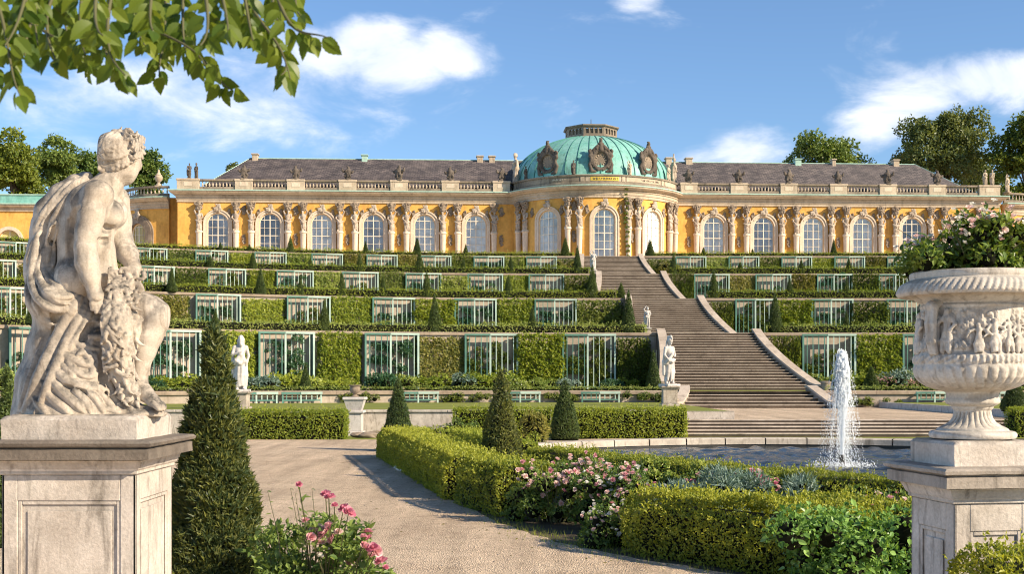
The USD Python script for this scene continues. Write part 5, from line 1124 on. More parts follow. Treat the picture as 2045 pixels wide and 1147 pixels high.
# ------------------------------------------------------------------ vegetation builders
def hedge(name, label, pts, width, height, z, leaf, dens, mat, seed, amp=.05, cat='hedge', group=None, top_amp=None, layers=2, aspect=.55):
    r = np.random.default_rng(seed); t = thing(name, label, cat, group=group); P = Path(pts); L = P.s[-1]; w2 = width / 2
    per = 2 * height + width; n = int(L * per * dens); s = r.uniform(0, L, n); u = r.uniform(0, per, n)
    o = np.where(u < height, w2, np.where(u < height + width, w2 - (u - height), -w2)); zz = np.where(u < height, u, np.where(u < height + width, height, per - u))
    nrm = np.where((u < height)[:, None], [1, 0.05], np.where((u < height + width)[:, None], [0, 1], [-1, .05]))
    ne = int(2 * width * height * dens); se = np.where(r.random(ne) < .5, 0, L); oe = r.uniform(-w2, w2, ne); ze = r.uniform(0, height, ne)
    s, o, zz = np.concatenate([s, se]), np.concatenate([o, oe]), np.concatenate([zz, ze]); es = np.concatenate([np.zeros(n), np.where(se > 0, 1., -1.)]); nrm = np.vstack([nrm, np.zeros((ne, 2))])
    rc = min(.16, height * .3); k = np.clip((zz - (height - rc)) / rc, 0, 1) * np.clip((np.abs(o) - (w2 - rc)) / rc, 0, 1); o = o * (1 - .22 * k); zz = zz - rc * .45 * k
    base = P.bend(np.column_stack([s, -o, zz + z])); e = P.bend(np.column_stack([s, -o - nrm[:, 0], zz + z])) - base; T = P.bend(np.column_stack([np.clip(s + .05, 0, L), -o, zz + z])) - P.bend(np.column_stack([np.clip(s - .05, 0, L), -o, zz + z]))
    N = unit(e + np.column_stack([0 * s, 0 * s, nrm[:, 1]]) + unit(T) * es[:, None]); nz = noise3(base, 2.2, seed, 3) * 2 * amp + noise3(base, 9, seed + 1, 2) * amp * .9
    if top_amp: nz = nz + (N[:, 2] > .5) * noise3(base, 1.4, seed + 5, 3) * 2 * top_amp
    base = base + N * (nz - r.random(len(s)) ** 2 * leaf * .8)[:, None]
    D = N * .40 + r.normal(size=N.shape) * .62 + [0, 0, .15]; q = r.uniform(.65, 1.25, len(s)) * leaf
    mb = MB(); leaf_quads(mb, base - unit(D) * q[:, None] * .3, D, q, q * aspect, r, up=N + [0, 0, .25])
    ns = int(len(s) * .035); ii = r.choice(len(s), ns)     # young shoots standing proud of the trimmed face
    for st_ in (.5, 1.1, 1.7):
        Pq = base[ii] + (N[ii] * .6 + [0, 0, .5]) * leaf * st_ * r.uniform(.5, 1.2, ns)[:, None]; leaf_quads(mb, Pq, N[ii] * .5 + r.normal(size=Pq.shape) * .5 + [0, 0, .5], leaf * .9, leaf * .5, r, tint=r.uniform(.6, 1, ns))
    mb.build('foliage', M[mat], t, tint=True)
    h = height - max(leaf, amp) * .9; w = max(width - 2 * max(leaf, amp), width * .55); m = min(.05 + amp, L * .1)
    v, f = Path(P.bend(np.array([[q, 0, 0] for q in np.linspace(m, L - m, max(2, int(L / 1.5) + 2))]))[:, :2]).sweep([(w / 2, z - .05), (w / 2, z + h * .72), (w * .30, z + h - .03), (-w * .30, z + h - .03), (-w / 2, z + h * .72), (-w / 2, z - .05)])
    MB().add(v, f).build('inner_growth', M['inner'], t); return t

def cone_leaves(r, H, R, leaf, n, amp, seed, p=1.0, flat=.0):
    h = H * (1 - (1 - r.random(n)) ** .56) ; a = r.uniform(0, 2 * math.pi, n)
    h = np.clip(h, 0, H); rad = R * (1 - h / H) ** p * (1 - .35 * np.exp(-h / (H * .06))) + .012
    P = np.column_stack([rad * np.cos(a), rad * np.sin(a), h]); N = np.column_stack([np.cos(a), np.sin(a), np.full(n, R / H)])
    P = P + N * ((noise3(P, 4.5 / max(R, .3) * .4, seed, 3) * 2.0 * amp) + noise3(P, 14, seed + 2, 2) * amp - r.random(n) ** 2 * leaf * .7)[:, None]
    return P, N
def yew(name, label, loc, H, R, leaf, n, mat='yew', seed=1, amp=.04, group=None, cat='clipped tree', aspect=.35, p=1.0):
    r = np.random.default_rng(seed); H *= 1.03; t = thing(name, label, cat, loc, group=group); P, N = cone_leaves(r, H, R, leaf, n, amp, seed, p)
    D = N * .5 + r.normal(size=N.shape) * .5 + [0, 0, .55]; q = r.uniform(.6, 1.3, n) * leaf
    mb = MB(); leaf_quads(mb, P - unit(D) * q[:, None] * .3, D, q, q * aspect, r, up=N + [0, 0, .2]); mb.build('foliage', M[mat], t, tint=True)
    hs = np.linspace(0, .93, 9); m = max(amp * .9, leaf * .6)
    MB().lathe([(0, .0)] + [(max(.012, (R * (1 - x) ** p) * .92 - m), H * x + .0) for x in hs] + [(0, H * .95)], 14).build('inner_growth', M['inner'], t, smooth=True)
    MB().tube([(0, 0, -.15), (0, 0, H * .2)], .05, 6).build('trunk', M['bark'], t); return t

def blob_points(r, blobs, n, squash=1.0):
    b = np.asarray(blobs, float); wgt = b[:, 3] ** 2; k = r.choice(len(b), n, p=wgt / wgt.sum()); d = unit(r.normal(size=(n, 3))); d[:, 2] = np.where(d[:, 2] < -.35, -d[:, 2] * .5, d[:, 2])
    P = b[k, :3] + d * b[k, 3:4] * [1, 1, squash] * (1 - r.random(n)[:, None] ** 2 * .25); return P, d
def bush(name, label, loc, blobs, leaf, n, mat, seed, cat='shrub', group=None, aspect=.5, droop=.0, core=True, amp=.04, spiky=.5):
    r = np.random.default_rng(seed); t = thing(name, label, cat, loc, group=group); P, N = blob_points(r, blobs, n)
    P = P + N * (noise3(P, 6, seed, 3) * 2 * amp)[:, None]; ok = P[:, 2] > -.02; P, N = P[ok], N[ok]; D = N * .5 + r.normal(size=N.shape) * spiky + [0, 0, .2 - droop]; q = r.uniform(.6, 1.3, len(P)) * leaf
    mb = MB(); leaf_quads(mb, P - unit(D) * q[:, None] * .3, D, q, q * aspect, r, up=N); mb.build('foliage', M[mat], t, tint=True)
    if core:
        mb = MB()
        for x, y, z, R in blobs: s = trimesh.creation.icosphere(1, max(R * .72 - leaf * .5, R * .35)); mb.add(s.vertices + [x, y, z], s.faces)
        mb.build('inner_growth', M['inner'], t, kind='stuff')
    return t
PETAL = np.array([(0, 0, 0), (.42, -.34, .10), (.85, -.40, .20), (1.05, -.14, .16), (1.05, .14, .16), (.85, .40, .20), (.42, .34, .10), (.6, 0, -.06)])
def blossom_mesh(r, R, n=16, aspect=1.15):
    a = np.arange(n) * 2.39996; lay = np.linspace(0, 1, n); el = .05 + 1.35 * (1 - lay) ** 1.2; mb = MB()
    for q in range(n):
        D = np.array([math.cos(a[q]) * math.cos(el[q]), math.sin(a[q]) * math.cos(el[q]), math.sin(el[q])]); S_ = np.array([-math.sin(a[q]), math.cos(a[q]), 0]) ; N_ = np.cross(S_, D); L = R * (.62 + .42 * lay[q]) * r.uniform(.85, 1.1); b = np.array([math.cos(a[q]), math.sin(a[q]), 0]) * R * .10 * lay[q]
        v = b + PETAL[:, :1] * L * D + PETAL[:, 1:2] * L * aspect * S_ - PETAL[:, 2:] * L * 1.2 * N_ * (1 - .5 * lay[q]); mb.add(v, [[7, 0, 1], [7, 1, 2], [7, 2, 3], [7, 3, 4], [7, 4, 5], [7, 5, 6], [7, 6, 0]], r.random())
    return mb
bl_r = np.random.default_rng(77)
def blossoms(t, P, R, mats, name='flower', up=(0, -.45, .9), n=16):
    for p in P:
        mb = blossom_mesh(bl_r, R * bl_r.uniform(.75, 1.2), n); z = unit(np.array(up) + bl_r.normal(size=3) * .35); x = unit(np.cross([0, 1, .1], z)); y = np.cross(z, x)
        mb.V = [v @ np.stack([x, y, z]) + p for v in mb.V]; mb.build(name, M[mats[int(bl_r.integers(len(mats)))]], t, tint=True)
LEAF_PROF = [(0.0, 0.0), (.08, .24), (.16, .34), (.24, .45), (.32, .44), (.40, .50), (.48, .455), (.56, .46), (.64, .37), (.72, .34), (.80, .22), (.88, .15), (.94, .06), (1.0, 0.0)]
def big_leaf(mb, P, D, Nv, L, Wd, curl=.15, serr=.0, t=.5):
    """one ovate leaf with a midrib fold: P base, D along, Nv the face normal"""
    D = D / np.linalg.norm(D); S_ = np.cross(D, Nv); S_ /= np.linalg.norm(S_) + 1e-9; Nn = np.cross(S_, D); V = []
    for u, w in LEAF_PROF:
        c = P + D * L * u - Nn * L * curl * u * u; k = w * Wd; e = Nn * k * .28
        V += [c - S_ * k + e, c, c + S_ * k + e]
    F = []
    for i in range(len(LEAF_PROF) - 1):
        b = 3 * i; F += [[b, b + 1, b + 4, b + 3], [b + 1, b + 2, b + 5, b + 4]]
    return mb.add(V, F, t)
def leaf_parts(t, items, mat, most=300, name='leaf'):
    """items: (size, MB-adder) - the largest become parts of their own, the rest one part"""
    items = sorted(items, key=lambda q: -q[0]); rest = MB()
    for k, (_, add) in enumerate(items):
        if k < most: add(MB()).build(name, M[mat], t, tint=True)
        else: add(rest)
    rest.build('small_leaves', M[mat], t, tint=True, kind='stuff')

# ------------------------------------------------------------------ planting on the terraces
vr = np.random.default_rng(42)
TN = ['low', 'lowest', 'second', 'third', 'top']
BAYS = {0: ([-11.4, -9.5, -4.3, .4, 4.1], [19.6, 22.6]), 1: ([4.3 - 5.5 * k for k in range(7)], [17.7, 23.3, 28.8]), 2: ([3.1 - 5.75 * k for k in range(8)], [17.4, 22.8, 28.2, 33.6]),
        3: ([2.9 - 5.2 * k for k in range(10)], [16.9, 22.1, 27.3, 32.5, 37.7]), 4: ([2.9 - 5.2 * k for k in range(12)], [17.6, 22.8, 28.0, 33.2, 38.4, 43.6])}
bay_proto = {}
def make_bay(i, x, label, group):
    y = float(lip(i, x)); zb = TZ[i - 1] if i else LAWN_Z; rz = math.degrees(math.atan(2 * TQ[i] * max(0, 4 - x)))
    key = min(i, 1)
    h = (TZ[i] - zb) - .17; hp = {0: .40, 1: 2.99}[key]
    if key in bay_proto: return copy_of(bay_proto[key], (x, y, zb), rz, (1, 1, h / hp if key else 1.0), label, 'trellis', group)
    w, d = (1.45, .55) if key else (.85, .35)
    t = thing('trellis_frame', label, 'trellis', (x, y, zb), rz, 1, group)
    ps = .05 if key else .035
    for px in (-w, -.05 * w, w):
        mb = MB().box((px - ps, -d - ps, 0), (px + ps, -d + ps, hp)); mb.build('post', M['teal'] if px < -.5 * w else M['teal_light'], t)
    MB().box((-w - .06, -d - .06, hp + .001), (-.06 * w, -d + .06, hp + .10)).build('top_rail', M['teal'], t); MB().box((-.06 * w + .004, -d - .075, hp + .001), (w + .06, -d + .07, hp + .11)).build('top_rail', M['teal_light'], t)
    for px in (-w, w): MB().box((px - .035, -d + .052, hp - .08), (px + .035, -.004, hp)).build('side_rail', M['teal'], t); 
    MB().box((-w + ps + .002, -d - .02, .10), (w - ps - .002, -d + .02, .16)).build('bottom_rail', M['teal'], t)
    nb = 4 if key else 3
    for s, mt in ((-1, 'teal'), (1, 'teal_light')):
        for k in range(nb):
            bx = s * w * (k + .8) / (nb + .5); MB().box((bx - .022, -d - .022, .162), (bx + .022, -d + .022, hp)).build('bar', M[mt], t)
    if key:
        for px in (-w + .02, w - .02): MB().box((px - .012, -d + .06, .0), (px + .012, -.01, hp - .085)).build('side_panel', M['teal'], t)
    bay_proto[key] = t; return t
fig_first = {}; ivy_first = {}
def fig(x, y, z, rz, sx, label):
    k = int(vr.integers(3)); s = (sx, 1, vr.uniform(.7, 1.1))
    if k in fig_first: return copy_of(fig_first[k], (x, y, z), rz, s, label, 'shrub', 'shrubs inside the trellis frames')
    bl = [(vr.uniform(-1.05, 1.05), vr.uniform(-.10, .08), 2.5 * vr.random() ** 1.5 + .15, vr.uniform(.18, .38)) for _ in range((34, 40, 28)[k])]
    t = bush('wall_shrub', label, (x, y, z), bl, .16, (4200, 4800, 3400)[k], ('fig', 'ivy', 'fig')[k], 100 + k, group='shrubs inside the trellis frames', core=False); fig_first[k] = t
    MB().tube([(-.5, 0, 0), (-.55, 0, 1.2)], .03, 5).tube([(.4, 0, 0), (.5, 0, 1.3)], .03, 5).build('stem', M['bark'], t); return t
def ivy(i, x, w, label, var=None):
    y = float(lip(i, x)); zb = TZ[i - 1]; rz = math.degrees(math.atan(2 * TQ[i] * max(0, 4 - x))); k = int(vr.integers(4)) if var is None else var
    s = (w / 2.7 * vr.uniform(.84, 1.12), vr.uniform(.8, 1.7), vr.uniform(.93, 1.06) * (TZ[i] - zb) / 3.1)
    if k in ivy_first: return copy_of(ivy_first[k], (x, y, zb), rz, s, label, 'climbing plant', 'climbing greenery between the trellis frames')
    r = np.random.default_rng(200 + k); t = thing('ivy_curtain', label, 'climbing plant', (x, y, zb), rz, s, 'climbing greenery between the trellis frames')
    n = 4200; P = np.column_stack([r.uniform(-1.35, 1.35, n), np.zeros(n), r.uniform(.0, 2.98, n)]); ed = np.minimum(1.35 - np.abs(P[:, 0]), 2.98 - P[:, 2] + .2)
    wob = noise3(P, 1.5, k, 4) * .8; keep = (ed + wob * 1.3 > 0) & (noise3(P, 2.6, k + 9, 3) < .24); P = P[keep]; wob = wob[keep]; ed = ed[keep]; P[:, 1] = -.12 - .20 * np.clip(ed / .25, 0, 1) - wob * .35 - r.random(len(P)) * .12
    D = r.normal(size=P.shape) * .5 + [0, -.7, -.35]; D[:, 1] *= .5; q = r.uniform(.09, .17, len(P)); mb = MB(); leaf_quads(mb, P, D, q, q * .75, r, up=np.repeat([[0, -1, .4]], len(P), 0)); mb.build('foliage', M[('ivy', 'bed', 'box', 'ivy_yellow')[k]], t, tint=True)
    m = 250; Ps = np.column_stack([np.sign(r.normal(size=m)) * 1.33, r.uniform(-.3, 0, m), r.uniform(0, 2.9, m)]); mb = MB(); leaf_quads(mb, Ps, r.normal(size=Ps.shape) + [0, -.3, 0], .13, .09, r)
    mb.build('side_foliage', M['ivy'], t, tint=True); ivy_first[k] = t
    mb = MB()
    for q in range(9): x0 = r.uniform(-1.1, 1.1); zz = np.linspace(0, r.uniform(1.6, 2.8), 7); mb.tube(np.column_stack([x0 + np.cumsum(r.normal(size=7) * .09), np.full(7, -.05), zz]), np.linspace(.03, .01, 7), 5)
    mb.build('stems', M['bark'], t, kind='stuff'); return t
for i, (ls, rs) in BAYS.items():
    for side, xs_ in (('left', ls), ('right', rs)):
        for k, x in enumerate(xs_):
            make_bay(i, x, f'pale green trellis on the {TN[i]} terrace wall, {ORD[k]} to the {side} of the stairs', 'trellis frames along the terrace walls')
            if i:
                rz = math.degrees(math.atan(2 * TQ[i] * max(0, 4 - x)))
                fig(x + vr.uniform(-.2, .2), float(lip(i, x)) - .2, TZ[i - 1], rz, 1.0, f'dark shrub inside the {ORD[k]} trellis {side} of the stairs, {TN[i]} terrace')
        if i:
            pitch = abs(xs_[1] - xs_[0]); w = pitch - 2.75; sg1 = -1 if side == 'left' else 1; base = xs_[0]
            edge_x = STAIR[i][5] - .7 if side == 'left' else STAIR[i][7] + .7
            gap = abs(base - edge_x) - 1.4
            if gap > .8: ivy(i, (base - sg1 * 1.4 + edge_x) / 2, gap, f'green climber on the {TN[i]} terrace wall right beside the stairs on the {side}', 0)
            for k, x in enumerate(xs_): ivy(i, x + sg1 * pitch / 2, w, f'block of climbing leaves on the {TN[i]} wall, {ORD[k]} to the {side} of the stairs')
# ivy on the low terrace wall
for k, (x, w) in enumerate(((-6.8, 1.8), (-2.0, 2.2), (2.3, 1.3), (6.3, 2.4), (16.6, 3.0), (25.5, 3.5))):
    bl = [(vr.uniform(-w / 2, w / 2), 0, vr.uniform(.1, .32), vr.uniform(.16, .24)) for _ in range(10)]
    bush('wall_shrub', f'low leafy growth on the low terrace wall, {ORD[k]} from the left', (x, float(lip(0, x)) - .22, LAWN_Z if x < 7 or x > 17 else PLAZA_Z), bl, .10, 900, 'ivy', 300 + k, core=True)
# low hedges on the terrace edges
LH = [(.20, .6), (.55, .8), (.66, .8), (.66, .8), (.50, .7)]
for i in range(5):
    for side, a, b in (('left', XR[i][0], STAIR[i][5] - .9), ('right', STAIR[i][7] + .9, XR[i][1])):
        x = np.linspace(a, b, 30); off = .95 if i else .6
        hedge('low_hedge', f'low trimmed hedge along the edge of the {TN[i]} terrace, {side} of the stairs', np.column_stack([x, lip(i, x) + off]), LH[i][1], LH[i][0], TZ[i], [.06, .09, .10, .11, .12][i], [260, 170, 140, 120, 110][i], 'bed' if i in (0, 1) else 'box', 400 + 2 * i + (side == 'right'), amp=.09, top_amp=[.05, .26, .22, .22, .22][i])
# loose shrubs in the beds below the two lowest walls
bs_first = {}; used_spots = set()
def bed_shrub(x, y, z, s, label, k):
    if k in bs_first: return copy_of(bs_first[k], (x, y, z), vr.uniform(0, 360), s, label, 'shrub', 'loose shrubs in the terrace beds')
    bl = [(vr.uniform(-.5, .5), vr.uniform(-.4, .4), vr.uniform(.1, .35), vr.uniform(.22, .36)) for _ in range(8)]
    t = bush('bed_shrub', label, (x, y, z), bl, .10, 1300, ['bed', 'bed', 'box', 'grey_leaf', 'fig'][k], 500 + k, group='loose shrubs in the terrace beds'); bs_first[k] = t
    if k == 1: P, _ = blob_points(vr, bl, 60); mb = MB(); leaf_quads(mb, P, vr.normal(size=P.shape) + [0, 0, .5], .07, .07, vr); mb.build('flowers', M['white_petal'], t, tint=True, kind='stuff')
    return t
for i, n, yo in ((1, 26, -1.7), (2, 30, -1.5)):
    for side in ('left', 'right'):
        a, b = (XR[i][0] + 4, STAIR[i][5] - 2.0) if side == 'left' else (STAIR[i][7] + 2.6, XR[i][1] - 2); m = n if side == 'left' else n // 2
        xs_ = np.linspace(b if side == 'left' else a, a if side == 'left' else b, m)
        for k, x in enumerate(xs_):
            x = x + vr.uniform(-.4, .4); sc = vr.uniform(.85, 1.5) * (1.35 if i == 1 else .9)
            bays = BAYS[i][0 if side == 'left' else 1]; pt = abs(bays[1] - bays[0]); sg1 = -1 if side == 'left' else 1
            spots = [(b, f'{ORD[q]} trellis') for q, b in enumerate(bays)] + [(b + sg1 * pt / 2, f'{ORD[q]} climber') for q, b in enumerate(bays)]
            spot = min(spots, key=lambda u: abs(u[0] - x))[1]; kk = [q for q in vr.permutation(5) if (i, side, spot, q) not in used_spots]
            if not kk: continue
            used_spots.add((i, side, spot, kk[0])); adj = ['bright leafy', 'white flowering', 'golden rounded', 'silvery grey', 'dark green'][kk[0]]
            bed_shrub(x, float(lip(i, x)) + yo + vr.uniform(-.6, .3), TZ[i - 1], (sc * 1.25, sc, sc * vr.uniform(.75, 1.05)), f'{adj} shrub under the {spot} {side} of the stairs, {TN[i]} wall', int(kk[0]))
bl = [(vr.uniform(-1.6, 1.6), vr.uniform(-.3, .3), vr.uniform(.15, .45), vr.uniform(.22, .34)) for _ in range(16)]
t = bush('flowering_border', 'pink flowering border under the wall to the right of the fountain', (21.0, 66.5, TZ[0]), bl, .09, 2200, 'rose_leaf', 551); P, _ = blob_points(vr, bl, 500); mb = MB(); leaf_quads(mb, P, vr.normal(size=P.shape) + [0, -.4, .5], .10, .10, vr); mb.build('flowers', M['pink'], t, tint=True, kind='stuff')
for k, (x, y) in enumerate(((8.2, 118.5), (13.7, 119.0))):
    bl = [(vr.uniform(-1.1, 1.1), vr.uniform(-.3, .3), vr.uniform(.3, 1.5), vr.uniform(.35, .5)) for _ in range(12)]
    bush('golden_shrub', ('golden leafy shrub beside the left wall of the top flight', 'golden leafy shrub beside the right wall of the top flight')[k], (x + (-2.6, 1.9)[k], y + 2.2, 10.8 + .9), bl, .13, 1200, 'ivy_yellow', 560 + k)
# clipped conical yews on the terraces: (terrace, image x, top y, half width px)
YEWS = [(0, 1305, 700, 17), (0, 610, 726, 13), (0, 1740, 733, 20), (0, 965, 776, 11), (1, 868, 590, 17), (1, 1255, 580, 17), (1, 1063, 612, 12), (1, 648, 600, 14), (1, 1548, 587, 17), (1, 62, 600, 12), (1, 430, 618, 11), (1, 1690, 622, 11), (2, 600, 552, 9), (2, 765, 550, 9), (2, 1690, 556, 10), (3, 620, 514, 8), (3, 925, 515, 8), (3, 420, 510, 9), (2, 852, 543, 13), (2, 1183, 530, 14), (2, 1240, 565, 12),
        (2, 1425, 538, 13), (2, 1577, 555, 11), (2, 683, 545, 11), (2, 520, 535, 13), (2, 343, 535, 12), (2, 1015, 550, 11), (3, 1153, 492, 11), (3, 1345, 506, 10), (3, 718, 505, 10), (3, 838, 503, 12), (3, 505, 503, 10), (3, 1020, 513, 9), (3, 1478, 524, 10), (3, 1600, 518, 9), (3, 1695, 516, 9),
        (4, 1129, 475, 11), (4, 1298, 478, 11), (4, 833, 475, 10), (4, 580, 472, 9), (4, 730, 482, 8), (4, 930, 488, 7), (4, 1405, 494, 7), (4, 1503, 497, 6), (4, 1665, 478, 8), (4, 498, 488, 7), (4, 440, 484, 6)]
yew_first = {}
cnt = {}
for (i, px, yt, hw) in YEWS:
    D = float(lip(i, gx(px, TD[i])) + (.9 if i else 3.5)); x = gx(px, D); H = W(px, yt, D)[2] - TZ[i]; R = hw * D / FPX
    side = 'left' if px < 1200 else 'right'; cnt[(i, side)] = cnt.get((i, side), 0) + 1
    rank = sorted(q[1] for q in YEWS if q[0] == i and (q[1] < 1200) == (px < 1200)); rank = rank[::-1] if side == 'left' else rank
    lb = f'conical yew on the {TN[i]} terrace edge, {ORD[rank.index(px)]} to the {side} of the stairs'
    k = px % 2
    if k in yew_first: copy_of(yew_first[k], (x, D, TZ[i]), vr.uniform(0, 360), (R / .42, R / .42, H / 2.2), lb, 'clipped tree', 'conical yews on the terrace edges')
    else:
        t = yew('conical_yew', lb, (x, D, TZ[i]), 2.2, .42, .085, 4200, 'yew', 600 + k, .025, 'conical yews on the terrace edges'); yew_first[k] = t
        for op in UsdGeom.Xformable(t).GetOrderedXformOps():
            if op.GetOpType() == UsdGeom.XformOp.TypeScale: op.Set(Gf.Vec3f(R / .42, R / .42, H / 2.2))

# trees behind the palace
def tree(name, label, px, ytop, ybot, hwpx, D, mat, seed, n=6500, leaf=.42, tall=1.0, zg=14.0):
    r = np.random.default_rng(seed); x = gx(px, D); zt = W(px, ytop, D)[2]; zb = W(px, ybot, D)[2]; R = hwpx * D / FPX; c = np.array([0, 0, (zt + zb) / 2 - zg]); hz = (zt - zb) / 2
    t = thing(name, label, 'tree', (x, D, zg)); bl = []
    for q in range(46):
        d = unit(r.normal(size=3)); rr = r.uniform(.25, .86); b = r.uniform(.16, .30) * min(R, hz * 1.3); bl.append((*(c + d * [R, R * .8, hz] * rr * .95), b))
    P, N = blob_points(r, bl, n); P = P + N * (noise3(P, .8, seed, 3) * 1.4)[:, None] + r.normal(size=P.shape) * .15; D_ = N * .6 + r.normal(size=N.shape) * .8; q = r.uniform(.6, 1.3, n) * leaf
    mb = MB(); leaf_quads(mb, P, D_, q, q * .7, r, up=N + [0, 0, .3]); mb.build('crown', M[mat], t, tint=True)
    mb = MB().tube([(0, 0, -.3), (.1, 0, c[2] * .5), (0, .1, c[2] + hz * .4)], [.45, .35, .12], 8)
    for q in range(9):
        b = bl[q * 4]; z0 = c[2] - hz * r.uniform(.2, .9); mb.tube([(0, 0, max(1, z0)), (b[0] * .5, b[1] * .5, (z0 + b[2]) / 2 + .4), b[:3]], [.18, .11, .04], 5)
    mb.build('trunk', M['bark'], t); return t
tree('broadleaf_tree', 'tall yellowing tree at the very left edge behind the low wing', 28, 262, 430, 74, 158, 'tree_gold', 1, 12000)
tree('broadleaf_tree', 'dark green tree left of the marble statue shoulders', 108, 266, 410, 60, 168, 'tree', 2, 8000)
tree('broadleaf_tree', 'green tree right behind the marble statue head', 185, 294, 410, 52, 172, 'tree', 3)
tree('broadleaf_tree', 'green tree between the statue head and the curved corner of the roof', 292, 290, 410, 46, 170, 'tree', 4)
tree('broadleaf_tree', 'very tall dark tree cut by the left edge under the overhanging leaves', -32, 225, 420, 50, 164, 'tree', 5)
tree('broadleaf_tree', 'small bluish tree peeking over the left hip of the roof', 466, 322, 400, 20, 176, 'tree_dark', 6, 3000)
tree('broadleaf_tree', 'small treetop just left of the ridge end chimney on the left roof', 497, 313, 400, 9, 176, 'tree_dark', 16, 1500, .35)
tree('broadleaf_tree', 'rounded green tree rising behind the right roof ridge', 1652, 256, 400, 94, 172, 'tree', 7, 11000)
tree('broadleaf_tree', 'large dark tree behind the right end of the palace', 1886, 190, 430, 112, 168, 'tree_dark', 8, 17000)
tree('broadleaf_tree', 'dark golden tree at the right edge of the picture', 2050, 186, 440, 80, 160, 'tree_gold', 9, 13000)
tree('broadleaf_tree', 'low tree filling the gap beneath the two tall right trees', 1965, 300, 420, 60, 176, 'tree_dark', 10, 6000)
tree('broadleaf_tree', 'lower green tree left of the large dark right tree', 1822, 268, 400, 34, 174, 'tree', 11, 5000)
bl = [(vr.uniform(-1.5, 1.5), 0, vr.uniform(.3, 3.3), vr.uniform(.5, .9)) for _ in range(16)]
bush('niche_ivy', 'dark ivy covering the arched niche of the far left wing', tuple(pw(-64.2, 6.2, 0)), bl, .28, 2600, 'ivy', 580, 'climbing plant')
bl = [(vr.uniform(-.25, .25), 0, z, vr.uniform(.25, .45)) for z in np.linspace(.4, 8.0, 16)]
p = PR_.bend([[S / 2 + RR * math.radians(14.5), -.55, 0]])[0]; q = pw(p[0], p[1], 0)
bush('vine', 'dark green vine climbing a column right of the central door', tuple(q), [(b[0] * .6, b[1], b[2], b[3] * .5) for b in bl], .2, 900, 'ivy', 581, 'climbing plant', core=False)
# ------------------------------------------------------------------ foreground hedges, yews, flower beds
hedge('clipped_hedge', 'tall boxy clipped hedge on the far left of the gravel, by the bearded statue', [(gx(478, 36.8), 36.8), (gx(692, 36.8), 36.8)], .9, .86, 0.0, .065, 900, 'box', 701, amp=.035)
hedge('clipped_hedge', 'boxy clipped hedge left of the pool steps, below the helmeted statue', [(gx(1110, 37.4), 37.4), (gx(1368, 37.4), 37.4)], .9, .90, 0.0, .065, 900, 'box', 702, amp=.035)
hedge('clipped_hedge', 'dark clipped hedge in front of the low wall between two yews', [(gx(905, 39.2), 39.2), (gx(1105, 39.2), 39.2)], .6, .88, 0.0, .065, 700, 'box', 703, amp=.05)
hedge('clipped_hedge', 'clipped hedge behind the large urn at the right edge', [(15.6, 38.6), (24, 39.4)], .9, .9, 0.0, .065, 600, 'box', 704, amp=.04)
hedge('clipped_hedge', 'clipped hedge at the left edge behind the statue pedestal', [(-26, 37.2), (-10.5, 37.0)], .9, .86, 0.0, .07, 500, 'box', 705, amp=.04)
hedge('clipped_hedge', 'long golden box hedge bordering the gravel path', [(-2.62, 28.3), (-1.55, 23.2), (-.52, 18.1)], .95, .66, 0.0, .042, 2300, 'box_near', 706, amp=.05, top_amp=.04)
hedge('clipped_hedge', 'low inner box hedge running behind the long path hedge', [(-1.3, 31.8), (-.3, 27.5), (.25, 24.8)], .75, .50, 0.0, .05, 1200, 'box', 707, amp=.05)
hedge('clipped_hedge', 'short golden hedge corner beside the tall yew and the roses', [(-.35, 17.6), (.25, 16.0)], .95, .66, 0.0, .04, 2400, 'box_near', 708, amp=.06, top_amp=.05)
hedge('clipped_hedge', 'long dark low hedge curving in front of the pool', [(.55, 23.0), (1.9, 20.0), (3.4, 17.6), (5.9, 15.0)], .9, .50, 0.0, .042, 1700, 'box_near', 709, amp=.06, top_amp=.06)
hedge('clipped_hedge', 'rough dark box hedge at the bottom right of the gravel path', [(1.42, 12.75), (2.3, 11.7), (3.05, 10.75)], .85, .60, 0.0, .036, 3800, 'box_near', 710, amp=.11, top_amp=.12)
hedge('clipped_hedge', 'sunlit hedge in front of the urn pedestal at the bottom right corner', [(2.10, 5.55), (3.2, 5.75)], .55, .98, 0.0, .030, 4200, 'box_near', 711, amp=.05, top_amp=.06)
hedge('clipped_hedge', 'golden hedge end between the roses and the leafy shrub', [(3.0, 12.6), (3.9, 11.6)], .7, .60, 0.0, .04, 2000, 'box_near', 712, amp=.06, top_amp=.05)
def px_yew(px, yt, hw, D, label, leaf, n, mat, seed, amp, zb=0.0, aspect=.35, p=.86):
    return yew('conical_yew', label, (gx(px, D), D, zb), W(px, yt, D)[2] - zb, hw * D / FPX, leaf, n, mat, seed, amp, aspect=aspect, p=p)
px_yew(427, 664, 104, 9.6, 'large dark shaggy yew cone right of the statue pedestal', .070, 30000, 'yew_warm', 721, .09, aspect=.24, p=.78)
px_yew(795, 760, 36, 30.5, 'dark clipped yew at the far end of the golden path hedge', .06, 9000, 'yew', 722, .035)
px_yew(1001, 742, 50, 21.2, 'tall bronzed yew cone in the middle of the garden', .055, 11000, 'yew_warm', 723, .06, p=.78)
px_yew(1128, 762, 33, 36.0, 'slim dark yew at the left end of the hedge by the pool steps', .07, 7000, 'yew', 724, .035)
px_yew(14, 738, 40, 13.0, 'dark yew cone peeking out left of the statue pedestal', .05, 14000, 'yew', 725, .04)
px_yew(2026, 760, 30, 41.0, 'small yew at the right edge behind the urn', .07, 5000, 'yew', 726, .03, LAWN_Z)
px_yew(1640, 790, 1, 41.0, '', .07, 10, 'yew', 727, .03) if False else None
fr = np.random.default_rng(91)
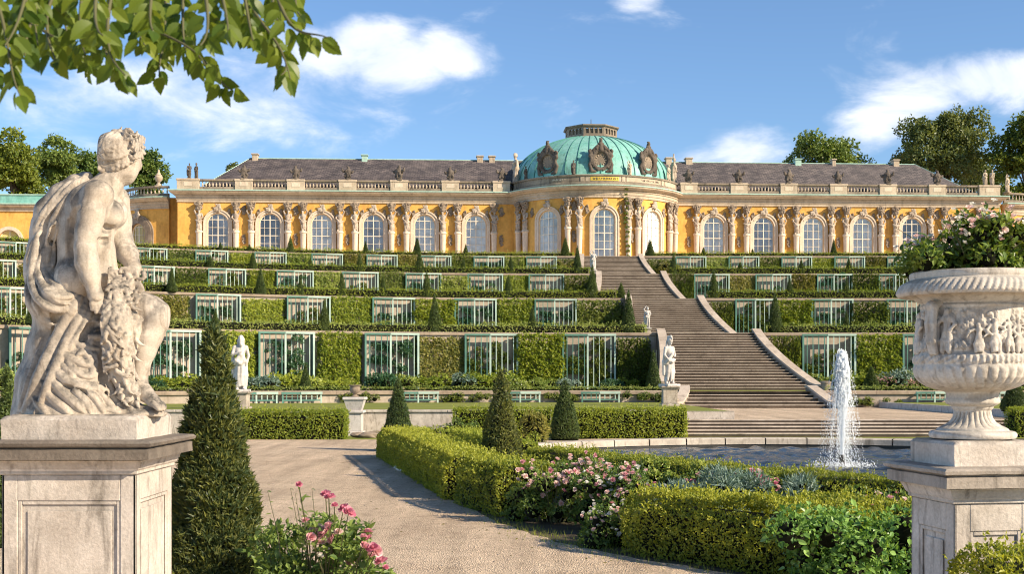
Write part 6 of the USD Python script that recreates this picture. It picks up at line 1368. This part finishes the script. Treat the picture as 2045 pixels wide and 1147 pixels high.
def mound(cx, cy, wx, wy, h, n, rmin, rmax): return [(cx + fr.uniform(-wx, wx), cy + fr.uniform(-wy, wy), fr.uniform(.15, 1.0) * h - rmax * .5, fr.uniform(rmin, rmax)) for _ in range(int(n * 1.3))]
bush('rounded_shrub', 'rounded yellow green shrub between the bronzed yew and the slim yew', (gx(1062, 33.5), 33.5, 0), mound(0, 0, .30, .2, .85, 14, .16, .26), .07, 3200, 'ivy_yellow', 731)
bush('rounded_shrub', 'low reddish shrub in front of the low wall beside the bronzed yew', (gx(925, 36.5), 36.5, 0), mound(0, 0, .45, .2, .55, 10, .14, .22), .06, 1500, 'rose_leaf', 732)
for k, (px, y, s) in enumerate(((905, 33.4, 1.0), (860, 34.5, .9), (1000, 31.5, 1.0))):
    bush('low_planting', ('patch of low green planting behind the golden hedge', 'small patch of low planting beside the far yew', 'patch of low planting behind the bronzed yew')[k], (gx(px, y), y, 0), mound(0, 0, .9 * s, .5, .45, 18, .14, .22), .06, 2600, 'box', 733 + k, 'plants')
# roses
def rose_bush(label, cx, cy, wx, wy, h, n, nfl, mats, seed, R=.045, leaf=.05, mat='rose_leaf', fw=True):
    global fr
    fr = np.random.default_rng(seed); bl = mound(0, 0, wx, wy, h, 22, .11, .2)
    t = bush('rose_bush', label, (cx, cy, 0), bl, leaf, n, mat, seed, 'rose bush', aspect=.6, amp=.05, spiky=.7)
    P, N = blob_points(fr, bl, nfl * 3); k = np.argsort(-(P[:, 2] * 1.0 - P[:, 1] * .6 + fr.random(len(P)) * .35))[:nfl]; P = P[k] + N[k] * .05; P = P[P[:, 2] > .12]
    blossoms(t, P, R, mats)
    mb = MB()
    for q in range(14): a = fr.uniform(-1, 1, 2); mb.tube([(a[0] * wx * .3, a[1] * wy * .3, 0), (a[0] * wx * .8, a[1] * wy * .8, h * .5), (a[0] * wx, a[1] * wy, h * fr.uniform(.8, 1.05))], [.008, .006, .003], 4)
    mb.build('stems', M['twig'], t, kind='stuff'); return t
rose_bush('pink rose bush at the corner of the golden hedge', .52, 15.2, .50, .40, .72, 5200, 130, ['pink', 'blush', 'blush'], 741, R=.034)
rose_bush('blush and white rose bush right beside the pink one', 1.25, 14.3, .42, .42, .70, 4600, 140, ['blush', 'white_petal', 'pink'], 742, R=.032)
rose_bush('low white flowering plant at the edge of the path below the roses', 1.10, 13.1, .26, .18, .36, 1800, 70, ['white_petal', 'blush'], 743, R=.024)
rose_bush('row of pink roses behind the grey lavender', 2.75, 15.0, .75, .35, .62, 4200, 80, ['pink', 'blush', 'magenta'], 744, R=.038)
rose_bush('roses with pale blossoms near the urn pedestal', 4.2, 13.3, .55, .4, .52, 3000, 60, ['blush', 'pink'], 745, R=.035)
rose_bush('low blush roses in front of the pool hedge', 1.15, 17.2, .7, .5, .62, 4200, 110, ['blush', 'pink'], 746, R=.036)
bush('lavender_patch', 'silvery grey lavender patch behind the rough dark hedge', (2.35, 13.3, 0), mound(0, 0, .80, .45, .74, 34, .12, .2), .11, 11000, 'grey_leaf', 751, 'plants', aspect=.14, spiky=.5)
bush('lavender_patch', 'dark bluish foliage mound behind the pink roses', (.95, 15.9, 0), mound(0, 0, .35, .3, .64, 14, .12, .2), .09, 3500, 'grey_leaf', 752, 'plants', aspect=.2, spiky=.5)
for k, (x, y) in enumerate(((1.85, 14.9), (2.25, 14.6), (1.70, 15.2))):
    t = bush('hydrangea', ('lime green flower head left of the lavender', 'lime green flower head right of its twin above the lavender', 'paler lime flower head behind the others')[k], (x, y, 0), [(0, 0, .35, .14), (.05, 0, .55, .11), (-.04, 0, .72, .09)], .045, 600, 'bed', 755 + k, 'flower', aspect=.8)
# lush leafy shrub at the bottom right
fr = np.random.default_rng(761); bl = mound(0, 0, .50, .40, .68, 30, .13, .22)
t = bush('leafy_shrub', 'lush green leafy shrub left of the urn pedestal', (2.70, 9.95, 0), bl, .045, 9000, 'lush', 762, aspect=.6, amp=.05, spiky=.6)
P, N = blob_points(fr, bl, 1100); items = []
for p, nn in zip(P, N):
    if p[2] < 0.02 or nn[1] > .5: continue
    L = fr.uniform(.045, .085); D = unit(nn * .5 + fr.normal(size=3) * .45 + [0, -.25, -.15]); items.append((L * (1 - p[1]) * (1 + p[2]), lambda mb, p=p + nn * .03, D=D, L=L, nn=nn, tt=fr.random(): big_leaf(mb, p, D, nn + np.array([0, -.3, .5]), L, L * .62, t=tt)))
leaf_parts(t, items, 'lush', 260)
# flower bush at the bottom left
fr = np.random.default_rng(771); c0 = np.array([gx(640, 8.8), 8.8, 0.0]); bl = [(fr.uniform(-.40, .40), fr.uniform(-.3, .3), fr.uniform(.0, .66), fr.uniform(.11, .19)) for _ in range(40)]
t = bush('peony_bush', 'loose peony bush with deep pink blooms beside the dark yew', tuple(c0), bl, .05, 6500, 'rose_leaf', 772, 'flowering shrub', aspect=.55, core=False, amp=.06, spiky=.8)
FL_ = [(650, 988, 'magenta', .05), (657, 994, 'magenta', .045), (686, 1016, 'magenta', .055), (696, 1024, 'magenta', .05), (648, 1066, 'pink', .075), (632, 1058, 'blush', .06), (664, 1078, 'pink', .06), (640, 1082, 'blush', .06), (656, 1050, 'pink', .05), (675, 1064, 'blush', .05), (622, 1074, 'pink', .05), (735, 1064, 'pink', .05), (752, 1102, 'pink', .045), (760, 1122, 'magenta', .045), (728, 1094, 'pink', .05), (610, 1040, 'pink', .035), (735, 1078, 'magenta', .045), (745, 1096, 'magenta', .05), (741, 1110, 'pink', .05), (770, 1135, 'magenta', .04), (597, 968, 'magenta', .025), (668, 1010, 'magenta', .03), (725, 1072, 'pink', .035), (655, 1100, 'white_petal', .04), (700, 1125, 'pink', .04), (640, 1112, 'white_petal', .03)]
for (px, py, mt, R) in FL_:
    D = 8.5 + fr.uniform(-.12, .12); p = W(px, py, D) - c0; blossoms(t, [p], R * .78, [mt], n=22)
    b = np.array([p[0] * .45 + fr.uniform(-.06, .06), p[1] * .3, .05]); m = (b + p) / 2 + np.array([fr.uniform(-.04, .04), 0, .06]); MB().tube([b, m, p - [0, 0, .01]], [.006, .005, .003], 5).build('stem', M['twig'], t)
    for q in range(3):
        u = fr.uniform(.35, .9); pp = b * (1 - u) + p * u; big_leaf(MB(), pp, fr.normal(size=3) + [0, -.2, .1], np.array([0, -.4, 1.]), fr.uniform(.05, .09), fr.uniform(.025, .04), t=fr.random()).build('leaf', M['rose_leaf'], t, tint=True)
for q in range(16):      # thin upright sprigs
    x0 = fr.uniform(-.42, .12); h = fr.uniform(.6, 1.0); p0 = np.array([x0 * .7, fr.uniform(-.2, .2), .3]); p1 = np.array([x0, p0[1] - .05, h]); MB().tube([p0, (p0 + p1) / 2 + [.02, 0, .03], p1], [.004, .003, .0015], 4).build('stem', M['twig'], t)
    for u in np.linspace(.3, 1, 7): big_leaf(MB(), p0 * (1 - u) + p1 * u, fr.normal(size=3) + [0, 0, .3], np.array([0, -.5, 1.]), fr.uniform(.025, .045), .016, t=fr.random()).build('leaf', M['rose_leaf'], t, tint=True)
P, N = blob_points(fr, bl, 420); items = []
for p, nn in zip(P, N):
    L = fr.uniform(.05, .10); D = unit(nn * .4 + fr.normal(size=3) * .5 + [0, -.2, -.1]); items.append((L * (1 - p[1]), lambda mb, p=p + nn * .02, D=D, L=L, tt=fr.random(): big_leaf(mb, p, D, np.array([0, -.4, 1.]) + fr.normal(size=3) * .3, L, L * .5, t=tt)))
leaf_parts(t, items, 'rose_leaf', 120)

# ------------------------------------------------------------------ the large garden urn
def urn_mesh():
    hp = [(116, 545), (121, 547), (121, 556), (118, 560), (126, 562), (136, 570), (143, 580), (145, 588), (141, 594), (133, 594), (124, 592), (114, 597), (104, 604), (97, 608), (98, 611), (101, 612), (101, 615), (98, 617), (98, 640), (100, 670), (104, 700), (107, 708), (111, 711), (113, 717), (113, 724), (110, 729), (112, 733), (112, 742), (108, 755),
          (99, 765), (86, 773), (70, 779), (53, 783), (50, 786), (50, 795), (52, 799), (52, 805), (47, 809), (40, 812), (39, 817), (35, 820), (34, 826), (36, 834), (42, 843), (52, 850), (64, 855), (68, 857), (68, 860), (80, 862), (84, 867), (83, 873), (80, 876)]
    s = 6.5 / FPX; p = np.array(hp, float); from scipy.interpolate import interp1d
    t = np.concatenate([[0], np.cumsum(np.linalg.norm(np.diff(p, axis=0), axis=1))]); n = 300; tt = np.linspace(0, t[-1], n); r = interp1d(t, p[:, 0])(tt); y = interp1d(t, p[:, 1])(tt); from scipy.ndimage import gaussian_filter1d
    r, y = gaussian_filter1d(r, 1.2, mode='nearest'), gaussian_filter1d(y, 1.0, mode='nearest'); m = 420; a = np.linspace(0, 2 * math.pi, m + 1)[:-1]; A, R = np.meshgrid(a, r); Y = np.repeat(y[:, None], m, 1); R = R * s; Z = (878 - Y) * s
    win = lambda lo, hi, e: np.clip((Y - lo) / e, 0, 1) * np.clip((hi - Y) / e, 0, 1)
    gd = win(733, 781, 5); R = R + gd * (np.abs(np.sin(A * 17)) ** .7 - .6) * .011
    rm = win(563, 592, 4); lf = np.sin(A * 34 + (Y - 575) * .10); R = R + rm * (np.abs(lf) ** .6 * .011 - .006); R = R + rm * (np.abs(np.sin(A * 68 + Y * .25)) - .5) * .003
    bd = win(710, 729, 3); R = R + bd * (np.sin(A * 60) * .0035 + np.sin(A * 31 + Y * .5) * .003)
    ft = win(821, 856, 4); R = R + ft * (np.abs(np.sin(A * 12)) ** .6 - .55) * .010
    P = np.stack([np.cos(A) * 3, np.sin(A) * 3, Z * 9], -1); dr = win(620, 704, 6); rel = np.clip(noise3(P * [2.2, 2.2, 1.3], 1.6, 3, 4) * 2 + .12, 0, .6); R = R + dr * rel * .030
    R = R + noise3(np.stack([np.cos(A) * R, np.sin(A) * R, Z], -1), 22, 9, 3) * .0025
    V = np.stack([np.cos(A) * R, np.sin(A) * R, Z], -1).reshape(-1, 3); i, j = np.meshgrid(np.arange(n - 1), np.arange(m), indexing='ij'); Q = np.stack([i * m + j, (i + 1) * m + j, (i + 1) * m + (j + 1) % m, i * m + (j + 1) % m], -1).reshape(-1, 4)
    return V, Q, s
ut = thing('garden_urn', 'large carved white stone urn with figure frieze on the right pedestal', 'urn', tuple(URN))
V, Q, us = urn_mesh(); rowz = V[:, 2]
def band(lo, hi, nm):
    zf = rowz[Q].mean(1); k = (zf <= (878 - lo) * us) & (zf > (878 - hi) * us); MB().add(V, Q[k]) if False else None; q = Q[k]; u, inv = np.unique(q, return_inverse=True); MB().add(V[u], inv.reshape(q.shape)).build(nm, M['urn'], ut, smooth=True)
band(500, 609, 'rim'); band(609, 709, 'frieze_drum'); band(709, 784, 'gadrooned_bowl'); band(784, 900, 'fluted_foot')
MB().lathe([(118 * us, (878 - 545) * us), (108 * us, (878 - 547) * us), (100 * us, (878 - 575) * us)], 64).build('inner_lip', M['urn'], ut, smooth=True)
MB().lathe([(104 * us, (878 - 562) * us), (0, (878 - 556) * us)], 40).build('soil', M['soil'], ut)
# figures of the frieze in high relief
FZ = Field((-.36, -.36, .42), (.36, .36, .72), .0042); ru = np.random.default_rng(4); zd = lambda y: (878 - y) * us
def rad_at(y): return np.interp(y, [612, 640, 670, 700, 708], [99, 98, 100, 104, 107]) * us
def fp(a, y, o, lat): b = a + lat / rad_at(y); r = rad_at(y) + o; return (r * math.cos(b), r * math.sin(b), zd(y))
def relief(a, big=1.0, s=1, flip=1):
    h = lambda f: 706 - 90 * big * f
    c = lambda pts: FZ.chain([fp(a, h(f), o, l * flip) for f, o, l, r in pts], [r * big for *_, r in pts], .008)
    c([(.0, .008, -.014, .011), (.25, .012, -.016, .014), (.48, .012, -.006, .019)]); c([(.0, .008, .018, .011), (.25, .016, .02, .015), (.48, .012, .008, .019)]); c([(.48, .012, .0, .024), (.62, .012, .002, .02), (.76, .012, .0, .024)])
    c([(.8, .01, 0, .013), (.93, .014, .004, .018)]); c([(.78, .012, -.02, .012), (.64, .02, -.038, .010), (.52, .026, -.02, .008)]); c([(.78, .012, .02, .012), (.70, .02, .044, .010), (.84 if s > 0 else .5, .016, .058, .008)])
    for q in range(5): x = ru.uniform(-.02, .02); c([(.5, .016, x * .6, .008), (.25, .018, x + ru.uniform(-.01, .01), .009), (.04, .014, x * 1.3, .008)])
ang = -math.pi / 2
for da, bg, s_ in ((-1.45, 1.0, 1), (-1.18, .95, -1), (-.62, .62, -1), (-.35, .72, 1), (-.06, .60, -1), (.16, .7, 1), (.62, 1.0, 1), (.86, .85, -1), (1.1, .95, 1), (1.45, 1.0, 1), (1.8, .9, -1), (2.3, .9, 1), (2.8, .95, -1), (3.3, .9, 1), (3.8, .9, 1), (4.3, .9, -1)): relief(ang + da + .38, bg, s_, 1 if s_ > 0 else -1)
for q in range(90): a = ru.uniform(0, 6.28); y = ru.uniform(622, 704); FZ.ell(fp(a, y, .003, 0), ru.uniform(.007, .014), .006)
v, f = smooth_mesh(FZ, 1, .0015, 60, 3); MB().add(v, f).build('figure_frieze', M['urn'], ut, smooth=True)
for sdx, a in ((-1, ang - 1.05), (1, ang + 2.1)):      # handles
    Hn = Field((-.40, -.40, .40), (.40, .40, .75), .005)
    for off in (-.05, .05): Hn.chain([fp(a + off, 608, .0, 0), fp(a + off, 618, .045, 0), fp(a + off * 1.2, 650, .055, 0), fp(a + off, 685, .040, 0), fp(a + off, 706, .012, 0)], [.018, .020, .016, .015, .016], .01)
    Hn.ell(fp(a, 614, .045, 0), (.03, .03, .025), .01); v, f = smooth_mesh(Hn, 1); MB().add(v, f).build('handle', M['urn'], ut, smooth=True)
# plant in the urn
fr = np.random.default_rng(781); zb = zd(553); ct = URN + [0, 0, zb]; bl = [(a := fr.uniform(-.30, .30), fr.uniform(-.22, .22), fr.uniform(.02, .25 - 1.1 * a * a), fr.uniform(.05, .085)) for _ in range(60)]
t = bush('urn_plant', 'bushy green plant with pale pink blossoms growing in the large urn', tuple(ct), bl, .032, 6500, 'urn_leaf', 782, 'flowering plant', aspect=.5, amp=.04, spiky=.7)
P, N = blob_points(fr, bl, 1200); items = []
for p, nn in zip(P, N):
    if nn[1] > .6: continue
    L = fr.uniform(.028, .055); D = unit(nn * .6 + fr.normal(size=3) * .5 + [0, -.1, .05]); items.append((L * (1 - p[1]), lambda mb, p=p + nn * .02, D=D, L=L, tt=fr.random(): big_leaf(mb, p, D, np.array([0, -.5, 1.]) + fr.normal(size=3) * .4, L, L * .48, t=tt)))
leaf_parts(t, items, 'urn_leaf', 280)
k = 0
for p, nn in zip(P, N):
    if nn[2] > -.1 and nn[1] < .5 and fr.random() < .6 and k < 200 and p[2] > .10 + .1 * fr.random(): blossoms(t, [p + nn * .05], .021, ['blush', 'blush', 'white_petal'], n=9); k += 1
for q in range(26):
    p = np.array([fr.uniform(-.34, .34), fr.uniform(-.2, .05), fr.uniform(.05, .24)]); e = p + np.array([p[0] * .25, -.02, fr.uniform(.04, .10)]); MB().tube([p * .5, p, e], [.003, .002, .0012], 4).build('stem', M['twig'], t)

# ------------------------------------------------------------------ fountain jet
ft = thing('fountain_jet', 'white jet of water shooting up from a dark nozzle in the pool', 'fountain', (BC[0], BC[1], -.09))
MB().lathe([(0, -.1), (.10, -.1), (.10, .02), (.06, .04), (.06, .22), (.045, .26), (0, .26)], 14).build('nozzle', M['nozzle'], ft)
J_ = Field((-.34, -.34, .18), (.34, .34, 2.65), .017); rj = np.random.default_rng(12)
J_.chain([(0, 0, .22), (0, 0, .9), (0, 0, 1.4)], [.045, .06, .09], .03); J_.chain([(0, 0, 1.2), (0, 0, 1.7), (0, 0, 2.15), (.0, 0, 2.42)], [.07, .10, .10, .06], .04)
for q in range(150):
    a = rj.uniform(0, 6.28); z = rj.uniform(1.3, 2.45); R = .13 * (1 - abs((z - 1.8) / .8) ** 2) + .02; J_.ell((R * math.cos(a), R * math.sin(a), z), (rj.uniform(.015, .03), rj.uniform(.015, .03), rj.uniform(.03, .10)), .012)
v, f = smooth_mesh(J_, 0, .02, 14, 4); MB().add(v, f).build('jet', M['foam'], ft, smooth=True)
ns = 230; P = []
for q in range(ns):          # falling strands, each a broken thread of drops
    a = rj.uniform(0, 6.28); v0 = .03 + .48 * rj.random() ** 1.1; z0 = rj.uniform(1.7, 2.5); m = int(rj.uniform(35, 75)); tt = np.sort(rj.random(m)) * rj.uniform(.8, 1); rr = .05 + v0 * tt
    P.append(np.column_stack([np.cos(a) * rr, np.sin(a) * rr, z0 + .12 * tt - 2.5 * tt ** 1.8]) + rj.normal(size=(m, 3)) * .010)
P = np.vstack(P); P = P[P[:, 2] > .02]; m = 1100; aa = rj.uniform(0, 6.28, m); rr = rj.uniform(.1, .75, m); P = np.vstack([P, np.column_stack([np.cos(aa) * rr, np.sin(aa) * rr, np.abs(rj.normal(0, .06, m)) + .01])])
mb = MB(); n = len(P); s = rj.uniform(.003, .008, n)[:, None]; st_ = rj.uniform(1.2, 3.2, n)[:, None]; e = np.array([[1, 0, 0], [-.5, .87, 0], [-.5, -.87, 0]]); V = np.concatenate([P[:, None] + e[None] * s[:, None], (P + [0, 0, 1] * s * st_)[:, None], (P - [0, 0, 1] * s * st_)[:, None]], 1).reshape(-1, 3); b = 5 * np.arange(n)[:, None]
mb.add(V, np.concatenate([b + q for q in ([0, 1, 3], [1, 2, 3], [2, 0, 3], [1, 0, 4], [2, 1, 4], [0, 2, 4])])); mb.build('spray', M['foam'], ft, kind='stuff')

# ------------------------------------------------------------------ branch hanging into the picture at the top left
fr = np.random.default_rng(801); bt = thing('overhanging_branch', 'leafy green branch hanging into the top left of the view', 'branch')
TW = [[(-30, -40), (5, 40), (20, 120), (40, 190)], [(120, -60), (95, 40), (100, 90), (110, 120)], [(230, -60), (215, 50), (222, 110), (250, 150)], [(170, -50), (160, 50), (172, 110)], [(330, -60), (330, 50), (322, 110), (318, 150)], [(330, 10), (385, 90), (430, 150), (465, 180)],
      [(450, -60), (520, 40), (558, 95), (580, 158)], [(540, -60), (575, 40), (612, 66), (652, 74)], [(480, 20), (540, 70), (570, 120), (560, 150)], [(250, 20), (310, 60), (370, 90), (410, 130)], [(60, 40), (120, 80), (170, 110), (180, 140)], [(190, 40), (215, 110), (255, 160)], [(480, -60), (495, 30), (505, 80)], [(400, -60), (415, 40), (400, 90)], [(60, -60), (40, 30), (10, 90)], [(280, -60), (275, 40), (290, 90)], [(0, -60), (-20, 60), (-5, 150)], [(370, -60), (365, 40), (372, 110)], [(200, -60), (190, 30), (205, 70)],
      [(560, -60), (545, 0), (555, 40)], [(140, -60), (130, 30), (140, 80)], [(20, -60), (60, 20), (75, 90)], [(600, -60), (590, 0), (600, 30)], [(100, -60), (60, 50), (50, 110)], [(310, -60), (300, 20), (305, 60)], [(430, -60), (450, 20), (455, 60)]]
items = []; fr2 = np.random.default_rng(5)
for k, tw in enumerate(TW):
    Db = fr.uniform(2.75, 3.35); p = spline(tw, 8); n = len(p); Ds = Db + np.linspace(.1, -.1, n); pts = np.array([W(a, b, d) for (a, b), d in zip(p, Ds)]); MB().tube(pts, np.linspace(.0055, .0016, n), 6).build('twig', M['twig'], bt, smooth=True)
    L_ = np.concatenate([[0], np.cumsum(np.linalg.norm(np.diff(pts, axis=0), axis=1))]); sp = .0185; c = 0
    for s in np.arange(.01, L_[-1] + .001, sp):
        q = np.array([np.interp(s, L_, pts[:, j]) for j in range(3)]); side = 1 if c % 2 else -1; c += 1; tip = s > L_[-1] - sp; rel = s / L_[-1]
        D = np.array([side * fr.uniform(.25, .8) + fr.normal() * .15, fr.normal() * .35, -fr.uniform(.5, 1.0)]) if not tip else pts[-1] - pts[-3] + [0, 0, -.004]
        L = fr.uniform(.038, .074) * (1.05 - .25 * rel); nv = np.array([fr.normal() * .55, -1.0, fr.normal() * .5 + .25]); q2 = q + unit(D) * .010
        items.append((L, lambda mb, q=q2, D=D, L=L, nv=nv, tt=fr.random(): big_leaf(mb, q, D, nv, L, L * fr2.uniform(.5, .66), curl=fr2.uniform(.0, .35), t=tt)))
leaf_parts(bt, items, 'branch_leaf', 300)

# ------------------------------------------------------------------ small things on the ground
fr = np.random.default_rng(811)
mb = MB()
for k in range(2600):
    i = fr.integers(1, len(pe) - 1); p = np.array(pe[i]); q = p + [fr.normal() * .10 + .06, fr.normal() * .3]; 
    mb.add(*[np.array([[0, 0, 0], [.004, 0, 0], [fr.normal() * .02, fr.normal() * .02, fr.uniform(.02, .07)]]) + [q[0], q[1], 0], [[0, 1, 2]]], t=fr.random())
    mb.T[-1] = np.full(3, fr.random())
tag(mb.build('grass_fringe', M['box'], tint=True), 'short grass fringe along the foot of the path hedges', 'grass', kind='stuff')
mb = MB()
ico = trimesh.creation.icosphere(0, 1.0)
for k in range(420):
    y = 6 + 22 * fr.random() ** 1.6; x = fr.uniform(-4.5, 2.6); s = fr.uniform(.004, .014); mb.add(ico.vertices * [s, s, s * .6] + [x, y, s * .3], ico.faces)
tag(mb.build('loose_pebbles', M['rim']), 'loose pebbles scattered over the gravel path', 'pebbles', kind='stuff')
mb = MB(); n = 330; P = np.column_stack([fr.uniform(-4.5, 2.2, n), 7 + 22 * fr.random(n) ** 1.4, np.full(n, .006)]); k = fr.random(n) < .6; P[k, 0] = np.array([np.interp(y, [11, 12.3, 13.5, 18.4, 27.9], [2.2, 1.0, .4, -.95, -3.06]) for y in P[k, 1]]) - np.abs(fr.normal(size=k.sum())) * .35
leaf_quads(mb, P, fr.normal(size=(n, 3)) * [1, 1, .12], fr.uniform(.02, .05, n), fr.uniform(.012, .025, n), fr, fold=.3, up=np.repeat([[0, 0, 1.]], n, 0)); tag(mb.build('fallen_leaves', M['ivy_yellow'], tint=True), 'small fallen leaves scattered along the gravel path edge', 'leaves', kind='stuff')
for k, (px, y, s) in enumerate(((715, 38.2, .16), (735, 37.9, .2), (752, 38.3, .24))):
    m = trimesh.creation.icosphere(3, 1.0); v = m.vertices * (1 + noise3(m.vertices, 1.7, k, 4)[:, None] * .7) * [s * 1.5, s, s * .55]; tag(MB().add(v + [gx(px, y), y, .05], m.faces).build('garden_rock', M['attic'], smooth=40), ('small grey rock left in front of the low wall', 'middle grey rock in front of the low wall', 'larger dark rock next to the far yew')[k], 'rock')
